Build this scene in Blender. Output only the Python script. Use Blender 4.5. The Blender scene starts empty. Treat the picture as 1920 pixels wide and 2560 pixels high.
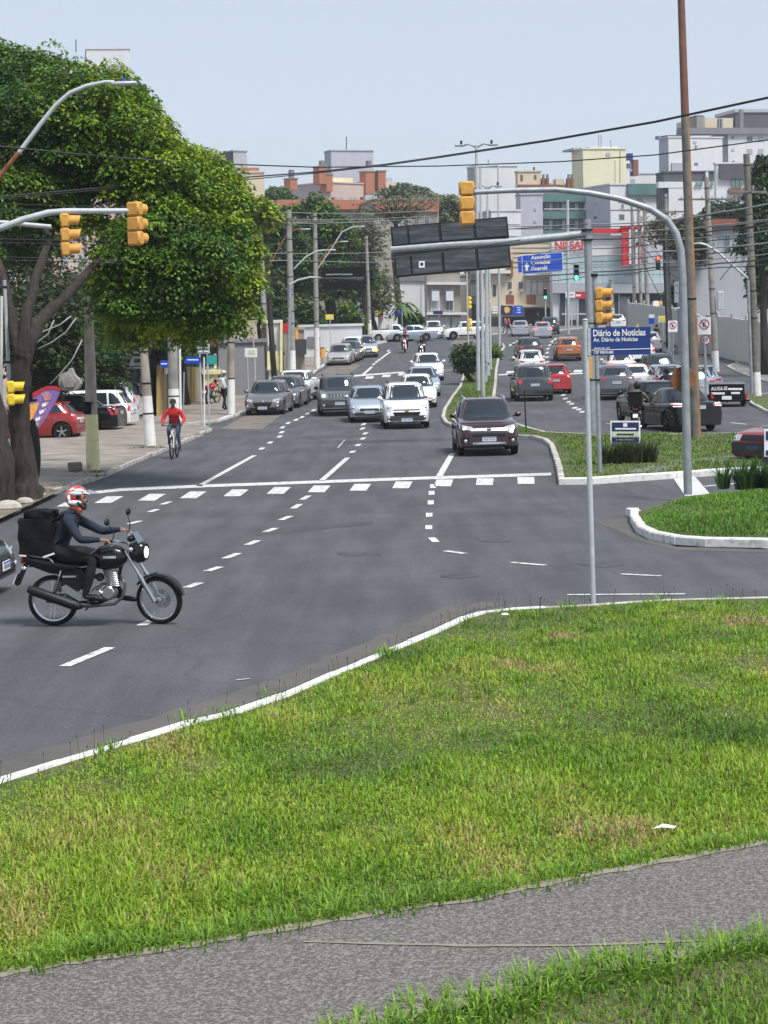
import bpy, bmesh, math, random
import numpy as np
from mathutils import Vector, Matrix
from mathutils.bvhtree import BVHTree
R = math.radians
random.seed(7); rng = np.random.default_rng(7)
S = bpy.context.scene
COL = S.collection
# ---------------------------------------------------------------- camera, sky, sun, exposure
EYE = Vector((0, 0, 3.66)); FPX = 5200.0; PITCH = math.atan(452 / 5200); ROLL = R(1.4)
_f = Vector((0, math.cos(PITCH), -math.sin(PITCH)))
_r0 = Vector((1, 0, 0)); _u0 = _r0.cross(_f)
CR = _r0 * math.cos(ROLL) - _u0 * math.sin(ROLL)
CU = _u0 * math.cos(ROLL) + _r0 * math.sin(ROLL)
cam = bpy.data.cameras.new('camera'); camo = bpy.data.objects.new('camera', cam); COL.objects.link(camo)
camo.matrix_world = Matrix(((CR.x, CU.x, -_f.x, EYE.x), (CR.y, CU.y, -_f.y, EYE.y), (CR.z, CU.z, -_f.z, EYE.z), (0, 0, 0, 1)))
cam.sensor_fit = 'VERTICAL'; cam.sensor_height = 36.0; cam.sensor_width = 27.0
cam.lens = 36.0 * FPX / 2560; cam.clip_start = 0.5; cam.clip_end = 6000
S.camera = camo
W = bpy.data.worlds.new('World'); S.world = W; W.use_nodes = True
SUN_EL, SUN_AZ = R(60), R(140)          # azimuth from +Y (north) clockwise: behind the camera, to the right
nt = W.node_tree; bg = nt.nodes['Background']
sky = nt.nodes.new('ShaderNodeTexSky'); sky.sky_type = 'NISHITA'; sky.sun_disc = False
sky.sun_elevation = SUN_EL; sky.sun_rotation = SUN_AZ; sky.air_density = 1.0; sky.dust_density = 1.2; sky.ozone_density = 1.5
hs = nt.nodes.new('ShaderNodeHueSaturation'); hs.inputs['Saturation'].default_value = 0.62
nt.links.new(sky.outputs[0], hs.inputs['Color'])
veil = nt.nodes.new('ShaderNodeMix'); veil.data_type = 'RGBA'; veil.inputs[0].default_value = 0.80
veil.inputs[7].default_value = (2.72, 3.14, 3.72, 1)
nt.links.new(hs.outputs[0], veil.inputs[6]); nt.links.new(veil.outputs[2], bg.inputs['Color'])
bg.inputs['Strength'].default_value = 0.122
sl = bpy.data.lights.new('sun', 'SUN'); sl.energy = 2.7; sl.angle = R(18); sl.color = (1.0, 0.965, 0.91)
so = bpy.data.objects.new('sun', sl); COL.objects.link(so)
_sd = Vector((math.sin(SUN_AZ) * math.cos(SUN_EL), math.cos(SUN_AZ) * math.cos(SUN_EL), math.sin(SUN_EL)))
so.rotation_euler = _sd.to_track_quat('Z', 'Y').to_euler(); so.location = (0, -20, 60)
vs = S.view_settings; vs.view_transform = 'Standard'; vs.look = 'None'; vs.gamma = 1; vs.use_curve_mapping = False; vs.exposure = 0.8
S.cycles.max_bounces = 6; S.cycles.transparent_max_bounces = 12
# ---------------------------------------------------------------- ground profile and pixel rays
_HX = [-60, 82, 100, 127, 140, 150, 184, 200, 260, 330, 420, 6000]
_HZ = [0, 0, .25, .72, 1.12, 1.45, 2.62, 3.0, 4.6, 6.2, 7.6, 20]
_xs = np.linspace(-60, 700, 7601); _zs = np.interp(_xs, _HX, _HZ); _zs = np.convolve(np.pad(_zs, 60, 'edge'), np.ones(121) / 121, 'valid')
_zs[:1200] = 0
def h(y): return float(np.interp(y, _xs, _zs)) if y < 690 else float(np.interp(y, _HX, _HZ))
def ray(px, py): return _f * FPX + CR * (px - 960) + CU * (1280 - py)
def P(px, py, D):
    d = ray(px, py); return EYE + d * (D / d.y)
_ts = np.concatenate([np.arange(6, 120, .5), np.arange(120, 690, 2.0)])
def G(px, py, off=0.0):
    d = ray(px, py); d = d / d.y
    z = EYE.z + d.z * _ts; g = z - (np.interp(_ts, _xs, _zs) + off)
    i = np.argmax(g < 0) if (g < 0).any() else len(_ts) - 1
    a, b = (_ts[i - 1], _ts[i]) if i else (1, _ts[0])
    for _ in range(18):
        m = (a + b) / 2
        if EYE.z + d.z * m - (h(m) + off) > 0: a = m
        else: b = m
    p = EYE + d * a; return Vector((p.x, p.y, h(p.y) + off))
def pxm(D): return FPX / D          # pixels per metre at distance D
# ---------------------------------------------------------------- materials
MATS = {}
def M(name, col, rough=.6, metal=0, var=0, sc=4, bump=0, bsc=None, emit=0, col2=None, coat=0, spec=.5, lo=.35, hi=.65, det=5, aniso=None):
    if name in MATS: return MATS[name]
    m = bpy.data.materials.new(name); m.use_nodes = True; N = m.node_tree.nodes; Lk = m.node_tree.links
    b = N['Principled BSDF']; c = (*col, 1) if len(col) == 3 else col
    b.inputs['Base Color'].default_value = c; b.inputs['Roughness'].default_value = rough; b.inputs['Metallic'].default_value = metal
    b.inputs['Specular IOR Level'].default_value = spec
    if coat: b.inputs['Coat Weight'].default_value = coat; b.inputs['Coat Roughness'].default_value = .05
    if emit: b.inputs['Emission Color'].default_value = c; b.inputs['Emission Strength'].default_value = emit
    if var or col2 or bump:
        tc = N.new('ShaderNodeTexCoord'); mp = N.new('ShaderNodeMapping'); Lk.new(tc.outputs['Object'], mp.inputs[0])
        if aniso: mp.inputs['Scale'].default_value = aniso
        if var or col2:
            n = N.new('ShaderNodeTexNoise'); n.inputs['Scale'].default_value = sc; n.inputs['Detail'].default_value = det; n.inputs['Roughness'].default_value = .62
            Lk.new(mp.outputs[0], n.inputs['Vector'])
            r = N.new('ShaderNodeValToRGB'); r.color_ramp.elements[0].position = lo; r.color_ramp.elements[1].position = hi
            c2 = col2 or tuple(min(1, x * (1 + var)) for x in col[:3]); c1 = col[:3] if col2 else tuple(x * (1 - var) for x in col[:3])
            r.color_ramp.elements[0].color = (*c1, 1); r.color_ramp.elements[1].color = (*c2, 1)
            Lk.new(n.outputs[0], r.inputs[0]); Lk.new(r.outputs[0], b.inputs['Base Color'])
        if bump:
            n2 = N.new('ShaderNodeTexNoise'); n2.inputs['Scale'].default_value = bsc or sc * 6; n2.inputs['Detail'].default_value = 4
            Lk.new(mp.outputs[0], n2.inputs['Vector'])
            bm_ = N.new('ShaderNodeBump'); bm_.inputs['Strength'].default_value = bump; bm_.inputs['Distance'].default_value = .02
            Lk.new(n2.outputs[0], bm_.inputs['Height']); Lk.new(bm_.outputs[0], b.inputs['Normal'])
    MATS[name] = m; return m
def attr_mat(name, rough=.55, transl=.3, spec=.3, hue=0):
    """leaf / blade material: colour comes from the per-leaf colour attribute"""
    m = bpy.data.materials.new(name); m.use_nodes = True; N = m.node_tree.nodes; Lk = m.node_tree.links
    b = N['Principled BSDF']; a = N.new('ShaderNodeAttribute'); a.attribute_name = 'leaf'
    Lk.new(a.outputs['Color'], b.inputs['Base Color']); b.inputs['Roughness'].default_value = rough; b.inputs['Specular IOR Level'].default_value = spec
    t = N.new('ShaderNodeBsdfTranslucent'); Lk.new(a.outputs['Color'], t.inputs[0]); mx = N.new('ShaderNodeMixShader'); mx.inputs[0].default_value = transl
    Lk.new(b.outputs[0], mx.inputs[1]); Lk.new(t.outputs[0], mx.inputs[2]); Lk.new(mx.outputs[0], N['Material Output'].inputs[0])
    MATS[name] = m; return m
# ---------------------------------------------------------------- objects
def tag(o, label=None, cat=None, group=None, kind=None):
    if label: o['label'] = label
    if cat: o['category'] = cat
    if group: o['group'] = group
    if kind: o['kind'] = kind
    return o
def thing(name, label, cat, loc=(0, 0, 0), rz=0, group=None, kind=None):
    o = bpy.data.objects.new(name, None); COL.objects.link(o); o.empty_display_size = .3
    o.location = loc; o.rotation_euler = (0, 0, rz); return tag(o, label, cat, group, kind)
class MB:
    def __init__(s): s.v = []; s.f = []; s.m = []; s.cur = 0
    def add(s, vs, fs):
        n = len(s.v); s.v += [tuple(v) for v in vs]; s.f += [tuple(i + n for i in f) for f in fs]; s.m += [s.cur] * len(fs); return s
    def mat(s, i): s.cur = i; return s
    def box(s, c, d, rz=0, rx=0, ry=0, mtx=None):
        c = Vector(c); hx, hy, hz = d[0] / 2, d[1] / 2, d[2] / 2
        A = mtx or (Matrix.Rotation(rz, 3, 'Z') @ Matrix.Rotation(ry, 3, 'Y') @ Matrix.Rotation(rx, 3, 'X'))
        vs = [c + A @ Vector((x, y, z)) for z in (-hz, hz) for y in (-hy, hy) for x in (-hx, hx)]
        return s.add(vs, [(0, 2, 3, 1), (4, 5, 7, 6), (0, 1, 5, 4), (2, 6, 7, 3), (0, 4, 6, 2), (1, 3, 7, 5)])
    def bevbox(s, c, d, b=.02, rz=0, mtx=None):
        c = Vector(c); A = mtx or Matrix.Rotation(rz, 3, 'Z'); hx, hy, hz = d[0] / 2, d[1] / 2, d[2] / 2
        b = min(b, hx * .9, hy * .9, hz * .9); rings = []
        for z, i in ((-hz, b), (-hz + b, 0), (hz - b, 0), (hz, b)):
            rings.append([(x, y, z) for x, y in ((-hx + i + (b if not i else 0) * 0, -hy + b), (-hx + b, -hy + i), (hx - b, -hy + i), (hx - i, -hy + b), (hx - i, hy - b), (hx - b, hy - i), (-hx + b, hy - i), (-hx + i, hy - b))])
        vs = [c + A @ Vector(p) for r_ in rings for p in r_]; fs = [tuple(range(7, -1, -1)), tuple(range(24, 32))]
        for k in range(3):
            for j in range(8): fs.append((k * 8 + j, k * 8 + (j + 1) % 8, k * 8 + 8 + (j + 1) % 8, k * 8 + 8 + j))
        return s.add(vs, fs)
    def tube(s, pts, r, n=8, cap=True, close=False):
        pts = [Vector(p) for p in pts]; k = len(pts); rs = r if isinstance(r, (list, tuple)) else [r] * k
        vs = []; up = None
        for i, p in enumerate(pts):
            a = pts[i - 1] if i else (pts[-1] if close else p); b = pts[(i + 1) % k] if (i < k - 1 or close) else p
            t = (b - a).normalized()
            if up is None: up = t.orthogonal().normalized()
            else:
                up = (up - t * up.dot(t)); up = up.normalized() if up.length > 1e-6 else t.orthogonal().normalized()
            w = t.cross(up)
            for j in range(n):
                an = 2 * math.pi * j / n; vs.append(p + (up * math.cos(an) + w * math.sin(an)) * rs[i])
        fs = []
        for i in range(k if close else k - 1):
            for j in range(n):
                a = i * n; b = ((i + 1) % k) * n; fs.append((a + j, a + (j + 1) % n, b + (j + 1) % n, b + j))
        if cap and not close: fs += [tuple(range(n - 1, -1, -1)), tuple((k - 1) * n + j for j in range(n))]
        return s.add(vs, fs)
    def cyl(s, a, b, r0, r1=None, n=12): return s.tube([a, b], [r0, r0 if r1 is None else r1], n)
    def lathe(s, prof, n=24, mtx=None, c=(0, 0, 0)):
        """profile (r, t) turned about local Z; mtx 3x3 turns it"""
        A = mtx or Matrix.Identity(3); c = Vector(c); vs = []; k = len(prof)
        for r_, t in prof:
            for j in range(n):
                a = 2 * math.pi * j / n; vs.append(c + A @ Vector((r_ * math.cos(a), r_ * math.sin(a), t)))
        fs = []
        for i in range(k - 1):
            for j in range(n): fs.append((i * n + j, i * n + (j + 1) % n, (i + 1) * n + (j + 1) % n, (i + 1) * n + j))
        if prof[0][0] > 1e-5 and prof[0][1] != prof[-1][1] or True:
            if prof[0][0] < 1e-3 or prof[-1][0] < 1e-3: pass
        return s.add(vs, fs)
    def ball(s, c, r, n=10, k=6, mtx=None):
        rr = (r, r, r) if not isinstance(r, (tuple, list)) else r; A = mtx or Matrix.Identity(3); c = Vector(c); vs = []; fs = []
        for i in range(k + 1):
            a = math.pi * i / k
            for j in range(n):
                b = 2 * math.pi * j / n; vs.append(c + A @ Vector((rr[0] * math.sin(a) * math.cos(b), rr[1] * math.sin(a) * math.sin(b), rr[2] * math.cos(a))))
        for i in range(k):
            for j in range(n): fs.append((i * n + j, (i + 1) * n + j, (i + 1) * n + (j + 1) % n, i * n + (j + 1) % n))
        return s.add(vs, fs)
    def loft(s, rings, cap=True):
        n = len(rings[0]); vs = [p for r_ in rings for p in r_]; fs = []
        for i in range(len(rings) - 1):
            for j in range(n): fs.append((i * n + j, i * n + (j + 1) % n, (i + 1) * n + (j + 1) % n, (i + 1) * n + j))
        if cap: fs += [tuple(range(n - 1, -1, -1)), tuple((len(rings) - 1) * n + j for j in range(n))]
        return s.add(vs, fs)
    def prism(s, poly, d):
        """planar polygon (3-D points) pushed along vector d"""
        n = len(poly); d = Vector(d); vs = [Vector(p) for p in poly] + [Vector(p) + d for p in poly]
        return s.add(vs, [tuple(range(n - 1, -1, -1)), tuple(range(n, 2 * n))] + [(i, (i + 1) % n, n + (i + 1) % n, n + i) for i in range(n)])
    def build(s, name, mats, parent=None, smooth=False, world=False, fix=False, merge=False):
        me = bpy.data.meshes.new(name); me.from_pydata(s.v, [], s.f)
        for m in (mats if isinstance(mats, (list, tuple)) else [mats]): me.materials.append(m if not isinstance(m, str) else MATS[m])
        if max(s.m, default=0): me.polygons.foreach_set('material_index', s.m)
        if fix or merge:
            b = bmesh.new(); b.from_mesh(me)
            if merge: bmesh.ops.remove_doubles(b, verts=b.verts, dist=1e-4)
            bmesh.ops.recalc_face_normals(b, faces=b.faces); b.to_mesh(me); b.free()
        if smooth:
            me.polygons.foreach_set('use_smooth', [True] * len(me.polygons))
            if smooth is not True: me.set_sharp_from_angle(angle=R(smooth))
        me.update(); o = bpy.data.objects.new(name, me); COL.objects.link(o)
        if parent is not None:
            o.parent = parent
            if world:
                rt = parent
                while rt.parent: rt = rt.parent
                if parent is rt: o.matrix_parent_inverse = (Matrix.Translation(rt.location) @ Matrix.Rotation(rt.rotation_euler.z, 4, 'Z')).inverted()
        return o
def solid(name, mb, m, label, cat, group=None, kind=None, **k):
    return tag(mb.build(name, m, **k), label, cat, group, kind)
def copy_tree(o, parent=None, label=None):
    c = o.copy(); COL.objects.link(c)
    if parent is not None: c.parent = parent; c.matrix_parent_inverse = o.matrix_parent_inverse.copy()
    for ch in list(o.children): copy_tree(ch, c)
    if label: c['label'] = label
    return c
def text_obj(name, body, origin, xdir, zdir, size, depth, m, parent=None, world=True, align='LEFT', bold=0.0, sx=1.0):
    cu = bpy.data.curves.new(name, 'FONT'); cu.body = body; cu.size = size; cu.extrude = depth; cu.align_x = align; cu.offset = bold; cu.resolution_u = 3
    t = bpy.data.objects.new('tmp', cu); COL.objects.link(t)
    dg = bpy.context.evaluated_depsgraph_get(); me = bpy.data.meshes.new_from_object(t.evaluated_get(dg)); bpy.data.objects.remove(t)
    X = Vector(xdir).normalized(); Z = Vector(zdir).normalized(); Y = Z.cross(X)
    mt = Matrix(((X.x * sx, Z.x, -Y.x, origin[0]), (X.y * sx, Z.y, -Y.y, origin[1]), (X.z * sx, Z.z, -Y.z, origin[2]), (0, 0, 0, 1)))
    me.transform(mt); me.materials.clear(); me.materials.append(m); me.name = name
    o = bpy.data.objects.new(name, me); COL.objects.link(o)
    if parent is not None:
        o.parent = parent
        if world:
            rt = parent
            while rt.parent: rt = rt.parent
            if parent is rt: o.matrix_parent_inverse = (Matrix.Translation(rt.location) @ Matrix.Rotation(rt.rotation_euler.z, 4, 'Z')).inverted()
    return o
# palette
M('asphalt', (.052, .054, .060), .85, var=.0, col2=(.082, .084, .090), sc=.30, lo=.3, hi=.72, bump=.35, bsc=60, det=8)
M('grass_soil', (.05, .08, .018), .95, col2=(.11, .095, .045), sc=1.1, bump=.6, bsc=20, det=7)
M('kerb_white', (.66, .66, .64), .8, col2=(.26, .25, .23), sc=7, lo=.48, hi=.8, bump=.3, bsc=30)
M('kerb_worn', (.50, .48, .44), .9, col2=(.26, .23, .2), sc=2.5, lo=.4, hi=.7, bump=.3, bsc=30)
M('paint', (.64, .64, .64), .7, col2=(.17, .17, .175), sc=8, lo=.47, hi=.68, det=8)
M('paint_worn', (.5, .5, .5), .75, col2=(.12, .12, .125), sc=5, lo=.45, hi=.7, det=8)
M('pavement', (.30, .265, .235), .9, col2=(.17, .145, .12), sc=.9, bump=.3, bsc=14, det=8)
M('pavement_grey', (.19, .187, .18), .9, col2=(.12, .117, .112), sc=.7, bump=.3, bsc=10, det=8)
M('dirt_strip', (.19, .155, .13), .95, col2=(.11, .10, .095), sc=.8, det=8)
M('dirt', (.22, .165, .11), 1, col2=(.12, .10, .07), sc=1.4, bump=.5, bsc=18)
M('concrete', (.33, .32, .295), .85, col2=(.21, .205, .19), sc=2.2, bump=.25, bsc=25)
M('concrete_dark', (.20, .185, .16), .9, col2=(.115, .105, .095), sc=3, bump=.3, bsc=25)
M('concrete_tan', (.40, .36, .30), .85, col2=(.24, .21, .175), sc=2.6, bump=.25, bsc=25, aniso=(1, 1, .5)); M('white_paint', (.74, .74, .72), .7, col2=(.5, .49, .46), sc=3, lo=.5, hi=.8)
M('yellow_paint', (.74, .70, .38), .75, col2=(.44, .40, .22), sc=4, lo=.5, hi=.8)
M('galvanised', (.36, .39, .41), .5, .35, col2=(.27, .29, .31), sc=5)
M('galv_light', (.52, .55, .57), .5, .2, col2=(.42, .45, .47), sc=5)
M('rust', (.30, .13, .045), .85, .1, col2=(.13, .055, .03), sc=6, bump=.3, bsc=40)
M('signal_yellow', (.66, .34, .06), .6, col2=(.52, .26, .05), sc=8)
M('signal_bright', (.80, .55, .03), .5)
M('black', (.008, .008, .009), .5, spec=.35); M('black_matte', (.010, .010, .011), .95, col2=(.006, .006, .006), sc=12, bump=.35, bsc=30, spec=.2)
M('rubber', (.010, .010, .010), .8, spec=.3); M('chrome', (.7, .7, .72), .18, 1); M('alloy', (.48, .49, .5), .3, .9); M('alloy_dark', (.1, .1, .105), .4, .8)
M('glass', (.018, .027, .036), .05, 0, spec=.55); M('glass_clear', (.10, .13, .15), .06, 0, spec=1)
M('glass_green', (.10, .21, .20), .12, 0, spec=.8); M('glass_pale', (.42, .52, .55), .12, 0, spec=.8, col2=(.33, .42, .45), sc=.4)
M('plate', (.72, .74, .78), .5); M('plate_band', (.05, .1, .4), .5); M('plate_mark', (.12, .12, .13), .6)
M('lamp_red', (.42, .015, .02), .2, coat=1); M('lamp_red_lit', (1, .09, .05), .3, emit=2.2); M('lamp_clear', (.5, .52, .54), .12, .4, coat=1)
M('lamp_on', (1, .86, .78), .3, emit=2.2); M('lamp_orange_lit', (1, .42, .05), .3, emit=4); M('lamp_green', (.1, 1, .62), .3, emit=2.5)
M('led_strip', (1, .75, .7), .3, emit=1.4)
M('wire', (.03, .03, .032), .7); M('wire_pale', (.30, .31, .31), .6)
M('skin', (.33, .17, .11), .6); M('skin_dark', (.13, .07, .045), .6); M('hair', (.015, .012, .01), .7)
M('blue_sign', (.01, .035, .19), .45); M('blue_panel', (.0, .06, .50), .45); M('sign_white', (.75, .76, .77), .5); M('sign_red', (.45, .02, .03), .5)
M('bark', (.050, .040, .032), .95, col2=(.018, .014, .012), sc=3, bump=1, bsc=9, aniso=(3, 3, .6))

def _asphalt():
    m = MATS['asphalt']; N = m.node_tree.nodes; Lk = m.node_tree.links; b = N['Principled BSDF']; src = b.inputs['Base Color'].links[0].from_socket
    tc = N.new('ShaderNodeTexCoord'); n1 = N.new('ShaderNodeTexNoise'); n1.inputs['Scale'].default_value = 1.1; n1.inputs['Detail'].default_value = 5; Lk.new(tc.outputs['Object'], n1.inputs['Vector'])
    mx = N.new('ShaderNodeVectorMath'); mx.operation = 'MULTIPLY_ADD'; mx.inputs[1].default_value = (.9, .9, 0); Lk.new(n1.outputs['Color'], mx.inputs[0]); Lk.new(tc.outputs['Object'], mx.inputs[2])
    v = N.new('ShaderNodeTexVoronoi'); v.feature = 'DISTANCE_TO_EDGE'; v.inputs['Scale'].default_value = .16; Lk.new(mx.outputs[0], v.inputs['Vector'])
    r = N.new('ShaderNodeMapRange'); r.inputs[1].default_value = .0; r.inputs[2].default_value = .006; r.inputs[3].default_value = .84; r.inputs[4].default_value = 1; Lk.new(v.outputs['Distance'], r.inputs[0])
    g = N.new('ShaderNodeTexNoise'); g.inputs['Scale'].default_value = 28; g.inputs['Detail'].default_value = 6; Lk.new(tc.outputs['Object'], g.inputs['Vector'])
    g2 = N.new('ShaderNodeMapRange'); g2.inputs[1].default_value = .3; g2.inputs[2].default_value = .7; g2.inputs[3].default_value = .74; g2.inputs[4].default_value = 1.28; Lk.new(g.outputs[0], g2.inputs[0])
    st = N.new('ShaderNodeTexNoise'); st.inputs['Scale'].default_value = .9; st.inputs['Detail'].default_value = 7; mp = N.new('ShaderNodeMapping'); mp.inputs['Scale'].default_value = (2.2, .22, 1); mp.inputs['Rotation'].default_value = (0, 0, .16); Lk.new(tc.outputs['Object'], mp.inputs[0]); Lk.new(mp.outputs[0], st.inputs['Vector'])
    s2 = N.new('ShaderNodeMapRange'); s2.inputs[1].default_value = .38; s2.inputs[2].default_value = .62; s2.inputs[3].default_value = .84; s2.inputs[4].default_value = 1.16; Lk.new(st.outputs[0], s2.inputs[0])
    m1 = N.new('ShaderNodeMath'); m1.operation = 'MULTIPLY'; Lk.new(r.outputs[0], m1.inputs[0]); Lk.new(g2.outputs[0], m1.inputs[1]); m2 = N.new('ShaderNodeMath'); m2.operation = 'MULTIPLY'; Lk.new(m1.outputs[0], m2.inputs[0]); Lk.new(s2.outputs[0], m2.inputs[1])
    vm_ = N.new('ShaderNodeVectorMath'); vm_.operation = 'SCALE'; Lk.new(src, vm_.inputs[0]); Lk.new(m2.outputs[0], vm_.inputs['Scale']); Lk.new(vm_.outputs[0], b.inputs['Base Color'])
_asphalt()
# ---------------------------------------------------------------- ground, roads, islands
def sheet(name, poly, off, m, step=3.0, side=0.0, kind='structure', label=None, parent=None):
    """poly: list of (x, y) world points; a sheet that follows the ground profile at height off; side: depth of its skirt"""
    b = bmesh.new(); vs = [b.verts.new((p[0], p[1], 0)) for p in poly]; f = b.faces.new(vs)
    if f.normal.z < 0 or sum(poly[i][0] * poly[(i + 1) % len(poly)][1] - poly[(i + 1) % len(poly)][0] * poly[i][1] for i in range(len(poly))) < 0: f.normal_flip()
    y0 = min(p[1] for p in poly); y1 = max(p[1] for p in poly)
    y = math.floor(y0 / step) * step + step
    while y < y1:
        if y > 70: bmesh.ops.bisect_plane(b, geom=b.verts[:] + b.edges[:] + b.faces[:], plane_co=(0, y, 0), plane_no=(0, 1, 0))
        y += step
    bmesh.ops.triangulate(b, faces=b.faces)
    bnd = [e for e in b.edges if e.is_boundary]
    for v in b.verts: v.co.z = h(v.co.y) + off
    if side:
        r_ = bmesh.ops.extrude_edge_only(b, edges=bnd)
        for v in [g for g in r_['geom'] if isinstance(g, bmesh.types.BMVert)]: v.co.z -= side
    me = bpy.data.meshes.new(name); b.to_mesh(me); b.free(); me.materials.append(MATS[m])
    o = bpy.data.objects.new(name, me); COL.objects.link(o)
    if parent: o.parent = parent
    return tag(o, label, kind=kind)
def gp(pts, off=0.0): return [(lambda q: (q.x, q.y))(G(x, y, off)) for x, y in pts]
def inside(poly, x, y):
    poly = np.array(poly); c = np.zeros(len(x), bool); n = len(poly); j = n - 1
    for i in range(n):
        xi, yi = poly[i]; xj, yj = poly[j]
        with np.errstate(divide='ignore', invalid='ignore'): c ^= ((yi > y) != (yj > y)) & (x < (xj - xi) * (y - yi) / (yj - yi) + xi)
        j = i
    return c
# terrain and asphalt
sheet('ground', [(-400, -40), (400, -40), (400, 60), (400, 410), (-400, 410), (-400, 60)], -.03, 'dirt', step=10)
road = sheet('road', [(-45, 8), (60, 8), (60, 330), (-45, 330)], 0.0, 'asphalt', step=4)
def stones(line, w, ht, m, name='kerb', base=0.0, length=.95, inner=1, label=None, taper=.015):
    """kerb of single stones along a world polyline; inner=+1 the width goes to the left of the walking direction"""
    root = thing(name, None, None, (line[0][0], line[0][1], h(line[0][1])), kind='structure')
    L = [Vector((p[0], p[1])) for p in line]; cuts = []; tot = sum((b - a).length for a, b in zip(L, L[1:])); length = max(length, tot / 270)
    for A_, B_ in zip(L, L[1:]):
        k = max(1, round((B_ - A_).length / length)); cuts += [(A_ + (B_ - A_) * i / k, A_ + (B_ - A_) * (i + 1) / k, i == 0, i == k - 1) for i in range(k)]
    for a, b, e0, e1 in cuts:
        d = (b - a); d.normalize(); a = a + d * (.006 if not e0 else -.01); b = b - d * (.006 if not e1 else -.01); nn = Vector((-d.y, d.x)) * inner * w; a = a - nn.normalized() * .035; b = b - nn.normalized() * .035
        j = random.uniform(-.006, .006); za = h(a.y) - .06; top = ht + .06 + random.uniform(-.008, .006); zb = h(b.y) - .06
        sh = nn * .12; t = taper; e = Vector((d.x, d.y)) * .012
        o_ = Vector((0, 0)) + nn.normalized() * j
        bt = [(a + o_, za), (b + o_, zb), (b + nn + o_, zb), (a + nn + o_, za)]
        md = [(a + o_, za + top - .025), (b + o_, zb + top - .025), (b + nn + o_, zb + top - .025), (a + nn + o_, za + top - .025)]
        tp = [(a + e + sh + o_, za + top), (b - e + sh + o_, zb + top), (b - e + nn - sh * .5 + o_, zb + top), (a + e + nn - sh * .5 + o_, za + top)]
        V_ = [(p.x, p.y, z) for p, z in bt + md + tp]
        mb = MB(); mb.add(V_, [(3, 2, 1, 0), (8, 9, 10, 11)] + [(k, (k + 1) % 4, 4 + (k + 1) % 4, 4 + k) for k in range(4)] + [(4 + k, 4 + (k + 1) % 4, 8 + (k + 1) % 4, 8 + k) for k in range(4)])
        mb.build('kerb_stone', m, root, world=True, fix=True)
    return root
# foreground island
FORE_K = [(-900, 2205), (-400, 2080), (0, 1944), (150, 1898), (324, 1846), (474, 1800), (579, 1776), (706, 1733), (833, 1678), (960, 1626), (1076, 1578), (1157, 1541), (1203, 1527), (1273, 1519), (1360, 1514), (1493, 1507), (1678, 1495), (1920, 1489), (2500, 1483)]
fk = gp(FORE_K, .12)
fore = fk + [(16, 4), (-12, 4)]
sheet('grass_ground', fore, .10, 'grass_soil', side=.2)
stones(fk[:15], .13, .12, 'kerb_white', inner=-1)
stones(fk[14:], .14, .11, 'kerb_worn', inner=-1)
PATH_U = [(-900, 2560), (-300, 2478), (0, 2432), (231, 2394), (486, 2358), (694, 2322), (960, 2276), (1157, 2251), (1389, 2201), (1643, 2154), (1920, 2100), (2600, 1985)]
PATH_L = [(2600, 2200), (1920, 2345), (1770, 2368), (1562, 2402), (1434, 2430), (1284, 2468), (1100, 2515), (900, 2560), (500, 2660), (-300, 2860)]
pu = gp(PATH_U, .12); pl = gp(PATH_L, .12)
M('path_asphalt', (.078, .071, .067), .9, col2=(.28, .26, .24), sc=48, lo=.44, hi=.70, det=5, bump=.6, bsc=45)
M('path_edge', (.25, .22, .18), .95, col2=(.2, .18, .14), sc=14)
sheet('path', pu + pl, .112, 'path_asphalt')
def band(name, line, w, off, m, wob=0, kind='structure'):
    L = [Vector(p) for p in line]; vs = []
    for i, p in enumerate(L):
        d = (L[min(i + 1, len(L) - 1)] - L[max(i - 1, 0)]).normalized(); n = Vector((-d.y, d.x)); ww = w * (1 + random.uniform(-wob, wob)) / 2; ww2 = w * (1 + random.uniform(-wob, wob)) / 2
        vs += [(p.x + n.x * ww, p.y + n.y * ww, h(p.y + n.y * ww) + off), (p.x - n.x * ww2, p.y - n.y * ww2, h(p.y - n.y * ww2) + off)]
    mb = MB(); mb.add(vs, [(2 * i + 1, 2 * i + 3, 2 * i + 2, 2 * i) for i in range(len(L) - 1)]); return tag(mb.build(name, m), kind=kind)
def fine(line, n=6):
    out = []
    for a, b in zip(line, line[1:]):
        for k in range(n): out.append((a[0] + (b[0] - a[0]) * k / n, a[1] + (b[1] - a[1]) * k / n))
    return out + [line[-1]]
band('path_border', fine(pu), .10, .117, 'path_edge', .5); band('path_border', fine(pl), .16, .117, 'path_edge', .7)
band('path_joint', fine(gp([(760, 2352), (1150, 2362), (1430, 2362), (1600, 2356), (1780, 2348)], .12)), .035, .1175, 'path_edge', .4)
# corner island on the right
CI = [(2300, 1378), (1920, 1370), (1765, 1367), (1691, 1362), (1630, 1350), (1596, 1333), (1580, 1306), (1581, 1288), (1600, 1276), (1650, 1258), (1711, 1240), (1779, 1233), (1920, 1224), (2300, 1212)]
ci = gp(CI[:8]) + gp(CI[8:], .15)
sheet('grass_ground', ci, .14, 'grass_soil', side=.2)
stones(ci[:9], .17, .15, 'kerb_white', inner=-1, length=.8); stones(ci[8:], .15, .14, 'kerb_worn', inner=-1)
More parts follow.
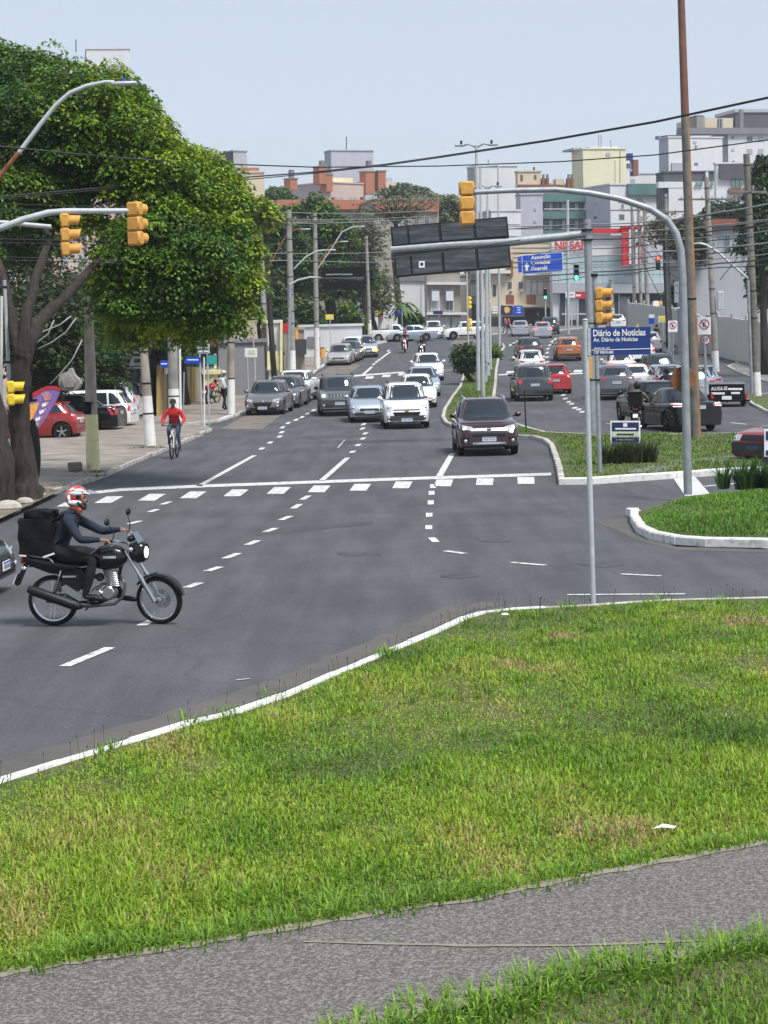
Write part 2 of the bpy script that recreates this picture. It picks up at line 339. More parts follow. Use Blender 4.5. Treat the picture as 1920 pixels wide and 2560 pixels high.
# central reservation and the strip between slip road and right carriageway
ML = [(1222, 862), (1190, 884), (1168, 915), (1157, 946), (1149, 970), (1129, 997), (1110, 1028), (1105, 1048), (1114, 1062), (1134, 1071), (1180, 1084), (1240, 1092), (1300, 1096), (1329, 1098), (1360, 1106), (1375, 1118), (1389, 1158), (1396, 1186), (1399, 1212)]
MB_ = [(1475, 1211), (1620, 1201), (1760, 1191), (1855, 1185), (2300, 1160)]
MR = [(2300, 1075), (1920, 1079), (1740, 1083), (1610, 1084), (1459, 1083), (1413, 1081), (1365, 1078), (1331, 1070), (1293, 1058), (1255, 1040), (1237, 1010), (1235, 997), (1240, 961), (1242, 925), (1249, 884), (1262, 866), (1258, 858)]
mlw, mbw, mrw = gp(ML), gp(MB_), gp(MR, .13)
med = mlw + mbw + mrw
sheet('grass_ground', med, .12, 'grass_soil', side=.2)
stones(mlw, .16, .13, 'kerb_worn', inner=1); stones([mlw[-1]] + mbw, .2, .16, 'kerb_white', inner=1); stones(mrw, .16, .13, 'kerb_worn', inner=1)
sheet('path', gp([(1560, 1181), (1640, 1160), (1700, 1150), (1800, 1140), (1960, 1132), (1960, 1146), (1800, 1156), (1700, 1172), (1640, 1183)], .12), .128, 'pavement_grey')
# left pavement
LE = [(-500, 1500), (0, 1295), (69, 1263), (127, 1236), (231, 1204), (269, 1190), (318, 1166), (370, 1145), (428, 1122), (480, 1099), (528, 1078)]
LE2 = [(520, 1071), (480, 1067), (470, 1064), (545, 1055), (602, 1037), (680, 996), (762, 953), (795, 924), (850, 893), (905, 872), (967, 855), (1000, 850)]
le = gp(LE); le2 = gp(LE2)
lp = le + le2 + [(-2.0, 208), (-45, 208), (-45, 20)]
sheet('pavement', lp, .12, 'pavement', side=.2)
sheet('pavement', gp([(-500, 1502), (0, 1297), (69, 1265), (127, 1238), (150, 1225), (60, 1215), (-500, 1330)], .12), .1245, 'dirt')
stones(le, .14, .12, 'kerb_worn', inner=1); stones(le2[:4], .12, .12, 'kerb_worn', inner=1); stones(le2[3:], .14, .12, 'kerb_white', inner=1)
sheet('parking_strip', gp([(550, 1073), (655, 1074), (700, 1040), (800, 985), (868, 937), (905, 912), (850, 905), (800, 930), (762, 957), (690, 1000), (606, 1043)]), .006, 'dirt_strip')
sheet('road_shoulder', gp([(300, 1178), (372, 1148), (430, 1124), (530, 1082), (560, 1088), (440, 1135), (330, 1180)]), .005, 'asphalt')
# right pavement
RE = [(1560, 812), (1640, 830), (1720, 848), (1801, 878), (1847, 908), (1818, 919), (1868, 942), (1920, 958), (2100, 1008), (2400, 1080)]
re_ = gp(RE)
sheet('pavement', re_ + [(60, 90), (60, 260), (32, 262)], .12, 'pavement_grey', side=.2); stones(re_, .15, .12, 'kerb_worn', inner=1)
ge = gp([(2400, 1160), (1960, 1046), (1920, 1032), (1885, 1014), (1868, 1002), (1880, 996), (1960, 996), (2400, 990)])
sheet('grass_ground', ge, .12, 'grass_soil', side=.2); stones(ge[:5], .15, .12, 'kerb_worn', inner=1)
# pavements beyond the crossing
fa = gp([(700, 846), (820, 845), (960, 842), (1100, 838), (1230, 838), (1262, 834), (1310, 829), (1392, 828), (1457, 822), (1560, 812)])
sheet('pavement', fa + [(30, 300), (-40, 300), (-40, 214)], .12, 'pavement_grey', side=.2); stones(fa, .18, .13, 'kerb_worn', inner=1, length=1.6)
sheet('road_patch', gp([(1122, 862), (1140, 850), (1200, 846), (1205, 856)]), .005, 'dirt_strip')
M('gutter', (.078, .074, .070), .95, col2=(.105, .096, .086), sc=1.2)
band('gutter_dust', fine(gp([(-300, 2040), (0, 1925), (324, 1828), (706, 1712), (960, 1604), (1157, 1522), (1240, 1508)]), 10), .45, .004, 'gutter', .25)
sheet('gutter_dust', gp([(1484, 1306), (1560, 1296), (1584, 1306), (1600, 1335), (1692, 1367), (1920, 1374), (1920, 1382), (1690, 1376), (1590, 1350), (1540, 1325)]), .004, 'gutter')
M('road_repair', (.045, .045, .048), .85, col2=(.065, .065, .068), sc=1.5, bump=.3, bsc=50); M('oil_stain', (.040, .040, .042), .6, col2=(.066, .066, .069), sc=5, lo=.42, hi=.6)
for q in ([(1120, 985), (1235, 990), (1236, 996), (1120, 992)], [(1000, 1255), (1090, 1252), (1084, 1262), (990, 1266)], [(640, 1330), (930, 1302), (934, 1310), (640, 1340)], [(1260, 1010), (1400, 1010), (1402, 1016), (1262, 1017)], [(760, 1090), (905, 1086), (908, 1092), (760, 1097)]): sheet('road_repair', gp(q), .004, 'road_repair')
for cx, cy, w_ in ((900, 1385, 60), (1240, 1350, 60), (1010, 1150, 26), (560, 1190, 24), (1500, 1410, 70)):
    sheet('oil_stain', gp([(cx + math.cos(a) * w_ * random.uniform(.6, 1.1), cy + math.sin(a) * w_ * .13 * random.uniform(.6, 1.1)) for a in np.linspace(0, 6.28, 11)[:-1]]), .0045, 'oil_stain')
c_ = G(1150, 1440); mh = MB(); mh.lathe([(.001, .008), (.27, .008), (.30, .006), (.30, .0)], 24, None, (c_.x, c_.y, 0)); tag(mh.build('manhole_cover', 'road_repair', smooth=40), kind='structure')
# markings
def mark(quad, m='paint', name='road_marking'): return sheet(name, gp(quad), .009, m, step=50, kind='structure')
def dash(x0, y0, x1, y1, wm=.13, m='paint'):
    a = G(x0, y0); b = G(x1, y1); d = Vector((b.x - a.x, b.y - a.y)).normalized(); n = Vector((-d.y, d.x)) * wm / 2
    p = [(a.x + n.x, a.y + n.y), (b.x + n.x, b.y + n.y), (b.x - n.x, b.y - n.y), (a.x - n.x, a.y - n.y)]
    return sheet('road_marking', p, .009, m, step=3, kind='structure')
SL = [(238, 1232), (300, 1225), (500, 1216), (700, 1209), (1000, 1198), (1378, 1186)]
mark([(x, y - 3.5) for x, y in SL] + [(x, y + 3.5) for x, y in SL[::-1]])
for x, y in zip((179, 272, 380, 483, 590, 697, 798, 901, 1006, 1109, 1212, 1315), (1259, 1250, 1244, 1238, 1233, 1227, 1223, 1219, 1213, 1208, 1205, 1202)):
    k = (1290 - x) / (y - 700) * 8.5; w_ = 21
    mark([(x - w_ + k, y - 8.5), (x + w_ + k, y - 8.5), (x + w_ - k, y + 8.5), (x - w_ - k, y + 8.5)])
dash(497, 1216, 636, 1139, .15); dash(803, 1203, 869, 1145, .15); dash(1098, 1192, 1131, 1134, .17); dash(905, 939, 930, 917, .2)
for c in ((654, 1122), (675, 1107), (699, 1092), (704, 1081), (706, 1069), (720, 1058), (740, 1050), (755, 1043), (769, 1034), (784, 1026), (800, 1018), (881, 1130), (895, 1113), (907, 1097), (913, 1084), (906, 1072), (909, 1061)):
    dash(c[0] - 3, c[1] + 2.5, c[0] + 3.5, c[1] - 2.5, .16)
for c in ((934, 911), (941, 905), (948, 900), (955, 895), (961, 890), (967, 886), (973, 882), (971, 877), (1408, 988), (1413, 997), (1422, 1005), (1429, 1010), (1437, 1020), (1447, 1024), (1455, 1030), (1369, 905), (1368, 893), (1368, 882), (1370, 872), (1374, 863), (1380, 854), (1388, 848), (1276, 863), (1284, 858), (1294, 853), (1303, 850), (1310, 848), (1490, 900), (1494, 908), (1499, 915)):
    dash(c[0] - 2, c[1] + 2, c[0] + 2, c[1] - 2, .2)
for q in ((162, 1667, 275, 1620), (353, 1565, 385, 1550), (466, 1470, 500, 1458), (517, 1429, 551, 1418), (563, 1397, 596, 1384), (619, 1363, 645, 1352), (663, 1331, 689, 1321), (702, 1301, 726, 1291), (733, 1272, 750, 1261), (755, 1250, 772, 1240), (405, 1262, 425, 1255), (374, 1281, 393, 1274), (322, 1311, 350, 1303)):
    dash(*q, .14)
for c in ((1082, 1216), (1079, 1233), (1077, 1257), (1073, 1288), (1072, 1319)): dash(c[0], c[1] + 5, c[0], c[1] - 5, .13)
dash(1079, 1345, 1090, 1356, .13); dash(1113, 1378, 1163, 1385, .13); dash(1279, 1407, 1363, 1414, .12); dash(1553, 1436, 1652, 1441, .1); dash(1418, 1488, 1713, 1486, .1)
mark([(885, 938), (1010, 929), (1010, 932), (885, 942)]); dash(1110, 926, 1131, 925, .3)
for c in ((924, 944), (966, 940), (1006, 936), (798, 952), (1276, 931), (1445, 928)): mark([(c[0] - 8, c[1] - 3), (c[0] + 12, c[1] - 3), (c[0] + 8, c[1] + 3), (c[0] - 12, c[1] + 3)])
mark([(1246, 936), (1283, 934), (1283, 937), (1246, 939)]); mark([(1409, 934), (1457, 932), (1457, 935), (1409, 937)])
mark([(1684, 1197), (1738, 1193), (1776, 1237), (1713, 1241)]); dash(1755, 1217, 1858, 1208, .15); dash(1826, 1057, 1866, 1061, .15); dash(1516, 1059, 1530, 1060, .12)
for q in ((590, 1702, 625, 1698), (845, 1120, 862, 1100)): dash(*q, .05, 'paint_worn')
dash(1845, 905, 1800, 880, .12); dash(1900, 985, 1930, 982, .15)
# ---------------------------------------------------------------- grass
def edge_dist(line, x, y):
    d = np.full(len(x), 9.0)
    for (ax, ay), (bx, by) in zip(line, line[1:]):
        vx, vy = bx - ax, by - ay; t = np.clip(((x - ax) * vx + (y - ay) * vy) / (vx * vx + vy * vy + 1e-9), 0, 1)
        d = np.minimum(d, np.hypot(x - ax - vx * t, y - ay - vy * t))
    return d
def blades(name, poly, n, lmin, lmax, wd, base, label, cols, seed=1, yb=None, lie=.5, extra=0, edge=None, dry_at=None):
    g = np.random.default_rng(seed); pa = np.array(poly); x0, y0 = pa.min(0); x1, y1 = pa.max(0)
    if yb: y0 = max(y0, yb[0]); y1 = min(y1, yb[1]); x0 = max(x0, yb[2]); x1 = min(x1, yb[3])
    X = []; Y = []
    tot = 0
    while tot < n:
        x = g.uniform(x0, x1, n * 2)
        if extra: u = g.uniform(0, 1, n * 2); y = 1 / (1 / y0 + (1 / y1 - 1 / y0) * u)      # denser close by
        else: y = g.uniform(y0, y1, n * 2)
        k = inside(poly, x, y) & (np.abs(x) < .26 * y + 1.2); X.append(x[k]); Y.append(y[k]); tot += k.sum()
    x = np.concatenate(X)[:n]; y = np.concatenate(Y)[:n]
    # patchiness: smooth pseudo-noise
    def ns(f, s_):
        gg = np.random.default_rng(s_); v = 0
        for _ in range(7):
            a = gg.uniform(0, 6.28); ph = gg.uniform(0, 6.28); ff = f * gg.uniform(.5, 1.8); v = v + np.sin((x * math.cos(a) + y * math.sin(a) * .6) * ff + ph)
        return v / 3.2
    tall = np.clip(.75 + .4 * ns(1.6, 5) + .3 * ns(5, 6), .3, 1.5)
    if edge is not None:
        ed = edge_dist(edge, x, y); k = ed > .11; x, y, ed = x[k], y[k], ed[k]; n = len(x); tall = np.clip(.75 + .4 * ns(1.6, 5) + .3 * ns(5, 6), .3, 1.5) * np.clip(.25 + (ed - .1) * 1.6, .3, 1)
    L = g.uniform(lmin, lmax, n) * tall; an = g.uniform(0, 6.283, n); lean = g.uniform(.15, 1, n) ** .8 * lie * 1.6
    dx, dy = np.cos(an), np.sin(an); zb = np.interp(y, _xs, _zs) + base; w = wd * g.uniform(.6, 1.4, n)
    wx, wy = -dy * w / 2, dx * w / 2
    s1 = L * .55; h1 = s1 * np.cos(lean * .6); o1 = s1 * np.sin(lean * .6); h2 = h1 + L * .45 * np.cos(np.minimum(lean * 1.5, 1.75)); o2 = o1 + L * .45 * np.sin(np.minimum(lean * 1.5, 1.75))
    V = np.empty((n, 5, 3), np.float32)
    V[:, 0] = np.stack([x - wx, y - wy, zb - .01], 1); V[:, 1] = np.stack([x + wx, y + wy, zb - .01], 1)
    V[:, 2] = np.stack([x + dx * o1 + wx * .8, y + dy * o1 + wy * .8, zb + h1], 1); V[:, 3] = np.stack([x + dx * o1 - wx * .8, y + dy * o1 - wy * .8, zb + h1], 1)
    V[:, 4] = np.stack([x + dx * o2, y + dy * o2, zb + np.maximum(h2, .005)], 1)
    me = bpy.data.meshes.new(name); me.vertices.add(n * 5); me.vertices.foreach_set('co', V.ravel())
    b5 = np.arange(n)[:, None] * 5; lp_ = np.concatenate([b5 + [0, 1, 2, 3], b5 + [3, 2, 4]], 1).ravel()
    me.loops.add(n * 7); me.loops.foreach_set('vertex_index', lp_.astype(np.int32)); me.polygons.add(n * 2)
    st = np.stack([np.arange(n) * 7, np.arange(n) * 7 + 4], 1).ravel(); me.polygons.foreach_set('loop_start', st.astype(np.int32))
    cols = np.array(cols); ps = ns(1.1, 9) + .5 * ns(3.7, 11); t = np.clip(.44 + .33 * ps + g.normal(0, .15, n), 0, .93 if dry_at else .999) * (len(cols) - 1)
    if dry_at:
        for (qx, qy, rx_, ry_, am) in dry_at: t = np.clip(t + am * (len(cols) - 1) * np.exp(-(((x - qx) / rx_) ** 2 + ((y - qy) / ry_) ** 2) * 1.2) * (.6 + .5 * ns(6, 21)), 0, len(cols) - 1.001)
    i = t.astype(int); fr = (t - i)[:, None]; c = cols[i] * (1 - fr) + cols[i + 1] * fr; c = c * g.uniform(.75, 1.3, (n, 1))
    dry = g.uniform(0, 1, n) < .05; c[dry] = np.array([.23, .17, .07]) * g.uniform(.6, 1.2, (dry.sum(), 1))
    ca = me.color_attributes.new('leaf', 'FLOAT_COLOR', 'POINT'); c4 = np.ones((n, 5, 4), np.float32); c4[:, :, :3] = c[:, None, :]; ca.data.foreach_set('color', c4.ravel())
    me.update(); me.validate(); me.materials.append(MATS['blade']); o = bpy.data.objects.new(name, me); COL.objects.link(o)
    return tag(o, label, 'grass', kind='stuff')
attr_mat('blade', .5, .35, .35)
GC = [(.080, .17, .018), (.13, .25, .018), (.19, .33, .02), (.25, .39, .025), (.32, .40, .045), (.42, .32, .14)]
upper = fk + pu[::-1]; upper = fk + [(pu[-1][0], pu[-1][1])] + pu[::-1][1:]
lower = pl + [(-8, 6), (9, 6)]
blades('grass', upper, 250000, .045, .12, .0115, .10, 'short green grass with dry tufts covering the near verge', GC, 1, (0, 40, -9, 9), 1.05, 1, fk, [(lambda g_: (g_.x, g_.y, rx, ry, am))(G(px_, py_, .1)) for px_, py_, rx, ry, am in ((1430, 1590, 1.0, .55, .8), (1700, 1550, 1.6, .5, .55), (1880, 1560, .6, .5, .9), (1290, 1665, .7, .6, .45), (1180, 1990, .8, .5, .5), (1500, 2080, .7, .4, .4), (330, 2330, .7, .4, .5), (700, 2180, .5, .5, .4), (1250, 1560, .8, .4, -.5), (1850, 1850, .6, .9, -.35), (960, 1640, .9, .5, -.5))])
blades('grass', lower, 48000, .035, .09, .010, .10, 'green grass along the near side of the footpath', GC, 2, (8, 40, -5, 5), 1.05, 1, pl)
blades('grass', ci, 26000, .07, .15, .02, .14, 'bright green grass on the corner island behind the white kerb', [(.08, .19, .02), (.12, .27, .025), (.17, .34, .03), (.2, .3, .04)], 3, (20, 60, -2, 14), .6, 0, ci)
blades('grass', med, 42000, .07, .14, .03, .12, 'mown grass of the central reservation', [(.07, .15, .02), (.11, .21, .025), (.15, .26, .03), (.18, .22, .05)], 4, None, .6, 0, med + [med[0]])
blades('grass', ge, 2500, .06, .12, .03, .12, 'small grass patch at the right kerb by the trailer', GC[1:5], 5, None, .4)
# seed stalks and longer tufts standing above the turf
def stalks(name, pts, label, lmin, lmax, m):
    mb = MB()
    for x, y in pts:
        z = h(y) + .1; L = random.uniform(lmin, lmax); a = random.uniform(0, 6.28); t = random.uniform(0, .3); d = Vector((math.cos(a) * t, math.sin(a) * t, 1)).normalized()
        p = Vector((x, y, z)); q = p + d * L; mb.tube([p, p + d * L * .6, q], [.0022, .0018, .0015], 3, cap=False); mb.tube([q - d * .035, q - d * .015, q], [.002, .006, .002], 4)
    return solid(name, mb, m, label, 'grass', kind='stuff')
M('stalk', (.05, .045, .02), .9)
pts = []
for i in range(len(fk) - 2):
    if 3 <= i <= 16:
        for _ in range(7 if i > 9 else 4):
            t = random.random(); x = fk[i][0] + (fk[i + 1][0] - fk[i][0]) * t; y = fk[i][1] + (fk[i + 1][1] - fk[i][1]) * t - random.uniform(.15, .7); pts.append((x, y))
_c = 0
while _c < 330:
    x = random.uniform(-3.5, 5); y = random.uniform(11.5, 28)
    if inside(fore, np.array([x]), np.array([y]))[0] and not inside(pu + pl, np.array([x]), np.array([y]))[0]: pts.append((x, y)); _c += 1
stalks('seed_stalks', pts, 'thin dark seed stalks rising above the grass of the near verge', .12, .26, 'stalk')
def tufts(name, centres, label, n, L, wd, base, seed=3, spread=.25, cols=None):
    g = random.Random(seed); mb = MB(); root_cols = []
    cols = cols or [(.06, .15, .02), (.10, .25, .03), (.15, .31, .035)]
    for cx, cy in centres:
        for _ in range(n):
            a = g.uniform(0, 6.28); r_ = g.uniform(0, spread) * .5; l = L * g.uniform(.5, 1.1); ln = g.uniform(.35, 1.35) if L < .3 else g.uniform(.1, 1.1); w = wd * g.uniform(.7, 1.3)
            x, y = cx + math.cos(a) * r_, cy + math.sin(a) * r_; z = h(cy) + base; d = Vector((math.cos(a), math.sin(a), 0)); s_ = Vector((-d.y, d.x, 0)) * w / 2
            p0 = Vector((x, y, z)); p1 = p0 + d * l * .5 * math.sin(ln * .5) + Vector((0, 0, l * .5 * math.cos(ln * .5))); p2 = p1 + d * l * .5 * math.sin(min(1.9, ln * 1.5)) + Vector((0, 0, l * .5 * math.cos(min(1.9, ln * 1.5))))
            mb.add([p0 - s_, p0 + s_, p1 + s_ * .8, p1 - s_ * .8, p2], [(0, 1, 2, 3), (3, 2, 4)]); c = g.choice(cols); k = g.uniform(.7, 1.3); root_cols += [(c[0] * k, c[1] * k, c[2] * k, 1)] * 5
    o = mb.build(name, 'blade'); ca = o.data.color_attributes.new('leaf', 'FLOAT_COLOR', 'POINT'); ca.data.foreach_set('color', np.array(root_cols, np.float32).ravel())
    return o
gr = random.Random(4); cen = []
pl_in = fine(pl, 14)
for p in pl_in:
    if 8 < p[1] < 20: cen.append((p[0] + gr.uniform(-.05, .2), p[1] - gr.uniform(-.08, .3)))
for p in fine(pu, 8):
    if 8 < p[1] < 24: cen.append((p[0] + gr.uniform(-.1, .1), p[1] + gr.uniform(.0, .2)))
for _ in range(420):
    x = gr.uniform(-3.5, 4.5); y = gr.uniform(11.5, 27)
    if inside(upper, np.array([x]), np.array([y]))[0]: cen.append((x, y))
tag(tufts('grass_tufts', cen, '', 24, .145, .012, .1, 3, .42, [(.12, .24, .025), (.17, .32, .03), (.22, .37, .04)]), 'longer arching grass tufts along the footpath edges and in the near verge', 'grass', kind='stuff')
# ---------------------------------------------------------------- cars
def paint(name, col, metal=.25, rough=.28): return M('car_' + name, col, rough, metal, coat=.9)
paint('white', (.78, .78, .78), 0); paint('silver', (.45, .47, .50), .6); paint('grey', (.13, .14, .15), .5); paint('dark_grey', (.055, .06, .065), .45)
M('car_black', (.005, .005, .006), .22, 0, coat=.35, spec=.3); paint('maroon', (.035, .006, .010), .35, .2); paint('red', (.30, .018, .018), .3); paint('orange', (.42, .13, .03), .35); paint('silver_blue', (.40, .46, .54), .5)
paint('bright_red', (.5, .012, .016), .2); paint('olive_grey', (.17, .17, .16), .5); paint('pale_white', (.66, .68, .70), .1); paint('champagne', (.48, .48, .46), .5)
M('cladding', (.03, .03, .032), .65); M('seam', (.01, .01, .01), .8); M('interior', (.03, .03, .032), .9); M('gold', (.65, .45, .08), .3, 1)
BASE = dict(L=4.0, W=1.72, H=1.48, wb=2.52, fo=.80, R=.325, clr=.205, belt=.94, beltr=.99, hood=.90, nose=.70, cowl=.98, wt=.55, rt=-1.35, rb=-1.78, deck=None, tw=.71, wtw=.80, n=4.0)
KIND = {
 'hatch': {}, 'suv': dict(L=4.3, W=1.79, H=1.64, wb=2.6, fo=.85, R=.355, clr=.25, belt=1.06, beltr=1.12, hood=1.02, nose=.84, cowl=.98, wt=.50, rt=-1.50, rb=-1.92, tw=.745),
 'boxy': dict(L=4.24, W=1.80, H=1.69, wb=2.57, fo=.85, R=.36, clr=.27, belt=1.10, beltr=1.13, hood=1.07, nose=.98, cowl=.90, wt=.52, rt=-1.72, rb=-1.98, tw=.82, wtw=.86),
 'mpv': dict(L=4.36, W=1.74, H=1.69, wb=2.62, fo=.86, R=.34, clr=.24, belt=1.06, beltr=1.10, hood=1.04, nose=.86, cowl=1.22, wt=.50, rt=-1.70, rb=-2.05, tw=.775, wtw=.80),
 'sedan': dict(L=4.45, W=1.74, H=1.47, wb=2.6, fo=.82, R=.33, clr=.19, belt=.93, beltr=1.0, hood=.90, nose=.70, cowl=.98, wt=.45, rt=-.85, rb=-1.50, deck=1.03, tw=.70),
 'old_sedan': dict(L=4.45, W=1.70, H=1.40, wb=2.55, fo=.85, R=.30, clr=.17, belt=.90, beltr=.92, hood=.90, nose=.78, cowl=.80, wt=.25, rt=-.85, rb=-1.35, deck=.95, tw=.80),
 'pickup': dict(L=4.44, W=1.67, H=1.52, wb=2.75, fo=.78, R=.32, clr=.20, belt=.98, beltr=1.02, hood=.94, nose=.74, cowl=1.15, wt=.62, rt=-.20, rb=-.42, deck=1.04, tw=.80),
 'wagon': dict(L=4.35, W=1.70, H=1.50, wb=2.5, fo=.82, R=.325, clr=.205, belt=.94, beltr=.98, hood=.90, nose=.72, cowl=.95, wt=.45, rt=-1.6, rb=-2.05, tw=.78),
}
RIMS = {}
def wheel_mesh(r, dark):
    k = (round(r, 3), dark)
    if k in RIMS: return RIMS[k]
    X = Matrix.Rotation(R(90), 3, 'X')
    t = MB(); w = .19; t.lathe([(r * .64, -w / 2), (r * .92, -w / 2), (r, -w / 2 + .03), (r, w / 2 - .03), (r * .92, w / 2), (r * .64, w / 2), (r * .64, -w / 2)], 24, X)
    ob = t.build('tyre', 'rubber', smooth=40, fix=True); me_t = ob.data; bpy.data.objects.remove(ob)
    m = MB(); m.lathe([(r * .65, -.085), (r * .66, .085), (r * .60, .085), (r * .57, .03), (r * .12, .035), (.0005, .05)], 20, X)
    for s_ in (1, -1):
        for i in range(5):
            a = i * 2 * math.pi / 5; m.box(X @ Vector((math.cos(a) * r * .34, math.sin(a) * r * .34, .072 * s_)), (r * .52, .045, .03), mtx=X @ Matrix.Rotation(a, 3, 'Z'))
        m.ball(X @ Vector((0, 0, .07 * s_)), (.05, .02, .05), 8, 4)
    m.mat(1).lathe([(.0005, -.02), (r * .63, -.02), (r * .63, -.04), (.0005, -.04)], 20, X).lathe([(.0005, .025), (r * .6, .025)], 20, X)
    ob = m.build('rim', ['alloy_dark' if dark else 'alloy', 'black'], smooth=40, fix=False); me_r = ob.data; bpy.data.objects.remove(ob)
    RIMS[k] = (me_t, me_r); return RIMS[k]
class Car:
    def __init__(s, kind, label, loc, rz, col, cat='car', group=None, **o):
        p = dict(BASE); p.update(KIND[kind]); p.update({k: v for k, v in o.items() if k in p}); s.p = p; s.kind = kind; s.o = o
        s.root = thing(o.get('name', {'pickup': 'pickup_truck'}.get(kind, 'car')), label, cat, loc, rz, group)
        s.col = 'car_' + col; s.shape(); s.parts()
    def width(s, x):
        p = s.p; hl = p['L'] / 2; x0 = hl * .62; a = max(0, (abs(x) - x0) / (hl - x0)); return p['W'] / 2 * (1 - (.13 if x > 0 else .09) * a ** 2.2)
    def shape(s):
        p = s.p; L, W_, H = p['L'], p['W'], p['H']; hl = L / 2; fx = hl - p['fo']; rx = fx - p['wb']; s.fx, s.rx = fx, rx; Rw = p['R']; ra = Rw + .055
        xs = sorted(set([round(x, 3) for x in list(np.linspace(-hl + .10, hl - .16, 40)) + [-hl, -hl + .03, hl - .07, hl - .02, hl] + [fx + ra * math.cos(a) for a in np.linspace(0, math.pi, 11)] + [rx + ra * math.cos(a) for a in np.linspace(0, math.pi, 11)]]))
        rings = []
        deck = p['deck'] or p['beltr']
        for x in xs:
            if x > p['cowl']: u = (x - p['cowl']) / (hl - .10 - p['cowl']); top = p['hood'] + .03 * (1 - u) - (p['hood'] - p['nose']) * max(0, min(1, u)) ** 2.2
            elif x < p['rb']: top = deck - (.02 + .03 * ((p['rb'] - x) / (hl + p['rb'] + .01)))
            else: top = p['belt'] + (p['beltr'] - p['belt']) * (p['cowl'] - x) / (p['cowl'] - p['rb'])
            w = s.width(x); b = p['clr']
            e = max(0, (x - (hl - .16)) / .16); top -= .20 * e ** 2 * (1 if x > 0 else 0); b += .06 * max(0, (abs(x) - (hl - .25)) / .25)
            er = max(0, ((-hl + .10) - x) / .10); top -= .05 * er
            w *= 1 - .05 * (e ** 2 + er ** 2) ; bo = b
            for cx in (fx, rx):
                if abs(x - cx) < ra: b = max(b, Rw + math.sqrt(ra * ra - (x - cx) ** 2) - .005)
            t = top; mid = min(t - .16, .30 * bo + .70 * (t - .1)); lo = max(bo + .16, b + .012)
            mid = max(mid, lo + .02); t13 = max(t - .13, mid + .01)
            def X(z, x=x):
                if x > hl - .3: return x - (.12 * ((z - .45) / .5) ** 2 if z > .45 else 0) * ((x - hl + .3) / .3)
                if x < -hl + .2: return x + (.07 * ((z - .5) / .5) ** 2 if z > .5 else 0) * ((-hl + .2 - x) / .2)
                return x
            pr = [(0, b), (.82, b), (.955, b + .004), (.985, lo), (1, mid * .5 + lo * .5), (1.0, mid), (.99, t13), (.955, t - .045), (.90, t - .008), (.75, t + .008), (.4, t + .022), (0, t + .026)]
            rg = [(X(z), f * w, z) for f, z in pr]; rings.append(rg + [(q[0], -q[1], q[2]) for q in rg[-2:0:-1]])
        s.body = MB(); s.body.loft(rings)
        # greenhouse
        n = 44; lev = [0, .12, .3, .5, .7, .86, .95, 1.0]; gr = []
        zb0 = lambda x: p['belt'] + (p['beltr'] - p['belt']) * (p['cowl'] - x) / (p['cowl'] - p['rb']) - .035
        for i, v in enumerate(lev):
            xf = p['cowl'] + (p['wt'] - p['cowl']) * v - .03 * math.sin(v * math.pi) * -1; xr = p['rb'] + (p['rt'] - p['rb']) * v + .03 * math.sin(v * math.pi) * -1
            c = (xf + xr) / 2; a = (xf - xr) / 2; w = W_ / 2 * (.925 + (p['tw'] - .925) * v ** 1.25)
            if v > .9: a *= 1 - (v - .9) * .35; w *= 1 - (v - .9) * .5
            ring = []
            for j in range(n):
                t = 2 * math.pi * j / n; cx, sy = math.cos(t), math.sin(t); e = 2 / p['n']
                x = c + a * math.copysign(abs(cx) ** e, cx); y = w * math.copysign(abs(sy) ** e, sy); z = zb0(max(min(x, p['cowl']), p['rb'])) * (1 - v) + (H - .035) * v
                ring.append((x, y, z))
            gr.append(ring)
        for k, dz in ((.9, .018), (.62, .030), (.3, .034), (.02, .035)):
            gr.append([(c + (q[0] - c) * k, q[1] * k, H - .035 + dz) for q in gr[len(lev) - 1]])
        s.green = MB(); s.green.loft(gr)
        allv = s.body.v + s.green.v; nb = len(s.body.v); allf = s.body.f + [tuple(i + nb for i in f) for f in s.green.f]
        s.bvh = BVHTree.FromPolygons([Vector(v) for v in allv], allf); s.body.add(s.green.v, s.green.f)
    def patch(s, mb, way, quad, nx=4, ny=3, off=.006, skirt=.02):
        """grid over quad (two coordinates) projected onto the body from 'front','rear','left','right','top'"""
        D = {'front': (Vector((-1, 0, 0)), lambda a, b: Vector((5, a, b))), 'rear': (Vector((1, 0, 0)), lambda a, b: Vector((-5, a, b))),
             'left': (Vector((0, -1, 0)), lambda a, b: Vector((a, 3, b))), 'right': (Vector((0, 1, 0)), lambda a, b: Vector((a, -3, b))), 'top': (Vector((0, 0, -1)), lambda a, b: Vector((a, b, 4)))}[way]
        (a, b, c, d) = [Vector(q) for q in quad]; g = []
        for j in range(ny + 1):
            for i in range(nx + 1):
                u, v = i / nx, j / ny; q = (a * (1 - u) + b * u) * (1 - v) + (d * (1 - u) + c * u) * v; o = D[1](q.x, q.y)
                hit = s.bvh.ray_cast(o, D[0])
                if hit[0] is None:
                    hit = s.bvh.find_nearest(o + D[0] * (o.length - 2) if way != 'top' else o)
                nn = hit[1]; nn = nn if nn.dot(D[0]) < 0 else -nn; g.append((hit[0], nn))
        k = nx + 1; vs = [p_ + n_ * off for p_, n_ in g]; fs = []
        for j in range(ny):
            for i in range(nx): fs.append((j * k + i, j * k + i + 1, (j + 1) * k + i + 1, (j + 1) * k + i))
        bd = [i for i in range(k)] + [j * k + nx for j in range(1, ny + 1)] + [ny * k + i for i in range(nx - 1, -1, -1)] + [j * k for j in range(ny - 1, 0, -1)]
        n0 = len(vs); vs += [g[i][0] - g[i][1] * skirt for i in bd]; m = len(bd)
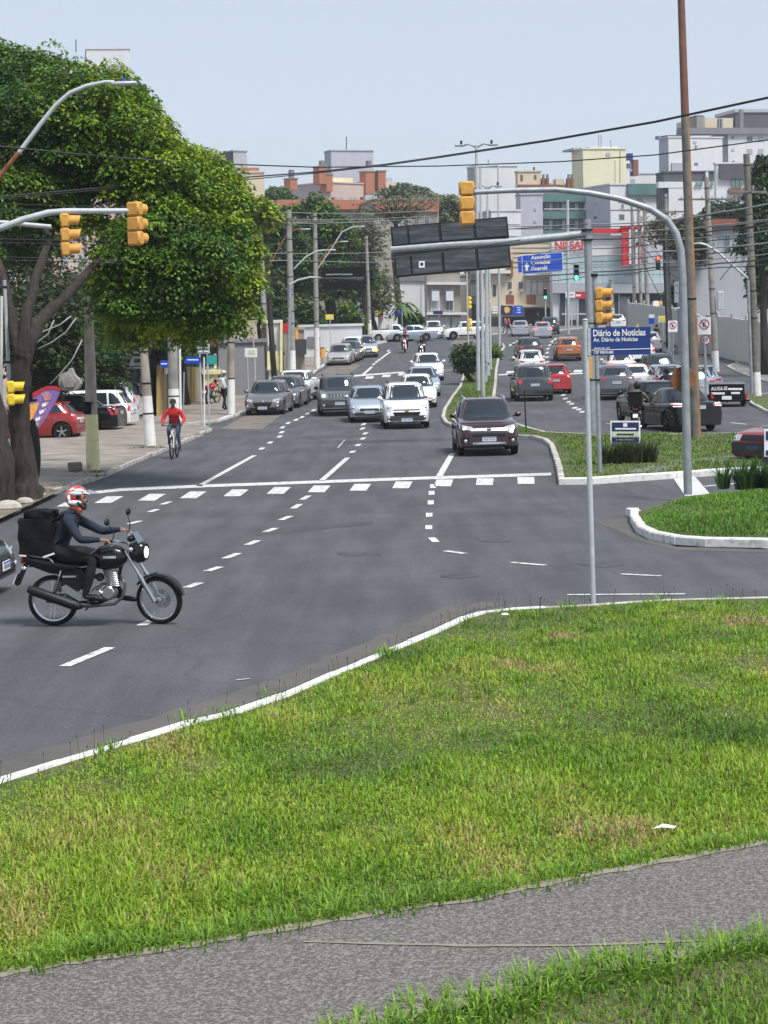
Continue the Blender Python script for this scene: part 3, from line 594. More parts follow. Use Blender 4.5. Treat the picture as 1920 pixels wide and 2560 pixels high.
        fs += [(bd[i], bd[(i + 1) % m], n0 + (i + 1) % m, n0 + i) for i in range(m)]
        mb.add(vs, fs); return mb
    def P(s, name, way, quads, m, parent=None, off=.006, nx=4, ny=3, label=None, sm=60):
        for q in quads:
            mb = MB(); s.patch(mb, way, q, nx, ny, off); ob = tag(mb.build(name, m, parent or s.root, smooth=sm, fix=True), label)
        return ob
    def parts(s):
        p = s.p; o = s.o; H = p['H']; W_ = p['W']; hw = W_ / 2; belt, br = p['belt'], p['beltr']; hl = p['L'] / 2; rt = s.root; deck = p['deck'] or br
        s.b_o = s.body.build('body', s.col, rt, smooth=38, fix=True)
        if o.get('roof'):
            s.P('roof', 'top', [((p['rt'] + .1, -hw * p['tw'] * .92), (p['wt'] - .1, -hw * p['tw'] * .92), (p['wt'] - .1, hw * p['tw'] * .92), (p['rt'] + .1, hw * p['tw'] * .92))], 'car_' + o['roof'], nx=6, ny=6)
        z0, z1 = belt + .01, H - .085; f0, f1 = hw * .845, hw * (p['tw'] * .87)
        s.P('windshield', 'front', [((-f0, z0), (f0, z0), (f1, z1), (-f1, z1))], 'glass', nx=10, ny=6)
        if not o.get('van'):
            rz0 = deck + .03 if p['deck'] else br + .03; rz1 = H - .10 - (.02 if p['deck'] else .03)
            r0 = hw * .80; r1 = hw * p['tw'] * .84
            s.P('rear_window', 'rear', [((-r0, rz0), (r0, rz0), (r1, rz1), (-r1, rz1))], 'glass', nx=8, ny=5)
        # side windows
        zl = lambda x: belt + (br - belt) * (p['cowl'] - x) / (p['cowl'] - p['rb']) + .02
        zt = H - .115; xm = (p['wt'] + p['rt']) / 2 + (.10 if kind_4(s.kind) else -.4)
        for way in ('left', 'right'):
            q = [((p['cowl'] - .22, zl(p['cowl'] - .22)), (xm + .05, zl(xm)), (xm + .04, zt), (p['wt'] - .02, zt - .02))]
            if kind_4(s.kind): q.append(((xm - .04, zl(xm)), (p['rb'] + .36, zl(p['rb'] + .3)), (p['rt'] + .14, zt - .02), (xm - .04, zt)))
            if s.kind in ('mpv', 'wagon', 'boxy'):
                q[-1] = ((xm - .04, zl(xm)), (xm - .78, zl(xm - .8)), (xm - .74, zt), (xm - .04, zt)); q.append(((xm - .86, zl(xm - .86)), (p['rb'] + .25, zl(p['rb'] + .2) + .02), (p['rt'] + .12, zt - .02), (xm - .82, zt)))
            for qq in q: s.P('side_window', way, [qq], 'glass', nx=5, ny=4)
            sg = [];
            if kind_4(s.kind): sg = [s.fx - .40 if s.fx - .40 < p['cowl'] else p['cowl'], xm, s.rx + .36]
            else: sg = [p['cowl'] - .1, xm - .05]
            s.P('door_seam', way, [((x + .006, p['clr'] + .2), (x - .006, p['clr'] + .2), (x - .006, belt - .03), (x + .006, belt - .03)) for x in sg], 'seam', nx=1, ny=6, off=.003)
            for x in sg[1:]: s.P('door_handle', way, [((x + .24, belt - .15), (x + .08, belt - .15), (x + .08, belt - .115), (x + .24, belt - .115))], s.col, nx=2, ny=1, off=.03)
            if o.get('clad') or s.kind in ('suv', 'boxy'):
                s.P('sill_trim', way, [((s.fx - p['R'] - .05, p['clr'] + .02), (s.rx + p['R'] + .05, p['clr'] + .02), (s.rx + p['R'] + .07, p['clr'] + .17), (s.fx - p['R'] - .07, p['clr'] + .17))], 'cladding', nx=8, ny=1, off=.012)
        # front
        nose = p['nose']; fr = o.get('front', 'round'); hz = o.get('hz', nose - .10); cl = p['clr']; on = o.get('lights', 0)
        for sg in (1, -1):
            a, b = hw * .93 * sg, hw * .52 * sg; hh = .075
            q = ((a, hz + .0), (b, hz - hh * .9), (b, hz + hh * .55), (a, hz + hh * 1.5))
            if fr == 'slots': q = ((hw * .88 * sg, hz - .09), (hw * .64 * sg, hz - .09), (hw * .64 * sg, hz + .09), (hw * .88 * sg, hz + .09))
            if fr == 'tall': q = ((hw * .95 * sg, hz - .12), (hw * .66 * sg, hz - .14), (hw * .60 * sg, hz + .04), (hw * .93 * sg, hz + .12))
            if fr == 'square': q = ((hw * .93 * sg, hz - .07), (hw * .56 * sg, hz - .07), (hw * .56 * sg, hz + .08), (hw * .93 * sg, hz + .08))
            hd = s.P('headlight', 'front', [q], 'lamp_clear', off=.01, nx=4, ny=3)
            lx = hw * (.78 if fr != 'slots' else .76) * sg; hit = s.bvh.ray_cast(Vector((5, lx, hz)), Vector((-1, 0, 0)))
            if hit[0]:
                mb = MB(); mb.ball(hit[0] + Vector((.018, 0, 0)), (.012, .055, .05), 10, 6); mb.build('bulb', 'lamp_on' if on else 'chrome', hd, smooth=True)
            if fr != 'square':
                hit = s.bvh.ray_cast(Vector((5, hw * .76 * sg, cl + .2)), Vector((-1, 0, 0)))
                if hit[0]:
                    mb = MB(); mb.ball(hit[0] + Vector((.01, 0, 0)), (.02, .055, .05), 10, 6); mb.build('fog_light', 'lamp_clear', rt, smooth=True)
            if o.get('blink') and sg == o['blink']: s.P('turn_light', 'front', [((hw * .95 * sg, hz - .24), (hw * .55 * sg, hz - .24), (hw * .55 * sg, hz - .12), (hw * .95 * sg, hz - .12))], 'lamp_orange_lit', off=.02)
        gw = hw * (.50 if fr != 'tall' else .52); gz = hz - .03
        if fr == 'slots':
            g = s.P('grille', 'front', [((-hw * .60, hz - .07), (hw * .60, hz - .07), (hw * .60, hz + .08), (-hw * .60, hz + .08))], 'black', off=.004, nx=8)
            s.P('grille_bar', 'front', [((-hw * .56 + i * hw * .155 - .022, hz - .07), (-hw * .56 + i * hw * .155 + .018, hz - .07), (-hw * .56 + i * hw * .155 + .018, hz + .07), (-hw * .56 + i * hw * .155 - .022, hz + .07)) for i in range(8)], s.col, g, off=.018, nx=1)
            s.P('bumper', 'front', [((-hw * .97, cl + .02), (hw * .97, cl + .02), (hw * .97, hz - .18), (-hw * .97, hz - .18))], 'cladding', nx=12, ny=4, off=.012)
        elif fr == 'tall':
            s.P('grille', 'front', [((-gw, hz - .30), (gw, hz - .30), (gw * 1.12, hz - .16), (-gw * 1.12, hz - .16))], 'black', nx=8, off=.008)
            s.P('grille_bar', 'front', [((-gw * 1.05, hz - .10), (gw * 1.05, hz - .10), (gw * 1.1, hz - .06), (-gw * 1.1, hz - .06))], 'black', nx=8, ny=1, off=.012)
            s.P('bumper', 'front', [((-hw * .97, cl + .02), (hw * .97, cl + .02), (hw * .97, cl + .27), (-hw * .97, cl + .27))], 'cladding', nx=12, ny=4, off=.012)
            s.P('skid_plate', 'front', [((-hw * .60, cl + .03), (hw * .60, cl + .03), (hw * .52, cl + .085), (-hw * .52, cl + .085))], 'galv_light', nx=8, ny=1, off=.022)
        elif fr == 'chrome':
            s.P('grille', 'front', [((-hw * .52, hz - .24), (hw * .52, hz - .24), (hw * .62, hz - .09), (-hw * .62, hz - .09))], 'black', nx=8, off=.006)
            s.P('grille_bar', 'front', [((-hw * .58, hz - .075), (hw * .58, hz - .075), (hw * .62, hz + .0), (-hw * .62, hz + .0))], 'chrome', nx=10, ny=2, off=.016)
            s.P('bumper', 'front', [((-hw * .97, cl + .02), (hw * .97, cl + .02), (hw * .97, cl + .14), (-hw * .97, cl + .14))], 'cladding', nx=12, ny=3, off=.012)
            s.P('skid_plate', 'front', [((-hw * .55, cl + .10), (hw * .55, cl + .10), (hw * .52, cl + .155), (-hw * .52, cl + .155))], 'chrome', nx=8, ny=1, off=.024)
            for sg in (1, -1): s.P('air_intake', 'front', [((hw * .9 * sg, cl + .16), (hw * .64 * sg, cl + .16), (hw * .62 * sg, cl + .32), (hw * .88 * sg, cl + .30))], 'black', off=.007)
        elif fr == 'hex':
            g = s.P('grille', 'front', [((-hw * .42, hz - .20), (hw * .42, hz - .20), (hw * .54, hz - .06), (-hw * .54, hz - .06)), ((-hw * .30, hz - .34), (hw * .30, hz - .34), (hw * .42, hz - .20), (-hw * .42, hz - .20))], 'black', nx=6, off=.008)
            s.P('bumper_intake', 'front', [((-hw * .92, cl + .06), (hw * .92, cl + .06), (hw * .82, cl + .14), (-hw * .82, cl + .14))], 'black', nx=10, ny=1, off=.01)
        elif fr == 'square':
            s.P('grille', 'front', [((-hw * .52, hz - .07), (hw * .52, hz - .07), (hw * .52, hz + .08), (-hw * .52, hz + .08))], 'black', nx=6, off=.008)
            s.P('bumper', 'front', [((-hw * .98, cl + .10), (hw * .98, cl + .10), (hw * .98, hz - .10), (-hw * .98, hz - .10))], 'cladding', nx=12, ny=4, off=.04)
        else:
            s.P('grille', 'front', [((-hw * .48, hz - .12), (hw * .48, hz - .12), (hw * .46, hz - .02), (-hw * .46, hz - .02))], 'black', nx=6, off=.006)
            s.P('bumper_intake', 'front', [((-hw * .62, cl + .04), (hw * .62, cl + .04), (hw * .70, cl + .16), (-hw * .70, cl + .16))], 'black', nx=8, ny=2, off=.006)
            if o.get('clad'): s.P('bumper', 'front', [((-hw * .97, cl + .02), (hw * .97, cl + .02), (hw * .97, cl + .22), (-hw * .97, cl + .22))], 'cladding', nx=12, ny=3, off=.012)
        em = o.get('emblem')
        if em:
            ez = hz - .04 if em != 'bowtie' else hz - .13; hit = s.bvh.ray_cast(Vector((5, 0, ez)), Vector((-1, 0, 0)))[0]; mb = MB()
            if em == 'H':
                mb.box(hit + Vector((.035, 0, 0)), (.012, .12, .09)); mb.mat(1)
                for y in (-.03, .03): mb.box(hit + Vector((.045, y, 0)), (.012, .016, .06))
                mb.box(hit + Vector((.045, 0, 0)), (.012, .06, .014)); mb.build('emblem', ['chrome', 'black'], rt)
            elif em == 'bowtie': mb.box(hit + Vector((.03, 0, 0)), (.014, .16, .035)); mb.box(hit + Vector((.03, 0, 0)), (.016, .07, .06)); mb.build('emblem', 'gold', rt)
            else: mb.lathe([(.045, 0), (.06, .01), (.045, .02)], 14, Matrix.Rotation(R(90), 3, 'Y'), hit + Vector((.02, 0, 0))); mb.box(hit + Vector((.03, 0, 0)), (.01, .02, .08)); mb.build('emblem', 'chrome', rt)
        # rear
        tz = o.get('tz', (p['belt'] - .10)); rr = o.get('rear', 'wide'); lit = 'lamp_red_lit' if o.get('brake') else 'lamp_red'
        for sg in (1, -1):
            q = {'wide': ((hw * .97 * sg, tz - .05), (hw * .55 * sg, tz - .03), (hw * .55 * sg, tz + .05), (hw * .97 * sg, tz + .10)),
                 'square': ((hw * .92 * sg, tz - .10), (hw * .66 * sg, tz - .10), (hw * .66 * sg, tz + .10), (hw * .92 * sg, tz + .10)),
                 'tall': ((hw * .96 * sg, tz - .14), (hw * .72 * sg, tz - .12), (hw * .70 * sg, tz + .12), (hw * .95 * sg, tz + .16)),
                 'slim': ((hw * .97 * sg, tz - .02), (hw * .45 * sg, tz + .0), (hw * .45 * sg, tz + .05), (hw * .97 * sg, tz + .075))}[rr]
            tl = s.P('tail_light', 'rear', [q], lit if o.get('brake') != sg * 2 else lit, off=.012)
            if rr == 'square': c_ = s.bvh.ray_cast(Vector((-5, hw * .79 * sg, tz)), Vector((1, 0, 0)))[0]; mb = MB(); mb.box(c_ + Vector((-.02, 0, 0)), (.01, .05, .05)); mb.build('reflector', 'lamp_clear', tl)
            if o.get('led'): s.P('led_line', 'rear', [((hw * .95 * sg, tz + .055), (hw * .62 * sg, tz + .035), (hw * .62 * sg, tz + .055), (hw * .95 * sg, tz + .085)), ((hw * .95 * sg, tz - .035), (hw * .62 * sg, tz - .02), (hw * .62 * sg, tz - .002), (hw * .95 * sg, tz - .01))], 'led_strip', tl, off=.02, ny=1)
        if o.get('brake') == 1:
            zt_ = H - .06; mb = MB(); hit = s.bvh.ray_cast(Vector((-5, 0, zt_ - .02)), Vector((1, 0, 0)))[0]
            if hit: mb.box(hit + Vector((-.02, 0, 0)), (.03, .34, .03)); mb.build('brake_light', 'lamp_red_lit', rt)
        if o.get('clad') or s.kind in ('suv', 'boxy'): s.P('rear_bumper', 'rear', [((-hw * .97, cl + .02), (hw * .97, cl + .02), (hw * .97, cl + .30), (-hw * .97, cl + .30))], 'cladding', nx=12, ny=3, off=.014)
        else: s.P('bumper_seam', 'rear', [((-hw * .95, cl + .36), (hw * .95, cl + .36), (hw * .95, cl + .37), (-hw * .95, cl + .37))], 'seam', nx=8, ny=1, off=.003)
        # plates
        for way, z, sgn in (('front', o.get('pz', cl + .24), 1), ('rear', o.get('rpz', (tz - .14 if not p['deck'] else tz - .05)), -1)):
            hit = s.bvh.ray_cast(Vector((5 * sgn, 0, z)), Vector((-sgn, 0, 0)))[0]; mb = MB()
            mb.box(hit + Vector((.028 * sgn, 0, 0)), (.02, .40, .13)); mb.mat(1).box(hit + Vector((.040 * sgn, 0, .05)), (.004, .39, .022)); mb.mat(2)
            for i in range(7): mb.box(hit + Vector((.040 * sgn, -.15 + i * .05, -.012)), (.003, .026 if i != 3 else .02, .055))
            mb.build('number_plate', ['plate', 'plate_band', 'plate_mark'], rt)
        # mirrors, wipers, aerial
        for sg in (1, -1):
            mb = MB(); c_ = Vector((p['cowl'] - .42, (hw * .92 + .14) * sg, belt + .07)); mb.ball(c_, (.06, .11, .075), 10, 6); mb.box(c_ + Vector((0, -.12 * sg, -.05)), (.05, .10, .03))
            mb.build('mirror', o.get('mirror', s.col), rt, smooth=50)
        s.P('wiper', 'front', [((-.55, belt + .05), (.05, belt + .03), (.05, belt + .042), (-.55, belt + .062)), ((.0, belt + .05), (.55, belt + .04), (.55, belt + .052), (.0, belt + .062))], 'black', nx=5, ny=1, off=.012)
        if not p['deck']: s.P('rear_wiper', 'rear', [((-.02, br + .06), (.30, br + .05), (.30, br + .062), (-.02, br + .072))], 'black', nx=3, ny=1, off=.014)
        if o.get('aerial', 1): mb = MB(); mb.tube([(p['rt'] + .25, 0, H - .01), (p['rt'] + .08, 0, H + .2)], [.008, .004], 5); mb.build('aerial', 'black', rt)
        if o.get('rails'):
            for sg in (1, -1):
                y = hw * p['tw'] * .88 * sg; mb = MB(); mb.tube([(p['wt'] - .15, y, H - .03), (p['wt'] - .25, y, H + .03), (p['rt'] + .25, y, H + .035), (p['rt'] + .1, y, H - .03)], .018, 6); mb.build('roof_rail', o['rails'], rt, smooth=50)
        if o.get('spoiler') or s.kind == 'hatch':
            mb = MB(); w_ = hw * p['tw'] * .82; x_ = p['rt'] + .03; mb.prism([(x_ + .12, -w_, H - .02), (x_ - .13, -w_, H - .055), (x_ - .12, -w_, H - .085), (x_ + .05, -w_, H - .09)], (0, 2 * w_, 0)); mb.build('spoiler', s.col, rt, fix=True)
        # wheels
        mt, mr = wheel_mesh(p['R'], o.get('darkrim', 0)); tr = hw - .115
        for x in (s.fx, s.rx):
            for sg in (1, -1):
                w = bpy.data.objects.new('wheel', mt); COL.objects.link(w); w.parent = rt; w.location = (x, tr * sg, p['R']); w.rotation_euler = (0, random.uniform(0, 3), 0)
                r_ = bpy.data.objects.new('rim', mr); COL.objects.link(r_); r_.parent = w
        for x in (s.fx, s.rx): MB().box((x, 0, p['R'] + .12), (2 * p['R'] + .02, W_ - .46, .5)).build('wheel_well', 'black', rt)
        if s.kind == 'pickup':
            mb = MB(); x0, x1 = -hl + .08, p['rb'] - .10; mb.box(((x0 + x1) / 2, 0, deck + .02), (x1 - x0, W_ * .80, .03)); mb.build('load_bed', 'cladding', rt)
            mb = MB()
            for sg in (1, -1): mb.tube([(x1, hw * .8 * sg, H - .06), (x1 - .05, hw * .84 * sg, deck + .02)], .025, 6)
            mb.tube([(x1, -hw * .8, H - .05), (x1, hw * .8, H - .05)], .025, 6); mb.build('roll_bar', 'black', rt)
def kind_4(k): return k != 'pickup'
def place(px, py, yaw):  # ground point below pixel; yaw degrees: 0 = nose towards the camera, 180 = away
    g = G(px, py); return (g.x, g.y), R(yaw - 90)
def car(kind, label, px, py, yaw, col, dist=0, **o):
    """px, py: pixel of the middle of the near end at the ground"""
    g = G(px, py); p = dict(BASE); p.update(KIND[kind]); L = o.get('L', p['L']); a = R(yaw - 90); ax = Vector((math.cos(a), math.sin(a))); front = ax.y < 0
    c = Vector((g.x, g.y)) + (-ax if front else ax) * (L / 2 - .35) * (1 if not o.pop('side', 0) else 0)
    sl = (h(c.y + 1) - h(c.y - 1)) / 2; k = Car(kind, label, (c.x, c.y, h(c.y)), a, col, **o)
    # follow the slope of the road
    k.root.rotation_euler = (0, -math.atan(sl * math.sin(a)), a); return k
# ---- left carriageway, coming towards the camera
car('suv', 'dark maroon SUV with lit headlights and chrome grille bar turning into the slip road', 1222, 1139, 1, 'maroon', front='chrome', hz=.80, lights=1, emblem='H', rails='galv_light', W=1.79, L=4.33, H=1.62, clad=1, pz=.50)
car('mpv', 'white tall car with black lower bumper and roof rails, closest to the median kerb', 1017, 1072, 2, 'white', front='tall', hz=.80, emblem='bowtie', rails='black', clad=1, pz=.36, W=1.76)
car('hatch', 'silver blue hatchback between the boxy grey SUV and the white tall car', 924, 1056, 2, 'silver_blue', front='round', clad=1, L=3.8, W=1.64, H=1.43)
car('boxy', 'boxy grey SUV with seven slot grille and lit round headlights in the middle lane', 850, 1040, 3, 'grey', front='slots', lights=1, pz=.56, darkrim=1, rails='black', mirror='black')
car('hatch', 'white sedan directly behind the white tall car', 1047, 1020, 2, 'white', front='hex', L=4.2)
car('sedan', 'blue grey sedan between two white cars in the lane by the median', 1060, 992, 2, 'silver_blue', front='round')
car('suv', 'white SUV at the tail of the queue beside the median bush', 1074, 953, 3, 'white', front='round', H=1.62)
# parked on the left
car('hatch', 'grey hatchback with black hexagonal grille parked first in the kerbside row', 660, 1038, -6, 'olive_grey', front='hex', emblem='ring', L=3.9, group='cars parked along the left kerb', hz=.64, pz=.34)
car('hatch', 'dark blue grey hatchback parked behind the grey hatchback', 703, 1021, -6, 'grey', front='round', group='cars parked along the left kerb')
car('suv', 'white car parked third in the kerbside row behind the dark hatchback', 727, 1008, -6, 'white', front='round', H=1.55, group='cars parked along the left kerb')
car('hatch', 'silver rounded hatchback parked at the far kerb beside the white based pole', 847, 914, -5, 'champagne', front='round', W=1.70, group='cars parked at the far left kerb')
car('sedan', 'grey car parked right behind the silver rounded hatchback', 869, 905, -5, 'grey', front='round', group='cars parked at the far left kerb')
car('mpv', 'white van like car parked behind the grey car at the far kerb', 877, 901, -4, 'white', front='round', group='cars parked at the far left kerb')
car('sedan', 'silver car parked last at the far kerb under the tree', 868, 876, -3, 'silver', front='round', group='cars parked at the far left kerb')
car('suv', 'grey SUV with glowing orange turn light pulling past the parked white car', 916, 894, 2, 'silver', front='round', lights=1, blink=1, clad=1)
# crossing street
car('pickup', 'white pickup truck crossing at the far junction', 985, 853, 84, 'white', side=1, cat='pickup')
car('sedan', 'pale silver sedan crossing between the white pickup and the white SUV', 1030, 853, -84, 'silver_blue', side=1)
car('suv', 'white SUV facing the camera with lit lamps at the far junction', 1085, 847, 0, 'white', front='round', lights=1)
car('suv', 'white SUV with black windows and roof rack seen side on behind the median poles', 1163, 848, -78, 'white', side=1, rails='black')
# right carriageway, going away
car('suv', 'maroon dark SUV third in line next to the median', 1328, 903, 182, 'dark_grey', rear='wide', rails='black')
car('hatch', 'white small car with dark rear window hidden behind the grey boxy SUV', 1330, 938, 181, 'white', rear='wide', H=1.52)
car('boxy', 'dark grey boxy SUV with square red tail lights driving away beside the median', 1337, 1003, 181, 'dark_grey', rear='square', tz=.93, darkrim=1, brake=0)
car('hatch', 'bright red hatchback half hidden by the dark grey boxy SUV', 1388, 985, 180, 'bright_red', rear='tall', W=1.7)
car('suv', 'orange SUV with silver roof driving away in the middle lane', 1423, 903, 179, 'orange', rear='wide', roof='silver', clad=1)
car('sedan', 'silver sedan at the far bend on the side nearest the orange shirt', 1301, 841, 176, 'silver', rear='wide')
car('sedan', 'silver sedan with glowing high brake light at the far bend', 1357, 846, 176, 'silver', rear='wide', brake=1)
car('suv', 'dark car waiting just ahead of the two silver sedans', 1376, 836, 176, 'dark_grey', rear='wide')
car('suv', 'dark grey coupe like SUV with slim tail lights ahead of the street name sign', 1541, 1000, 180, 'grey', rear='slim', tz=.98, H=1.6, W=1.79)
car('sedan', 'white sedan with glowing orange and red tail light beside the grey SUV', 1592, 988, 180, 'white', rear='tall', brake=1, L=4.3, W=1.76)
car('hatch', 'white car with glowing brake light further up the lane', 1555, 945, 180, 'white', rear='wide', brake=1, H=1.5)
car('suv', 'black SUV with roof rails in the outer lane beside the bus sign', 1655, 965, 183, 'dark_grey', rear='tall', rails='silver' if 0 else 'galv_light', H=1.69, W=1.82)
car('hatch', 'silver hatchback with dark red tail lights behind the motorbike riders', 1676, 990, 183, 'silver', rear='tall')
car('hatch', 'pale blue silver car roof showing between the mast and the rusty pole', 1745, 1000, 184, 'silver_blue', rear='wide', H=1.55)
car('hatch', 'white car far ahead beside the black SUV', 1607, 905, 181, 'white', rear='tall')
car('hatch', 'white small car further away than every car of the outer lane', 1628, 880, 181, 'white', rear='tall')
car('suv', 'grey SUV with silver roof just in front of the black sedan', 1652, 1062, 186, 'black', roof='silver_blue', rear='wide', tz=.9, H=1.6, W=1.8)
car('sedan', 'shiny black sedan with bright LED tail lights close to the rusty pole', 1742, 1079, 192, 'black', rear='wide', led=1, tz=.90, L=4.5, W=1.76, darkrim=1)
s_ = car('hatch', 'silver blue car pulling the black trailer with white lettering', 1762, 995, 184, 'silver_blue', rear='wide', H=1.5)
# beyond the crossing
car('hatch', 'white car roof showing above the street name sign', 1545, 822, 180, 'white', rear='wide', group='distant traffic beyond the junction')
car('mpv', 'white van parked by the yellow sign beyond the junction', 1640, 826, 180, 'white', rear='tall', van=0, group='distant traffic beyond the junction')
car('hatch', 'blue parked car below the yellow sign beyond the junction', 1612, 812, 150, 'silver_blue', rear='wide', group='distant traffic beyond the junction')
car('suv', 'pale SUV seen between the two white posts beyond the junction', 1500, 812, 120, 'pale_white', rear='tall', side=1, group='distant traffic beyond the junction')
# left forecourt
car('hatch', 'red hatchback parked on the forecourt behind the yellow based pole', 76, 1101, -96, 'red', side=1, rear='tall', L=3.86, W=1.66, H=1.43, group='cars parked on the left forecourt')
car('sedan', 'black car parked between the red hatchback and the white wagon', 168, 1082, -97, 'black', side=1, rear='tall', H=1.5, group='cars parked on the left forecourt')
car('wagon', 'white wagon with large red tail light parked behind the black car', 206, 1072, -97, 'white', side=1, rear='tall', H=1.56, group='cars parked on the left forecourt')
car('mpv', 'white boxy van parked furthest back on the forecourt beside the white based pole', 226, 1056, -96, 'pale_white', side=1, rear='tall', H=1.75, group='cars parked on the left forecourt')
# edges of the frame
car('sedan', 'black car nose entering behind the motorcycle', -365, 1494, 87, 'black', side=1, front='round', H=1.5)
car('old_sedan', 'old dull maroon sedan nose waiting at the right edge behind the leafy clump', 1905, 1160, -50, 'red', front='square', W=1.66)
car('old_sedan', 'silver sedan nose at the right edge just in front of the maroon sedan', 1985, 1192, -60, 'silver', front='square')
for _n in ('red',): pass
# ---------------------------------------------------------------- people
def skin_body(name, J, E, mats, parent, lvl=1):
    """J: name -> (point, radius); E: list of (a, b, material index); one continuous skinned surface"""
    names = list(J); idx = {k: i for i, k in enumerate(names)}
    me = bpy.data.meshes.new(name); me.from_pydata([tuple(J[k][0]) for k in names], [(idx[a], idx[b]) for a, b, _ in E], [])
    ob = bpy.data.objects.new('tmp', me); COL.objects.link(ob)
    md = ob.modifiers.new('s', 'SKIN'); md.use_smooth_shade = True; sv = me.skin_vertices[0].data
    for k in names:
        r = J[k][1]; sv[idx[k]].radius = (r, r) if not isinstance(r, tuple) else r
    sv[0].use_root = True
    sb = ob.modifiers.new('u', 'SUBSURF'); sb.levels = lvl; sb.render_levels = lvl
    dg = bpy.context.evaluated_depsgraph_get(); m2 = bpy.data.meshes.new_from_object(ob.evaluated_get(dg)); bpy.data.objects.remove(ob)
    m2.materials.clear()
    for m in mats: m2.materials.append(MATS[m])
    seg = [(Vector(J[a][0]), Vector(J[b][0]), i) for a, b, i in E]; mi = []
    for p in m2.polygons:
        c = p.center; best = 9; bi = 0
        for a, b, i in seg:
            d = b - a; t = max(0, min(1, (c - a).dot(d) / max(d.length_squared, 1e-9))); q = (c - a - d * t).length
            if q < best: best = q; bi = i
        mi.append(bi)
    m2.polygons.foreach_set('material_index', mi); m2.polygons.foreach_set('use_smooth', [True] * len(mi)); m2.name = name
    o = bpy.data.objects.new(name, m2); COL.objects.link(o); o.parent = parent; return o
def hand(J, E, k, wrist, d, side, palm_n, curl=.3, skin=0):
    """palm and five unequal fingers at the wrist; d: pointing direction, side: towards the thumb"""
    d = Vector(d).normalized(); side = Vector(side).normalized(); n = Vector(palm_n).normalized(); w = Vector(wrist)
    J[k + 'p'] = (w + d * .05, (.026, .016)); E.append((k + 'w', k + 'p', skin))
    J[k + 'q'] = (w + d * .085, (.034, .014)); E.append((k + 'p', k + 'q', skin))
    for i, (o, L) in enumerate(((.027, .068), (.009, .078), (-.009, .072), (-.026, .056))):
        b = w + d * .095 + side * o; m = b + (d * math.cos(curl) + n * math.sin(curl)) * L * .5; t = m + (d * math.cos(curl * 2.6) + n * math.sin(curl * 2.6)) * L * .5
        J[f'{k}{i}a'] = (b, .0095); J[f'{k}{i}b'] = (m, .0088); J[f'{k}{i}c'] = (t, .0075)
        E += [(k + 'q', f'{k}{i}a', skin), (f'{k}{i}a', f'{k}{i}b', skin), (f'{k}{i}b', f'{k}{i}c', skin)]
    b = w + d * .035 + side * .03; t = b + (d * .8 + side * .6 + n * .3).normalized() * .05
    J[k + 'ta'] = (b, .0115); J[k + 'tb'] = (t, .009); E += [(k + 'p', k + 'ta', skin), (k + 'ta', k + 'tb', skin)]
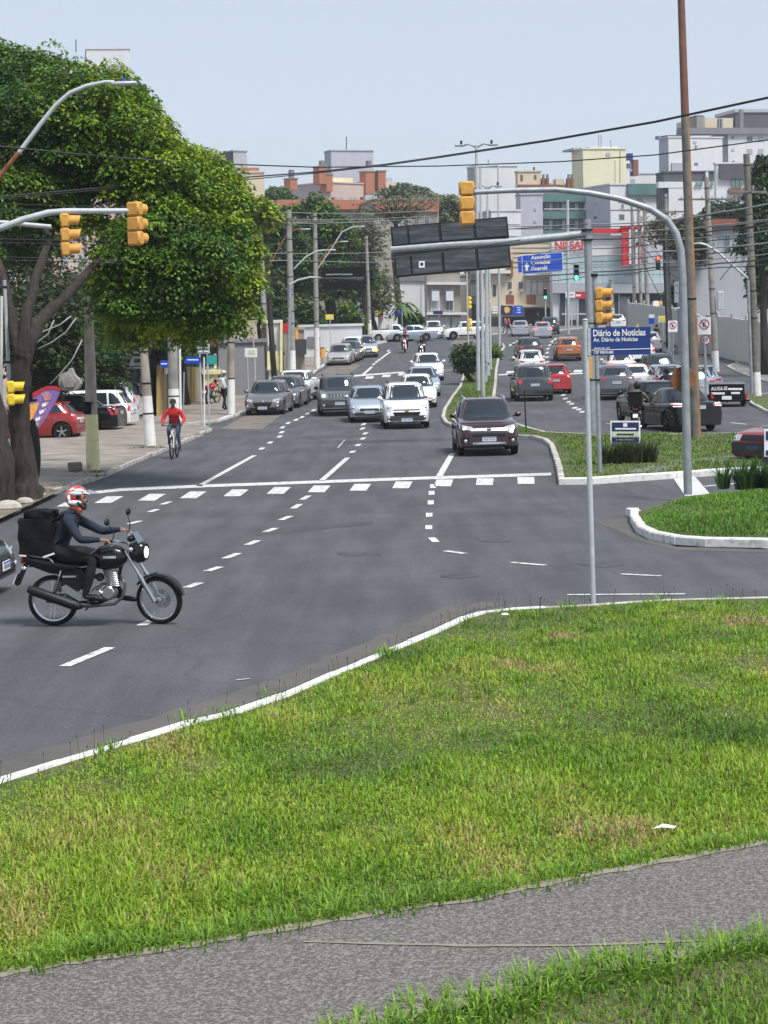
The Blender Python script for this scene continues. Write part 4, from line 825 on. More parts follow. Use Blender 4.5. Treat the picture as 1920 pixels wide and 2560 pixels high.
def person(label, loc, rz, H=1.72, top='cloth_black', legs='cloth_black', skin='skin', shoes='black', sl=None, pose='stand', hair='hair', hat=None, hood=None, shorts=False, bag=None, group=None, lvl=1, sleeve=True, swing=.25, arms=None, phone=None):
    k = H / 1.75; rt = thing('person', label, 'person', loc, rz, group); V = lambda x, y, z: Vector((x * k, y * k, z * k))
    s = swing; J = {}; E = []
    T, LG, SK, SH = 0, 1, 2, 3; lower = SK if shorts else LG; fa = T if sleeve else SK
    J['pel'] = (V(0, 0, .94), (.125 * k, .105 * k)); J['wai'] = (V(0, 0, 1.09), (.145 * k, .11 * k)); J['che'] = (V(.01, 0, 1.28), (.16 * k, .12 * k)); J['shc'] = (V(0, 0, 1.42), (.10 * k, .085 * k)); J['nek'] = (V(.005, 0, 1.51), .052 * k)
    J['jaw'] = (V(.028, 0, 1.585), .062 * k); J['sku'] = (V(.012, 0, 1.66), (.082 * k, .092 * k)); J['top'] = (V(0, 0, 1.725), .055 * k)
    E += [('pel', 'wai', T), ('wai', 'che', T), ('che', 'shc', T), ('shc', 'nek', SK), ('nek', 'jaw', SK), ('jaw', 'sku', SK), ('sku', 'top', SK)]
    for sd, q in ((1, 'L'), (-1, 'R')):
        st = s * sd; hx = 0
        J[q + 'hip'] = (V(0, .095 * sd, .88), .092 * k); J[q + 'thi'] = (V(st * .28, .10 * sd, .70), .082 * k); J[q + 'kne'] = (V(st * .62 + .02, .10 * sd, .49), .058 * k); J[q + 'cal'] = (V(st * .75 - .015, .10 * sd, .33), .053 * k)
        lift = .05 * k if st < -.1 else 0; J[q + 'ank'] = (V(st * 1.05 - .03, .10 * sd, .10 + lift), .038 * k); J[q + 'hee'] = (V(st * 1.05 - .055, .10 * sd, .045 + lift), .036 * k); J[q + 'toe'] = (V(st * 1.05 + .14, .12 * sd, .03), .030 * k)
        E += [('pel', q + 'hip', LG), (q + 'hip', q + 'thi', LG), (q + 'thi', q + 'kne', LG), (q + 'kne', q + 'cal', lower), (q + 'cal', q + 'ank', lower), (q + 'ank', q + 'hee', SH), (q + 'ank', q + 'toe', SH)]
        J[q + 'sho'] = (V(0, .185 * sd, 1.405), .062 * k)
        if arms and arms[0 if sd > 0 else 1]: el, wr = arms[0 if sd > 0 else 1]; el = V(*el); wr = V(*wr)
        else: el = V(-st * .30 - .02, .225 * sd, 1.13); wr = V(-st * .62 + .05, .225 * sd, .90)
        J[q + 'elb'] = (el, .042 * k); J[q + 'w'] = (wr, .028 * k)
        E += [('shc', q + 'sho', T), (q + 'sho', q + 'elb', T), (q + 'elb', q + 'w', fa)]
        d = (wr - el).normalized(); hand(J, E, q, wr, d, Vector((1, 0, 0)) if abs(d.x) < .8 else Vector((0, 0, 1)), Vector((0, -sd, 0)), .35, SK)
    b = skin_body('body', J, E, [top, legs, skin, shoes], rt, lvl)
    mb = MB(); c = V(.012, 0, 1.66); mb.ball(c + V(.095, 0, -.03), (.016 * k, .012 * k, .022 * k), 6, 4); mb.build('nose', skin, rt, smooth=True)
    for sd in (1, -1): MB().ball(c + V(.0, .088 * sd, -.02), (.018 * k, .010 * k, .03 * k), 6, 4).build('ear', skin, rt, smooth=True)
    for sd in (1, -1): MB().ball(c + V(.084, .03 * sd, .0), (.008 * k, .012 * k, .008 * k), 6, 4).build('eye', 'black', rt, smooth=True)
    MB().box(c + V(.088, 0, -.075), (.01 * k, .04 * k, .008 * k)).build('mouth', 'lamp_red' if 0 else skin, rt)
    if hat: mb = MB(); mb.ball(c + V(-.01, 0, .03), (.102 * k, .096 * k, .085 * k), 12, 6); mb.box(c + V(.11, 0, .03), (.10 * k, .13 * k, .012 * k)); mb.build('cap', hat, rt, smooth=40)
    elif hood: mb = MB(); mb.ball(c + V(-.03, 0, -.005), (.118 * k, .118 * k, .14 * k), 12, 8); mb.build('hood', hood, rt, smooth=True)
    else: mb = MB(); mb.ball(c + V(-.022, 0, .026), (.092 * k, .094 * k, .092 * k), 12, 6); mb.build('hair', hair, rt, smooth=True)
    if bag: mb = MB(); mb.bevbox(V(-.20, 0, 1.22), (.17 * k, .30 * k, .44 * k), .05); mb.build('backpack', bag, rt, smooth=40)
    return rt
for n_, c_ in dict(black=(.007, .007, .008), navy=(.012, .018, .035), white=(.62, .62, .62), red=(.50, .02, .022), orange=(.60, .14, .07), denim=(.045, .07, .12), grey=(.14, .145, .15), maroon=(.05, .012, .02), brown=(.16, .05, .035), pink=(.45, .22, .25), blue=(.10, .25, .5), cream=(.55, .50, .42), camo=(.12, .14, .09)).items():
    M('cloth_' + n_, c_, .9, var=.22, sc=9, bump=1, bsc=11)
def at_px(x, y, off=0): g = G(x, y, off); return g
def walker(label, x, y, yaw, off=.12, **k): return person(label, at_px(x, y, off), R(yaw), **k)
# yaw: -90 walks towards the camera, 90 away, 0 to the right of the photograph
walker('man in white cap and white shirt with dark trousers walking beside the brown concrete pole', 562, 1026, 60, H=1.78, top='cloth_white', legs='cloth_black', skin='skin_dark', hat='sign_white', sleeve=False, bag='cloth_white')
walker('person in red brown top walking away just past the brown concrete pole', 592, 984, 80, H=1.68, top='cloth_red', legs='cloth_black', bag='cloth_black')
walker('person in dark clothes standing under the white square sign', 620, 972, 70, H=1.7, top='cloth_black', legs='cloth_black')
walker('person in black and white jacket behind the second parked car', 652, 962, -80, H=1.72, top='cloth_white', legs='cloth_black')
walker('person in dark maroon outfit with folded arms and white shoes on the left pavement', 702, 930, -95, H=1.66, top='cloth_maroon', legs='cloth_maroon', shoes='sign_white', swing=.05, arms=(((.06, .34, 1.20), (.16, .10, 1.28)), ((.06, -.34, 1.20), (.16, -.10, 1.28))))
walker('person in grey standing next to the wooden looking pole', 677, 938, -90, H=1.7, top='cloth_grey', legs='cloth_denim', swing=.05)
walker('person in bright orange shirt and black shorts walking at the far corner', 1272, 836, 180, H=1.72, top='cloth_orange', legs='cloth_black', shorts=True)
walker('person in pale pink walking just behind the orange shirt', 1264, 833, 180, H=1.65, top='cloth_pink', legs='cloth_denim')
walker('person in dark printed t-shirt and white trousers walking on the right pavement', 1837, 888, -75, H=1.74, top='cloth_maroon', legs='cloth_cream', sleeve=False)
walker('person in open black jacket and grey jeans walking behind the white trousers', 1859, 900, -100, H=1.66, top='cloth_black', legs='cloth_grey')
walker('person in black with dark backpack standing behind the right utility pole', 1898, 902, 100, H=1.72, top='cloth_black', legs='cloth_black', bag='cloth_black', swing=.05)
walker('person in black hooded jacket standing at the bus stop beyond the parked cars', 1642, 866, -110, .0, H=1.7, top='cloth_black', legs='cloth_black', hood='cloth_black', swing=.05)
walker('person in light blue shirt standing by the glass shop front at the junction', 1345, 822, 180, H=1.7, top='cloth_navy', legs='cloth_denim')
walker('person in white coat standing under the beige balcony', 1372, 812, -90, H=1.7, top='cloth_white', legs='cloth_denim')
# ---------------------------------------------------------------- motorbikes
RX = Matrix.Rotation(R(90), 3, 'X')
def moto_wheel(root, x, r, w, disc, spokes=28):
    t = MB(); prof = [(r * .82, -w * .42), (r * .90, -w * .5), (r * .975, -w * .36), (r, 0), (r * .975, w * .36), (r * .90, w * .5), (r * .82, w * .42), (r * .82, -w * .42)]
    t.lathe(prof, 36, RX, (0, 0, 0)); o = t.build('wheel', 'rubber', root, smooth=50, fix=True); o.location = (x, 0, r)
    m = MB(); m.lathe([(r * .835, -w * .36), (r * .80, -w * .36), (r * .77, -w * .12), (r * .77, w * .12), (r * .80, w * .36), (r * .835, w * .36)], 36, RX); m.build('rim', 'chrome', o, smooth=50)
    m = MB(); m.lathe([(.02, -.075), (.042, -.075), (.045, -.045), (.028, -.03), (.028, .03), (.045, .045), (.042, .075), (.02, .075)], 16, RX); m.build('hub', 'alloy', o, smooth=50)
    m = MB()
    for i in range(spokes):
        a = 2 * math.pi * i / spokes; b = a + (.5 if i % 2 else -.5); sy = .035 if i % 4 < 2 else -.035
        m.tube([(math.cos(b) * .04, sy, math.sin(b) * .04), (math.cos(a) * r * .78, 0, math.sin(a) * r * .78)], .0028, 4, cap=False)
    tag(m.build('spokes', 'chrome', o), kind='stuff')
    if disc: m = MB(); m.lathe([(.055, -.082), (.12, -.082), (.12, -.077), (.055, -.077), (.055, -.082)], 24, RX); m.build('brake_disc', 'alloy', o, smooth=40)
    return o
def motorbike(label, loc, rz, lean=0, hero=True, body='car_black', k=1.0, steer=-14, cat='motorcycle', group=None):
    rt = thing('motorcycle', label, cat, loc, rz, group); rt.scale = (k, k, k); f = .32
    moto_wheel(rt, 0, .318, .10, 0, 28 if hero else 12)
    hub = Vector((1.335, 0, .305)); top = Vector((.985, 0, .96)); ax = (top - hub).normalized()
    # steered group: rotate about the fork axis
    st = thing('steering', None, None); st.parent = rt; st.location = (0, 0, 0)
    Q = Matrix.Translation(top) @ Matrix.Rotation(R(steer), 4, ax) @ Matrix.Translation(-top)
    bpy.data.objects.remove(st)
    def turn(o): o.data.transform(Q) if o.location.length < 1e-6 else setattr(o, 'matrix_local', Q @ Matrix.Translation(o.location)); return o
    w = moto_wheel(rt, 1.335, .305, .085, 1, 28 if hero else 12); w.matrix_local = Q @ Matrix.Translation((1.335, 0, .305))
    for sy in (.095, -.095):
        m = MB(); a = hub + Vector((-.02, sy, 0)); b = top + Vector((-.02, sy, -.02)); m.tube([a, a + (b - a) * .52], .030, 10); m.mat(1).tube([a + (b - a) * .5, b], .018, 10); turn(m.build('fork_leg', ['alloy', 'chrome'], rt, smooth=50))
    m = MB(); rr = .345
    rings = []
    for i in range(13):
        t = R(12 + i * 11); c = hub + Vector((math.cos(t) * rr, 0, math.sin(t) * rr)); n = Vector((math.cos(t), 0, math.sin(t))); hw_ = .062 * (1 if 1 < i < 11 else .75)
        rings.append([c + Vector((0, hw_, 0)) - n * .03, c + Vector((0, hw_ * .7, 0)), c, c + Vector((0, -hw_ * .7, 0)), c + Vector((0, -hw_, 0)) - n * .03, c + Vector((0, -hw_ * .6, 0)) - n * .012, c - n * .012, c + Vector((0, hw_ * .6, 0)) - n * .012])
    m.loft(rings); turn(m.build('front_fender', body, rt, smooth=50, fix=True))
    m = MB(); c = Vector((1.13, 0, .915))
    m.loft([[c + Vector((x, sy * w_, sz * h_)) for sy, sz in ((-1, -.6), (-1, .5), (-.6, 1), (.6, 1), (1, .5), (1, -.6), (.5, -1), (-.5, -1))] for x, w_, h_ in ((-.12, .09, .10), (-.03, .125, .135), (.05, .11, .12), (.075, .09, .10))]); hl_ = turn(m.build('headlight_cowl', body, rt, smooth=45, fix=True))
    m = MB(); m.ball(c + Vector((.062, 0, -.005)), (.03, .07, .08), 14, 8); turn(m.build('headlight', 'lamp_on', rt, smooth=True))
    m = MB(); m.prism([c + Vector(p) for p in ((.02, -.09, .12), (.02, .09, .12), (-.06, .06, .25), (-.06, -.06, .25))], (-.008, 0, 0)); turn(m.build('windscreen', 'glass_clear', rt, fix=True))
    m = MB(); m.bevbox(c + Vector((-.10, 0, .17)), (.08, .17, .07), .02); turn(m.build('instruments', 'black', rt))
    for sy in (.16, -.16):
        m = MB(); m.tube([c + Vector((-.06, sy * .6, .06)), c + Vector((-.06, sy, .06))], .008, 6); m.ball(c + Vector((-.06, sy, .06)), (.035, .03, .028), 8, 6); turn(m.build('turn_signal', 'lamp_clear', rt, smooth=True))
    hb = [Vector((.955, y, z)) + Vector((dx, 0, 0)) for y, z, dx in ((-.36, 1.085, -.13), (-.24, 1.10, -.08), (-.12, 1.06, -.01), (0, 1.01, .01), (.12, 1.06, -.01), (.24, 1.10, -.08), (.36, 1.085, -.13))]
    m = MB(); m.tube(hb, .012, 8); turn(m.build('handlebar', 'chrome', rt, smooth=True)); s = {}
    for i, sy in ((0, -1), (6, 1)):
        m = MB(); a = hb[i]; b = hb[i - 1 if i else 1]; m.tube([a, a + (b - a).normalized() * .12], .018, 8); turn(m.build('grip', 'rubber', rt, smooth=50)); s[sy] = Q @ (a + (b - a).normalized() * .06)
        m = MB(); q = b + Vector((.02, 0, .01)); m.tube([q, q + Vector((.055, -.0, -.03)), a + Vector((.07, 0, -.03))], .006, 5); turn(m.build('lever', 'chrome', rt))
        m = MB(); e = b + Vector((-.02, .05 * sy, .22)); m.tube([b, b + Vector((.03, 0, .10)), e], .007, 6); m.ball(e + Vector((0, .03 * sy, .03)), (.025, .065, .045), 10, 6); turn(m.build('mirror', 'black', rt, smooth=True))
    # tank
    m = MB(); rings = []
    for x, w_, z0, z1 in ((.44, .07, .76, .84), (.50, .115, .74, .91), (.62, .15, .71, .985), (.76, .155, .70, 1.01), (.88, .13, .73, .985), (.955, .09, .80, .93)):
        rings.append([(x, w_ * a, z0 + (z1 - z0) * b) for a, b in ((.55, 0), (.95, .15), (1, .45), (.86, .78), (.5, .96), (0, 1), (-.5, .96), (-.86, .78), (-1, .45), (-.95, .15), (-.55, 0))])
    m.loft(rings); tk = m.build('tank', body, rt, smooth=60, fix=True)
    for sy in (1, -1): MB().bevbox((.76, .156 * sy, .86), (.16, .006, .03), .003).build('tank_stripe', 'galv_light', tk)
    m = MB(); rings = []
    for x, w_, z0, z1 in ((-.30, .06, .86, .90), (-.22, .10, .83, .905), (0, .115, .79, .87), (.20, .12, .755, .825), (.40, .10, .74, .80), (.50, .07, .76, .86)):
        rings.append([(x, w_ * a, z0 + (z1 - z0) * b) for a, b in ((.7, 0), (1, .5), (.8, 1), (-.8, 1), (-1, .5), (-.7, 0))])
    m.loft(rings); m.build('seat', 'black_matte', rt, smooth=50, fix=True)
    m = MB(); rings = []
    for x, w_, z0, z1 in ((-.36, .05, .84, .88), (-.26, .10, .76, .86), (-.02, .12, .67, .82), (.16, .115, .64, .78), (.34, .09, .66, .76)):
        rings.append([(x, w_ * a, z0 + (z1 - z0) * b) for a, b in ((.8, 0), (1, .5), (.9, 1), (-.9, 1), (-1, .5), (-.8, 0))])
    m.loft(rings); m.build('tail_fairing', body, rt, smooth=50, fix=True)
    m = MB(); m.bevbox((-.36, 0, .83), (.05, .15, .09), .02); m.build('tail_light', 'lamp_red', rt)
    m = MB(); m.prism([(-.30, -.08, .80), (-.33, -.08, .80), (-.46, -.08, .53), (-.43, -.08, .51)], (0, .16, 0)); m.build('rear_fender', 'black', rt, fix=True)
    m = MB(); m.box((-.455, 0, .60), (.012, .17, .14), ry=R(25)); m.build('number_plate', 'plate', rt)
    for sy in (.15, -.15): m = MB(); m.tube([(-.30, 0, .74), (-.32, sy, .74)], .007, 5); m.ball((-.32, sy, .74), (.04, .03, .026), 8, 6); m.build('turn_signal', 'lamp_clear', rt, smooth=True)
    for sy in (.13, -.13): m = MB(); m.tube([(-.28, 0, .90), (-.28, sy, .90), (0, sy, .86), (.05, sy, .80)], .011, 6); m.build('grab_rail', 'galv_light', rt, smooth=True)
    # side covers, frame, engine
    for sy in (.115, -.115): m = MB(); m.prism([(.10, sy, .66), (.40, sy, .72), (.44, sy, .60), (.36, sy, .44), (.18, sy, .42)], (0, .02 if sy < 0 else -.02, 0)); sc_ = m.build('side_cover', 'black', rt, fix=True); MB().bevbox((.24, sy * 1.02, .625), (.17, .006, .022), .002, ).build('badge', 'galv_light', sc_)
    m = MB(); m.tube([(.94, 0, .90), (.86, 0, .70), (.80, 0, .36), (.55, 0, .27), (.30, 0, .30), (.22, 0, .60), (.50, 0, .74), (.92, 0, .88)], .022, 8); m.build('frame', 'black', rt, smooth=True)
    m = MB()
    for i in range(9): m.bevbox((.775 - i * .004, 0, .50 + i * .023), (.17, .19 if i < 8 else .15, .011), .004)
    m.tube([(.775, 0, .49), (.745, 0, .72)], .07, 10); m.bevbox((.735, 0, .73), (.12, .13, .06), .02); m.build('cylinder', 'alloy', rt, smooth=40)
    m = MB(); m.ball((.66, 0, .42), (.17, .13, .115), 16, 10); m.mat(1); 
    for sy in (-1, 1):
        m.lathe([(.005, .15 * sy), (.07, .15 * sy), (.085, .135 * sy), (.085, .09 * sy)], 18, RX, (.72, 0, .42)); m.lathe([(.005, .15 * sy), (.06, .15 * sy), (.07, .13 * sy), (.07, .08 * sy)], 18, RX, (.57, 0, .40))
    m.build('crankcase', ['alloy', 'chrome'], rt, smooth=40)
    m = MB(); m.bevbox((.60, 0, .60), (.10, .10, .10), .03); m.tube([(.60, 0, .60), (.47, 0, .62)], .03, 8); m.build('carburettor', 'alloy_dark', rt, smooth=40)
    m = MB(); m.tube([(.86, -.05, .62), (.93, -.08, .52), (.90, -.11, .36), (.80, -.13, .28), (.5, -.14, .255), (.32, -.15, .26)], .020, 10); m.build('exhaust_pipe', 'alloy_dark', rt, smooth=True)
    m = MB(); m.tube([(.40, -.15, .25), (.34, -.155, .26), (.28, -.16, .28), (-.20, -.175, .46), (-.27, -.175, .485)], [.025, .05, .062, .062, .042], 14); m.build('muffler', 'black', rt, smooth=50)
    for sy in (-.10, .10): m = MB(); m.tube([(.38, sy, .37), (0, sy, .318)], .018, 8); m.bevbox((-.02, sy, .318), (.10, .02, .04), .01); m.build('swing_arm', 'alloy_dark', rt, smooth=40)
    for sy in (-.12, .12):
        m = MB(); m.tube([(.03, sy, .36), (.14, sy, .70)], .012, 8); m.mat(1)
        for i in range(10): t = .18 + i * .065; m.lathe([(.024, -.006), (.033, 0), (.024, .006)], 10, Matrix.Rotation(R(18), 3, 'Y'), (.03 + .11 * t, sy, .36 + .34 * t))
        m.build('shock', ['chrome', 'black'], rt, smooth=40)
    m = MB(); m.prism([(.14, -.145, .50), (.20, -.145, .53), (.36, -.145, .42), (.46, -.145, .40), (.47, -.145, .34), (.36, -.145, .32), (.20, -.145, .42)], (0, .012, 0)); m.build('peg_bracket', 'alloy', rt, fix=True)
    for sy in (-1, 1): m = MB(); m.tube([(.50, .12 * sy, .31), (.50, .27 * sy, .31)], .014, 8); m.build('foot_peg', 'rubber', rt)
    m = MB(); m.tube([(.42, .14, .22), (-.05, .14, .20)], .008, 6) if 0 else m.tube([(.45, .12, .24), (.35, .20, .16)], .009, 6); m.build('side_stand', 'black', rt)
    m = MB(); m.tube([(.60, .11, .36), (.0, .11, .375)], .012, 6); m.tube([(.0, .11, .26), (.60, .11, .30)], .012, 6); m.build('chain_cover', 'black', rt)
    return rt, s
# hero: rider with delivery bag on a black motorcycle
g1 = G(136, 1564); g2 = G(404, 1555); YAW = math.atan2(g2.y - g1.y, g2.x - g1.x); YAW = min(YAW, R(-4)) if YAW < 0 else R(-5)
MK = 1.03
bike, grips = motorbike('black motorcycle with lit headlight and spoked wheels crossing in front of the junction', (g1.x, g1.y, 0), YAW, k=MK)
def rider(label, root_loc, rz, k, grips, helmet, top, legs, skin='skin', bag=False, hero=False, group=None, vis=True, feet=((.50, .20, .335), (.50, -.20, .335))):
    rt = thing('person', label, 'person', root_loc, rz, group); rt.scale = (k, k, k); J = {}; E = []; V = Vector; T, LG, SK, SH = 0, 1, 2, 3
    J['pel'] = (V((.10, 0, .95)), (.13, .12)); J['wai'] = (V((.12, 0, 1.06)), (.13, .115)); J['che'] = (V((.20, 0, 1.22)), (.155, .125)); J['shc'] = (V((.265, 0, 1.355)), (.105, .095)); J['nek'] = (V((.32, 0, 1.45)), .058)
    J['jaw'] = (V((.385, 0, 1.52)), .062); J['sku'] = (V((.37, 0, 1.61)), (.082, .09)); J['top'] = (V((.35, 0, 1.67)), .05)
    E += [('pel', 'wai', T), ('wai', 'che', T), ('che', 'shc', T), ('shc', 'nek', T), ('nek', 'jaw', SK), ('jaw', 'sku', SK), ('sku', 'top', SK)]
    for sd, q in ((1, 'L'), (-1, 'R')):
        gr_ = grips[sd]; ft = V(feet[0 if sd > 0 else 1]); kx = .56 if hero else .54
        J[q + 'hip'] = (V((.13, .11 * sd, .90)), .098); J[q + 'thi'] = (V((.36, .17 * sd, .90)), .088); J[q + 'kne'] = (V((kx + (.06 if ft.x > .7 else 0), .20 * sd, .84)), .068); J[q + 'cal'] = (V((kx - .04 + (ft.x - .5) * .4, .21 * sd, .64)), .066)
        J[q + 'ank'] = (ft + V((-.04, 0, .10)), .048); J[q + 'hee'] = (ft + V((-.06, 0, .045)), .040); J[q + 'bal'] = (ft + V((.08, 0, .03)), .037); J[q + 'toe'] = (ft + V((.17, 0, .01)), .030)
        E += [('pel', q + 'hip', LG), (q + 'hip', q + 'thi', LG), (q + 'thi', q + 'kne', LG), (q + 'kne', q + 'cal', LG), (q + 'cal', q + 'ank', LG), (q + 'ank', q + 'hee', SH), (q + 'hee', q + 'bal', SH), (q + 'bal', q + 'toe', SH)]
        sh = V((.265, .195 * sd, 1.33)); wr = gr_ + V((-.10, 0, .035)); mid = (sh + wr) / 2; el = mid + V((-.03 if sd < 0 else .03, .10 * sd, -.11))
        J[q + 'sho'] = (sh, .072); J[q + 'elb'] = (el, .055); J[q + 'fo'] = ((el * .55 + wr * .45), .048); J[q + 'w'] = (wr, .030)
        E += [('shc', q + 'sho', T), (q + 'sho', q + 'elb', T), (q + 'elb', q + 'fo', T), (q + 'fo', q + 'w', T if not hero else T)]
        d = (gr_ + V((.01, 0, .02)) - wr).normalized(); hand(J, E, q, wr, d, V((0, -sd, 0)), V((0, 0, -1)), .75, SK)
    skin_body('body', J, E, [top, legs, skin, 'black'], rt, 2 if hero else 1)
    c = V((.36, 0, 1.60)); m = MB(); vs = []; n = 20; kk = 12; rings = []
    for i in range(kk):
        a = math.pi * (i + .02) / (kk + 2.4); rings.append([c + V((.150 * math.sin(a) * math.cos(b) - .012, .122 * math.sin(a) * math.sin(b), .145 * math.cos(a))) for b in [2 * math.pi * j / n for j in range(n)]])
    # open face: pull the lower front back
    for i, rg in enumerate(rings):
        for j, p_ in enumerate(rg):
            if i >= 5 and p_.x > c.x + .03: rg[j] = V((c.x + .03 + (p_.x - c.x - .03) * (.30 if i < 9 else .15), p_.y, p_.z))
    m.loft(rings, cap=False); m.mat(1); m.loft([[p_ + (V((0, 0, 0)) if q == 0 else (c - p_) * .12) for p_ in rings[-1]] for q in (0, 1)], cap=False)
    he = m.build('helmet', [helmet, 'black'], rt, smooth=60, fix=False)
    if hero:
        m = MB(); 
        for yy in (-.124, .118): m.box(c + V((.045, yy, -.0)), (.05, .012, .05)); 
        for dy in (-1, 1): pass
        MB().ball(c + V((.03, -.124, .015)), (.03, .01, .03), 10, 6).build('visor_pivot', 'black', he, smooth=True); MB().ball(c + V((.03, .124, .015)), (.03, .01, .03), 10, 6).build('visor_pivot', 'black', he, smooth=True)
        m = MB(); m.tube([c + V((.02, -.126, -.05)), c + V((.07, -.10, -.12)), c + V((.085, 0, -.145)), c + V((.07, .10, -.12)), c + V((.02, .126, -.05))], .018, 8); m.build('chin_guard', 'black', he, smooth=True)
        m = MB(); r1 = [c + V((.02 + .13 * math.cos(t), .126 * math.sin(t), .06 + .03 * math.cos(t))) for t in np.linspace(-1.3, 1.3, 12)]; r2 = [c + V((.075 + .19 * math.cos(t), .115 * math.sin(t), .045 - .0 * math.cos(t))) for t in np.linspace(-1.1, 1.1, 12)]
        m.add(r1 + r2, [(i, i + 1, 13 + i, 12 + i) for i in range(11)]); m.build('visor', 'visor_clear', he, smooth=True, fix=True)
        for p_, s_ in (((.01, -.118, .055), (.08, .016, .028)), ((-.09, -.09, -.01), (.03, .03, .05)), ((.04, -.115, .085), (.07, .016, .03)), ((-.02, -.116, -.06), (.09, .016, .03)), ((-.02, .118, .06), (.1, .016, .05))): MB().ball(c + V(p_), s_, 8, 6).build('helmet_graphic', 'sign_white', he, smooth=True)
        MB().ball(c + V((.112, 0, -.045)), (.02, .013, .022), 8, 6).build('nose', skin, rt, smooth=True)
        for sy in (1, -1): MB().ball(c + V((.083, .03 * sy, .0)), (.012, .012, .008), 8, 6).build('eye', 'black', rt, smooth=True)
        MB().box(c + V((.098, 0, -.085)), (.012, .04, .008)).build('mouth', 'lips', rt)
        m = MB(); m.lathe([(.062, -.04), (.088, -.03), (.085, .03), (.062, .045)], 16, Matrix.Rotation(R(25), 3, 'Y'), (.33, 0, 1.455)); m.build('scarf', 'cloth_orange', rt, smooth=True, fix=True)
        m = MB(); m.lathe([(.06, -.05), (.135, -.035), (.14, .0), (.10, .03)], 16, Matrix.Rotation(R(-18), 3, 'Y'), (.24, 0, 1.42)); m.build('jacket_collar', 'cloth_navy', rt, smooth=True, fix=True)
    return rt
M('visor_clear', (.6, .65, .7), .08, 0, spec=1); MATS['visor_clear'].node_tree.nodes['Principled BSDF'].inputs['Transmission Weight'].default_value = .7
M('lips', (.22, .08, .07), .6); M('helmet_red', (.50, .025, .012), .25, 0, col2=(.62, .60, .60), sc=9, lo=.60, hi=.62, coat=1)
rider('person in navy jacket and red white helmet riding the black motorcycle', (g1.x, g1.y, 0), YAW, MK, grips, 'helmet_red', 'cloth_navy', 'cloth_black', hero=True, feet=((.84, .22, .27), (.50, -.20, .335)))
# delivery bag on the back
bg_ = thing('delivery_bag', 'large square black delivery bag on the back of the motorcycle rider', 'bag', (g1.x, g1.y, 0), YAW); bg_.scale = (MK,) * 3
def softbox(c, d, nx=5, wob=.012, b=.05):
    bm = bmesh.new(); bmesh.ops.create_cube(bm, size=1); bmesh.ops.subdivide_edges(bm, edges=bm.edges[:], cuts=nx, use_grid_fill=True)
    for v in bm.verts:
        p = v.co.copy(); q = Vector((p.x * d[0], p.y * d[1], p.z * d[2]))
        corner = (abs(p.x) > .49) + (abs(p.y) > .49) + (abs(p.z) > .49)
        if corner >= 2: q *= 1 - b * .6
        q += Vector((math.sin(q.z * 23 + q.y * 9), math.sin(q.x * 21 + q.z * 17), math.sin(q.y * 25 + q.x * 13))) * wob; v.co = q + Vector(c)
    mb = MB(); mb.v = [tuple(v.co) for v in bm.verts]; mb.f = [tuple(l.vert.index for l in f.loops) for f in bm.faces]; mb.m = [0] * len(mb.f); bm.free(); return mb
softbox((-.155, 0, 1.125), (.42, .44, .46)).build('bag_body', 'black_matte', bg_, smooth=35)
softbox((-.11, 0, 1.395), (.34, .36, .10), wob=.018).build('rolled_cover', 'black_matte', bg_, smooth=50)
MB().box((.02, -.225, .905), (.15, .006, .022), ry=R(-18)).build('reflective_strip', 'sign_white', bg_)
MB().box((-.31, -.222, .905), (.09, .006, .018), ry=R(4)).build('reflective_strip', 'sign_white', bg_)
for sy in (-.13, .13): MB().tube([(.06, sy, 1.30), (.20, sy, 1.41), (.32, sy * 1.15, 1.33), (.30, sy * 1.2, 1.18), (.08, sy, 1.02)], .018, 6).build('strap', 'black', bg_, smooth=True)
# distant riders coming towards the camera and stopped on the right
def bike_rider(lb, lr, x, y, yaw, helmet, top, legs, body='car_black', off=0, kk=1.0, box=None):
    g = G(x, y, off); b, gr_ = motorbike(lb, g, R(yaw), hero=False, body=body, steer=0, k=kk); rider(lr, g, R(yaw), kk, gr_, helmet, top, legs)
    if box:
        t = thing('delivery_box', box, 'bag', g, R(yaw)); MB().bevbox((-.30, 0, 1.15), (.46, .46, .48), .04).build('box_body', 'black_matte', t); MB().bevbox((-.30, 0, 1.40), (.48, .48, .03), .01).build('lid', 'black', t); MB().box((-.30, -.235, 1.2), (.2, .01, .1)).build('reflector', 'lamp_green', t) if 0 else None
bike_rider('red motorcycle with bright headlight riding down the far left lane', 'person in black with red helmet on the red motorcycle of the far lane', 1013, 881, -92, 'helmet_red', 'cloth_black', 'cloth_black', 'car_bright_red')
bike_rider('dark scooter like motorcycle just behind the white SUV of the left lanes', 'person in all black with dark helmet riding behind the white SUV', 1055, 898, -92, 'black', 'cloth_black', 'cloth_black')
bike_rider('dark motorcycle waiting with a black box next to the black sedan', 'person in camouflage jacket sitting on the waiting dark motorcycle', 1592, 1082, 78, 'camo_helmet' if 0 else 'black', 'cloth_camo', 'cloth_black', box='big black delivery box on the rear of the waiting motorcycle')
bike_rider('black motorcycle parked between the silver hatchback and the mast', 'person in dark clothes on the motorcycle by the silver hatchback', 1672, 1020, 95, 'black', 'cloth_black', 'cloth_black')
# red hatch motorcycle parked on the pavement
g = G(520, 1010, .12); b_, _g = motorbike('red and white motorcycle parked by the yellow wall on the left pavement', g, R(75), hero=False, body='car_bright_red')
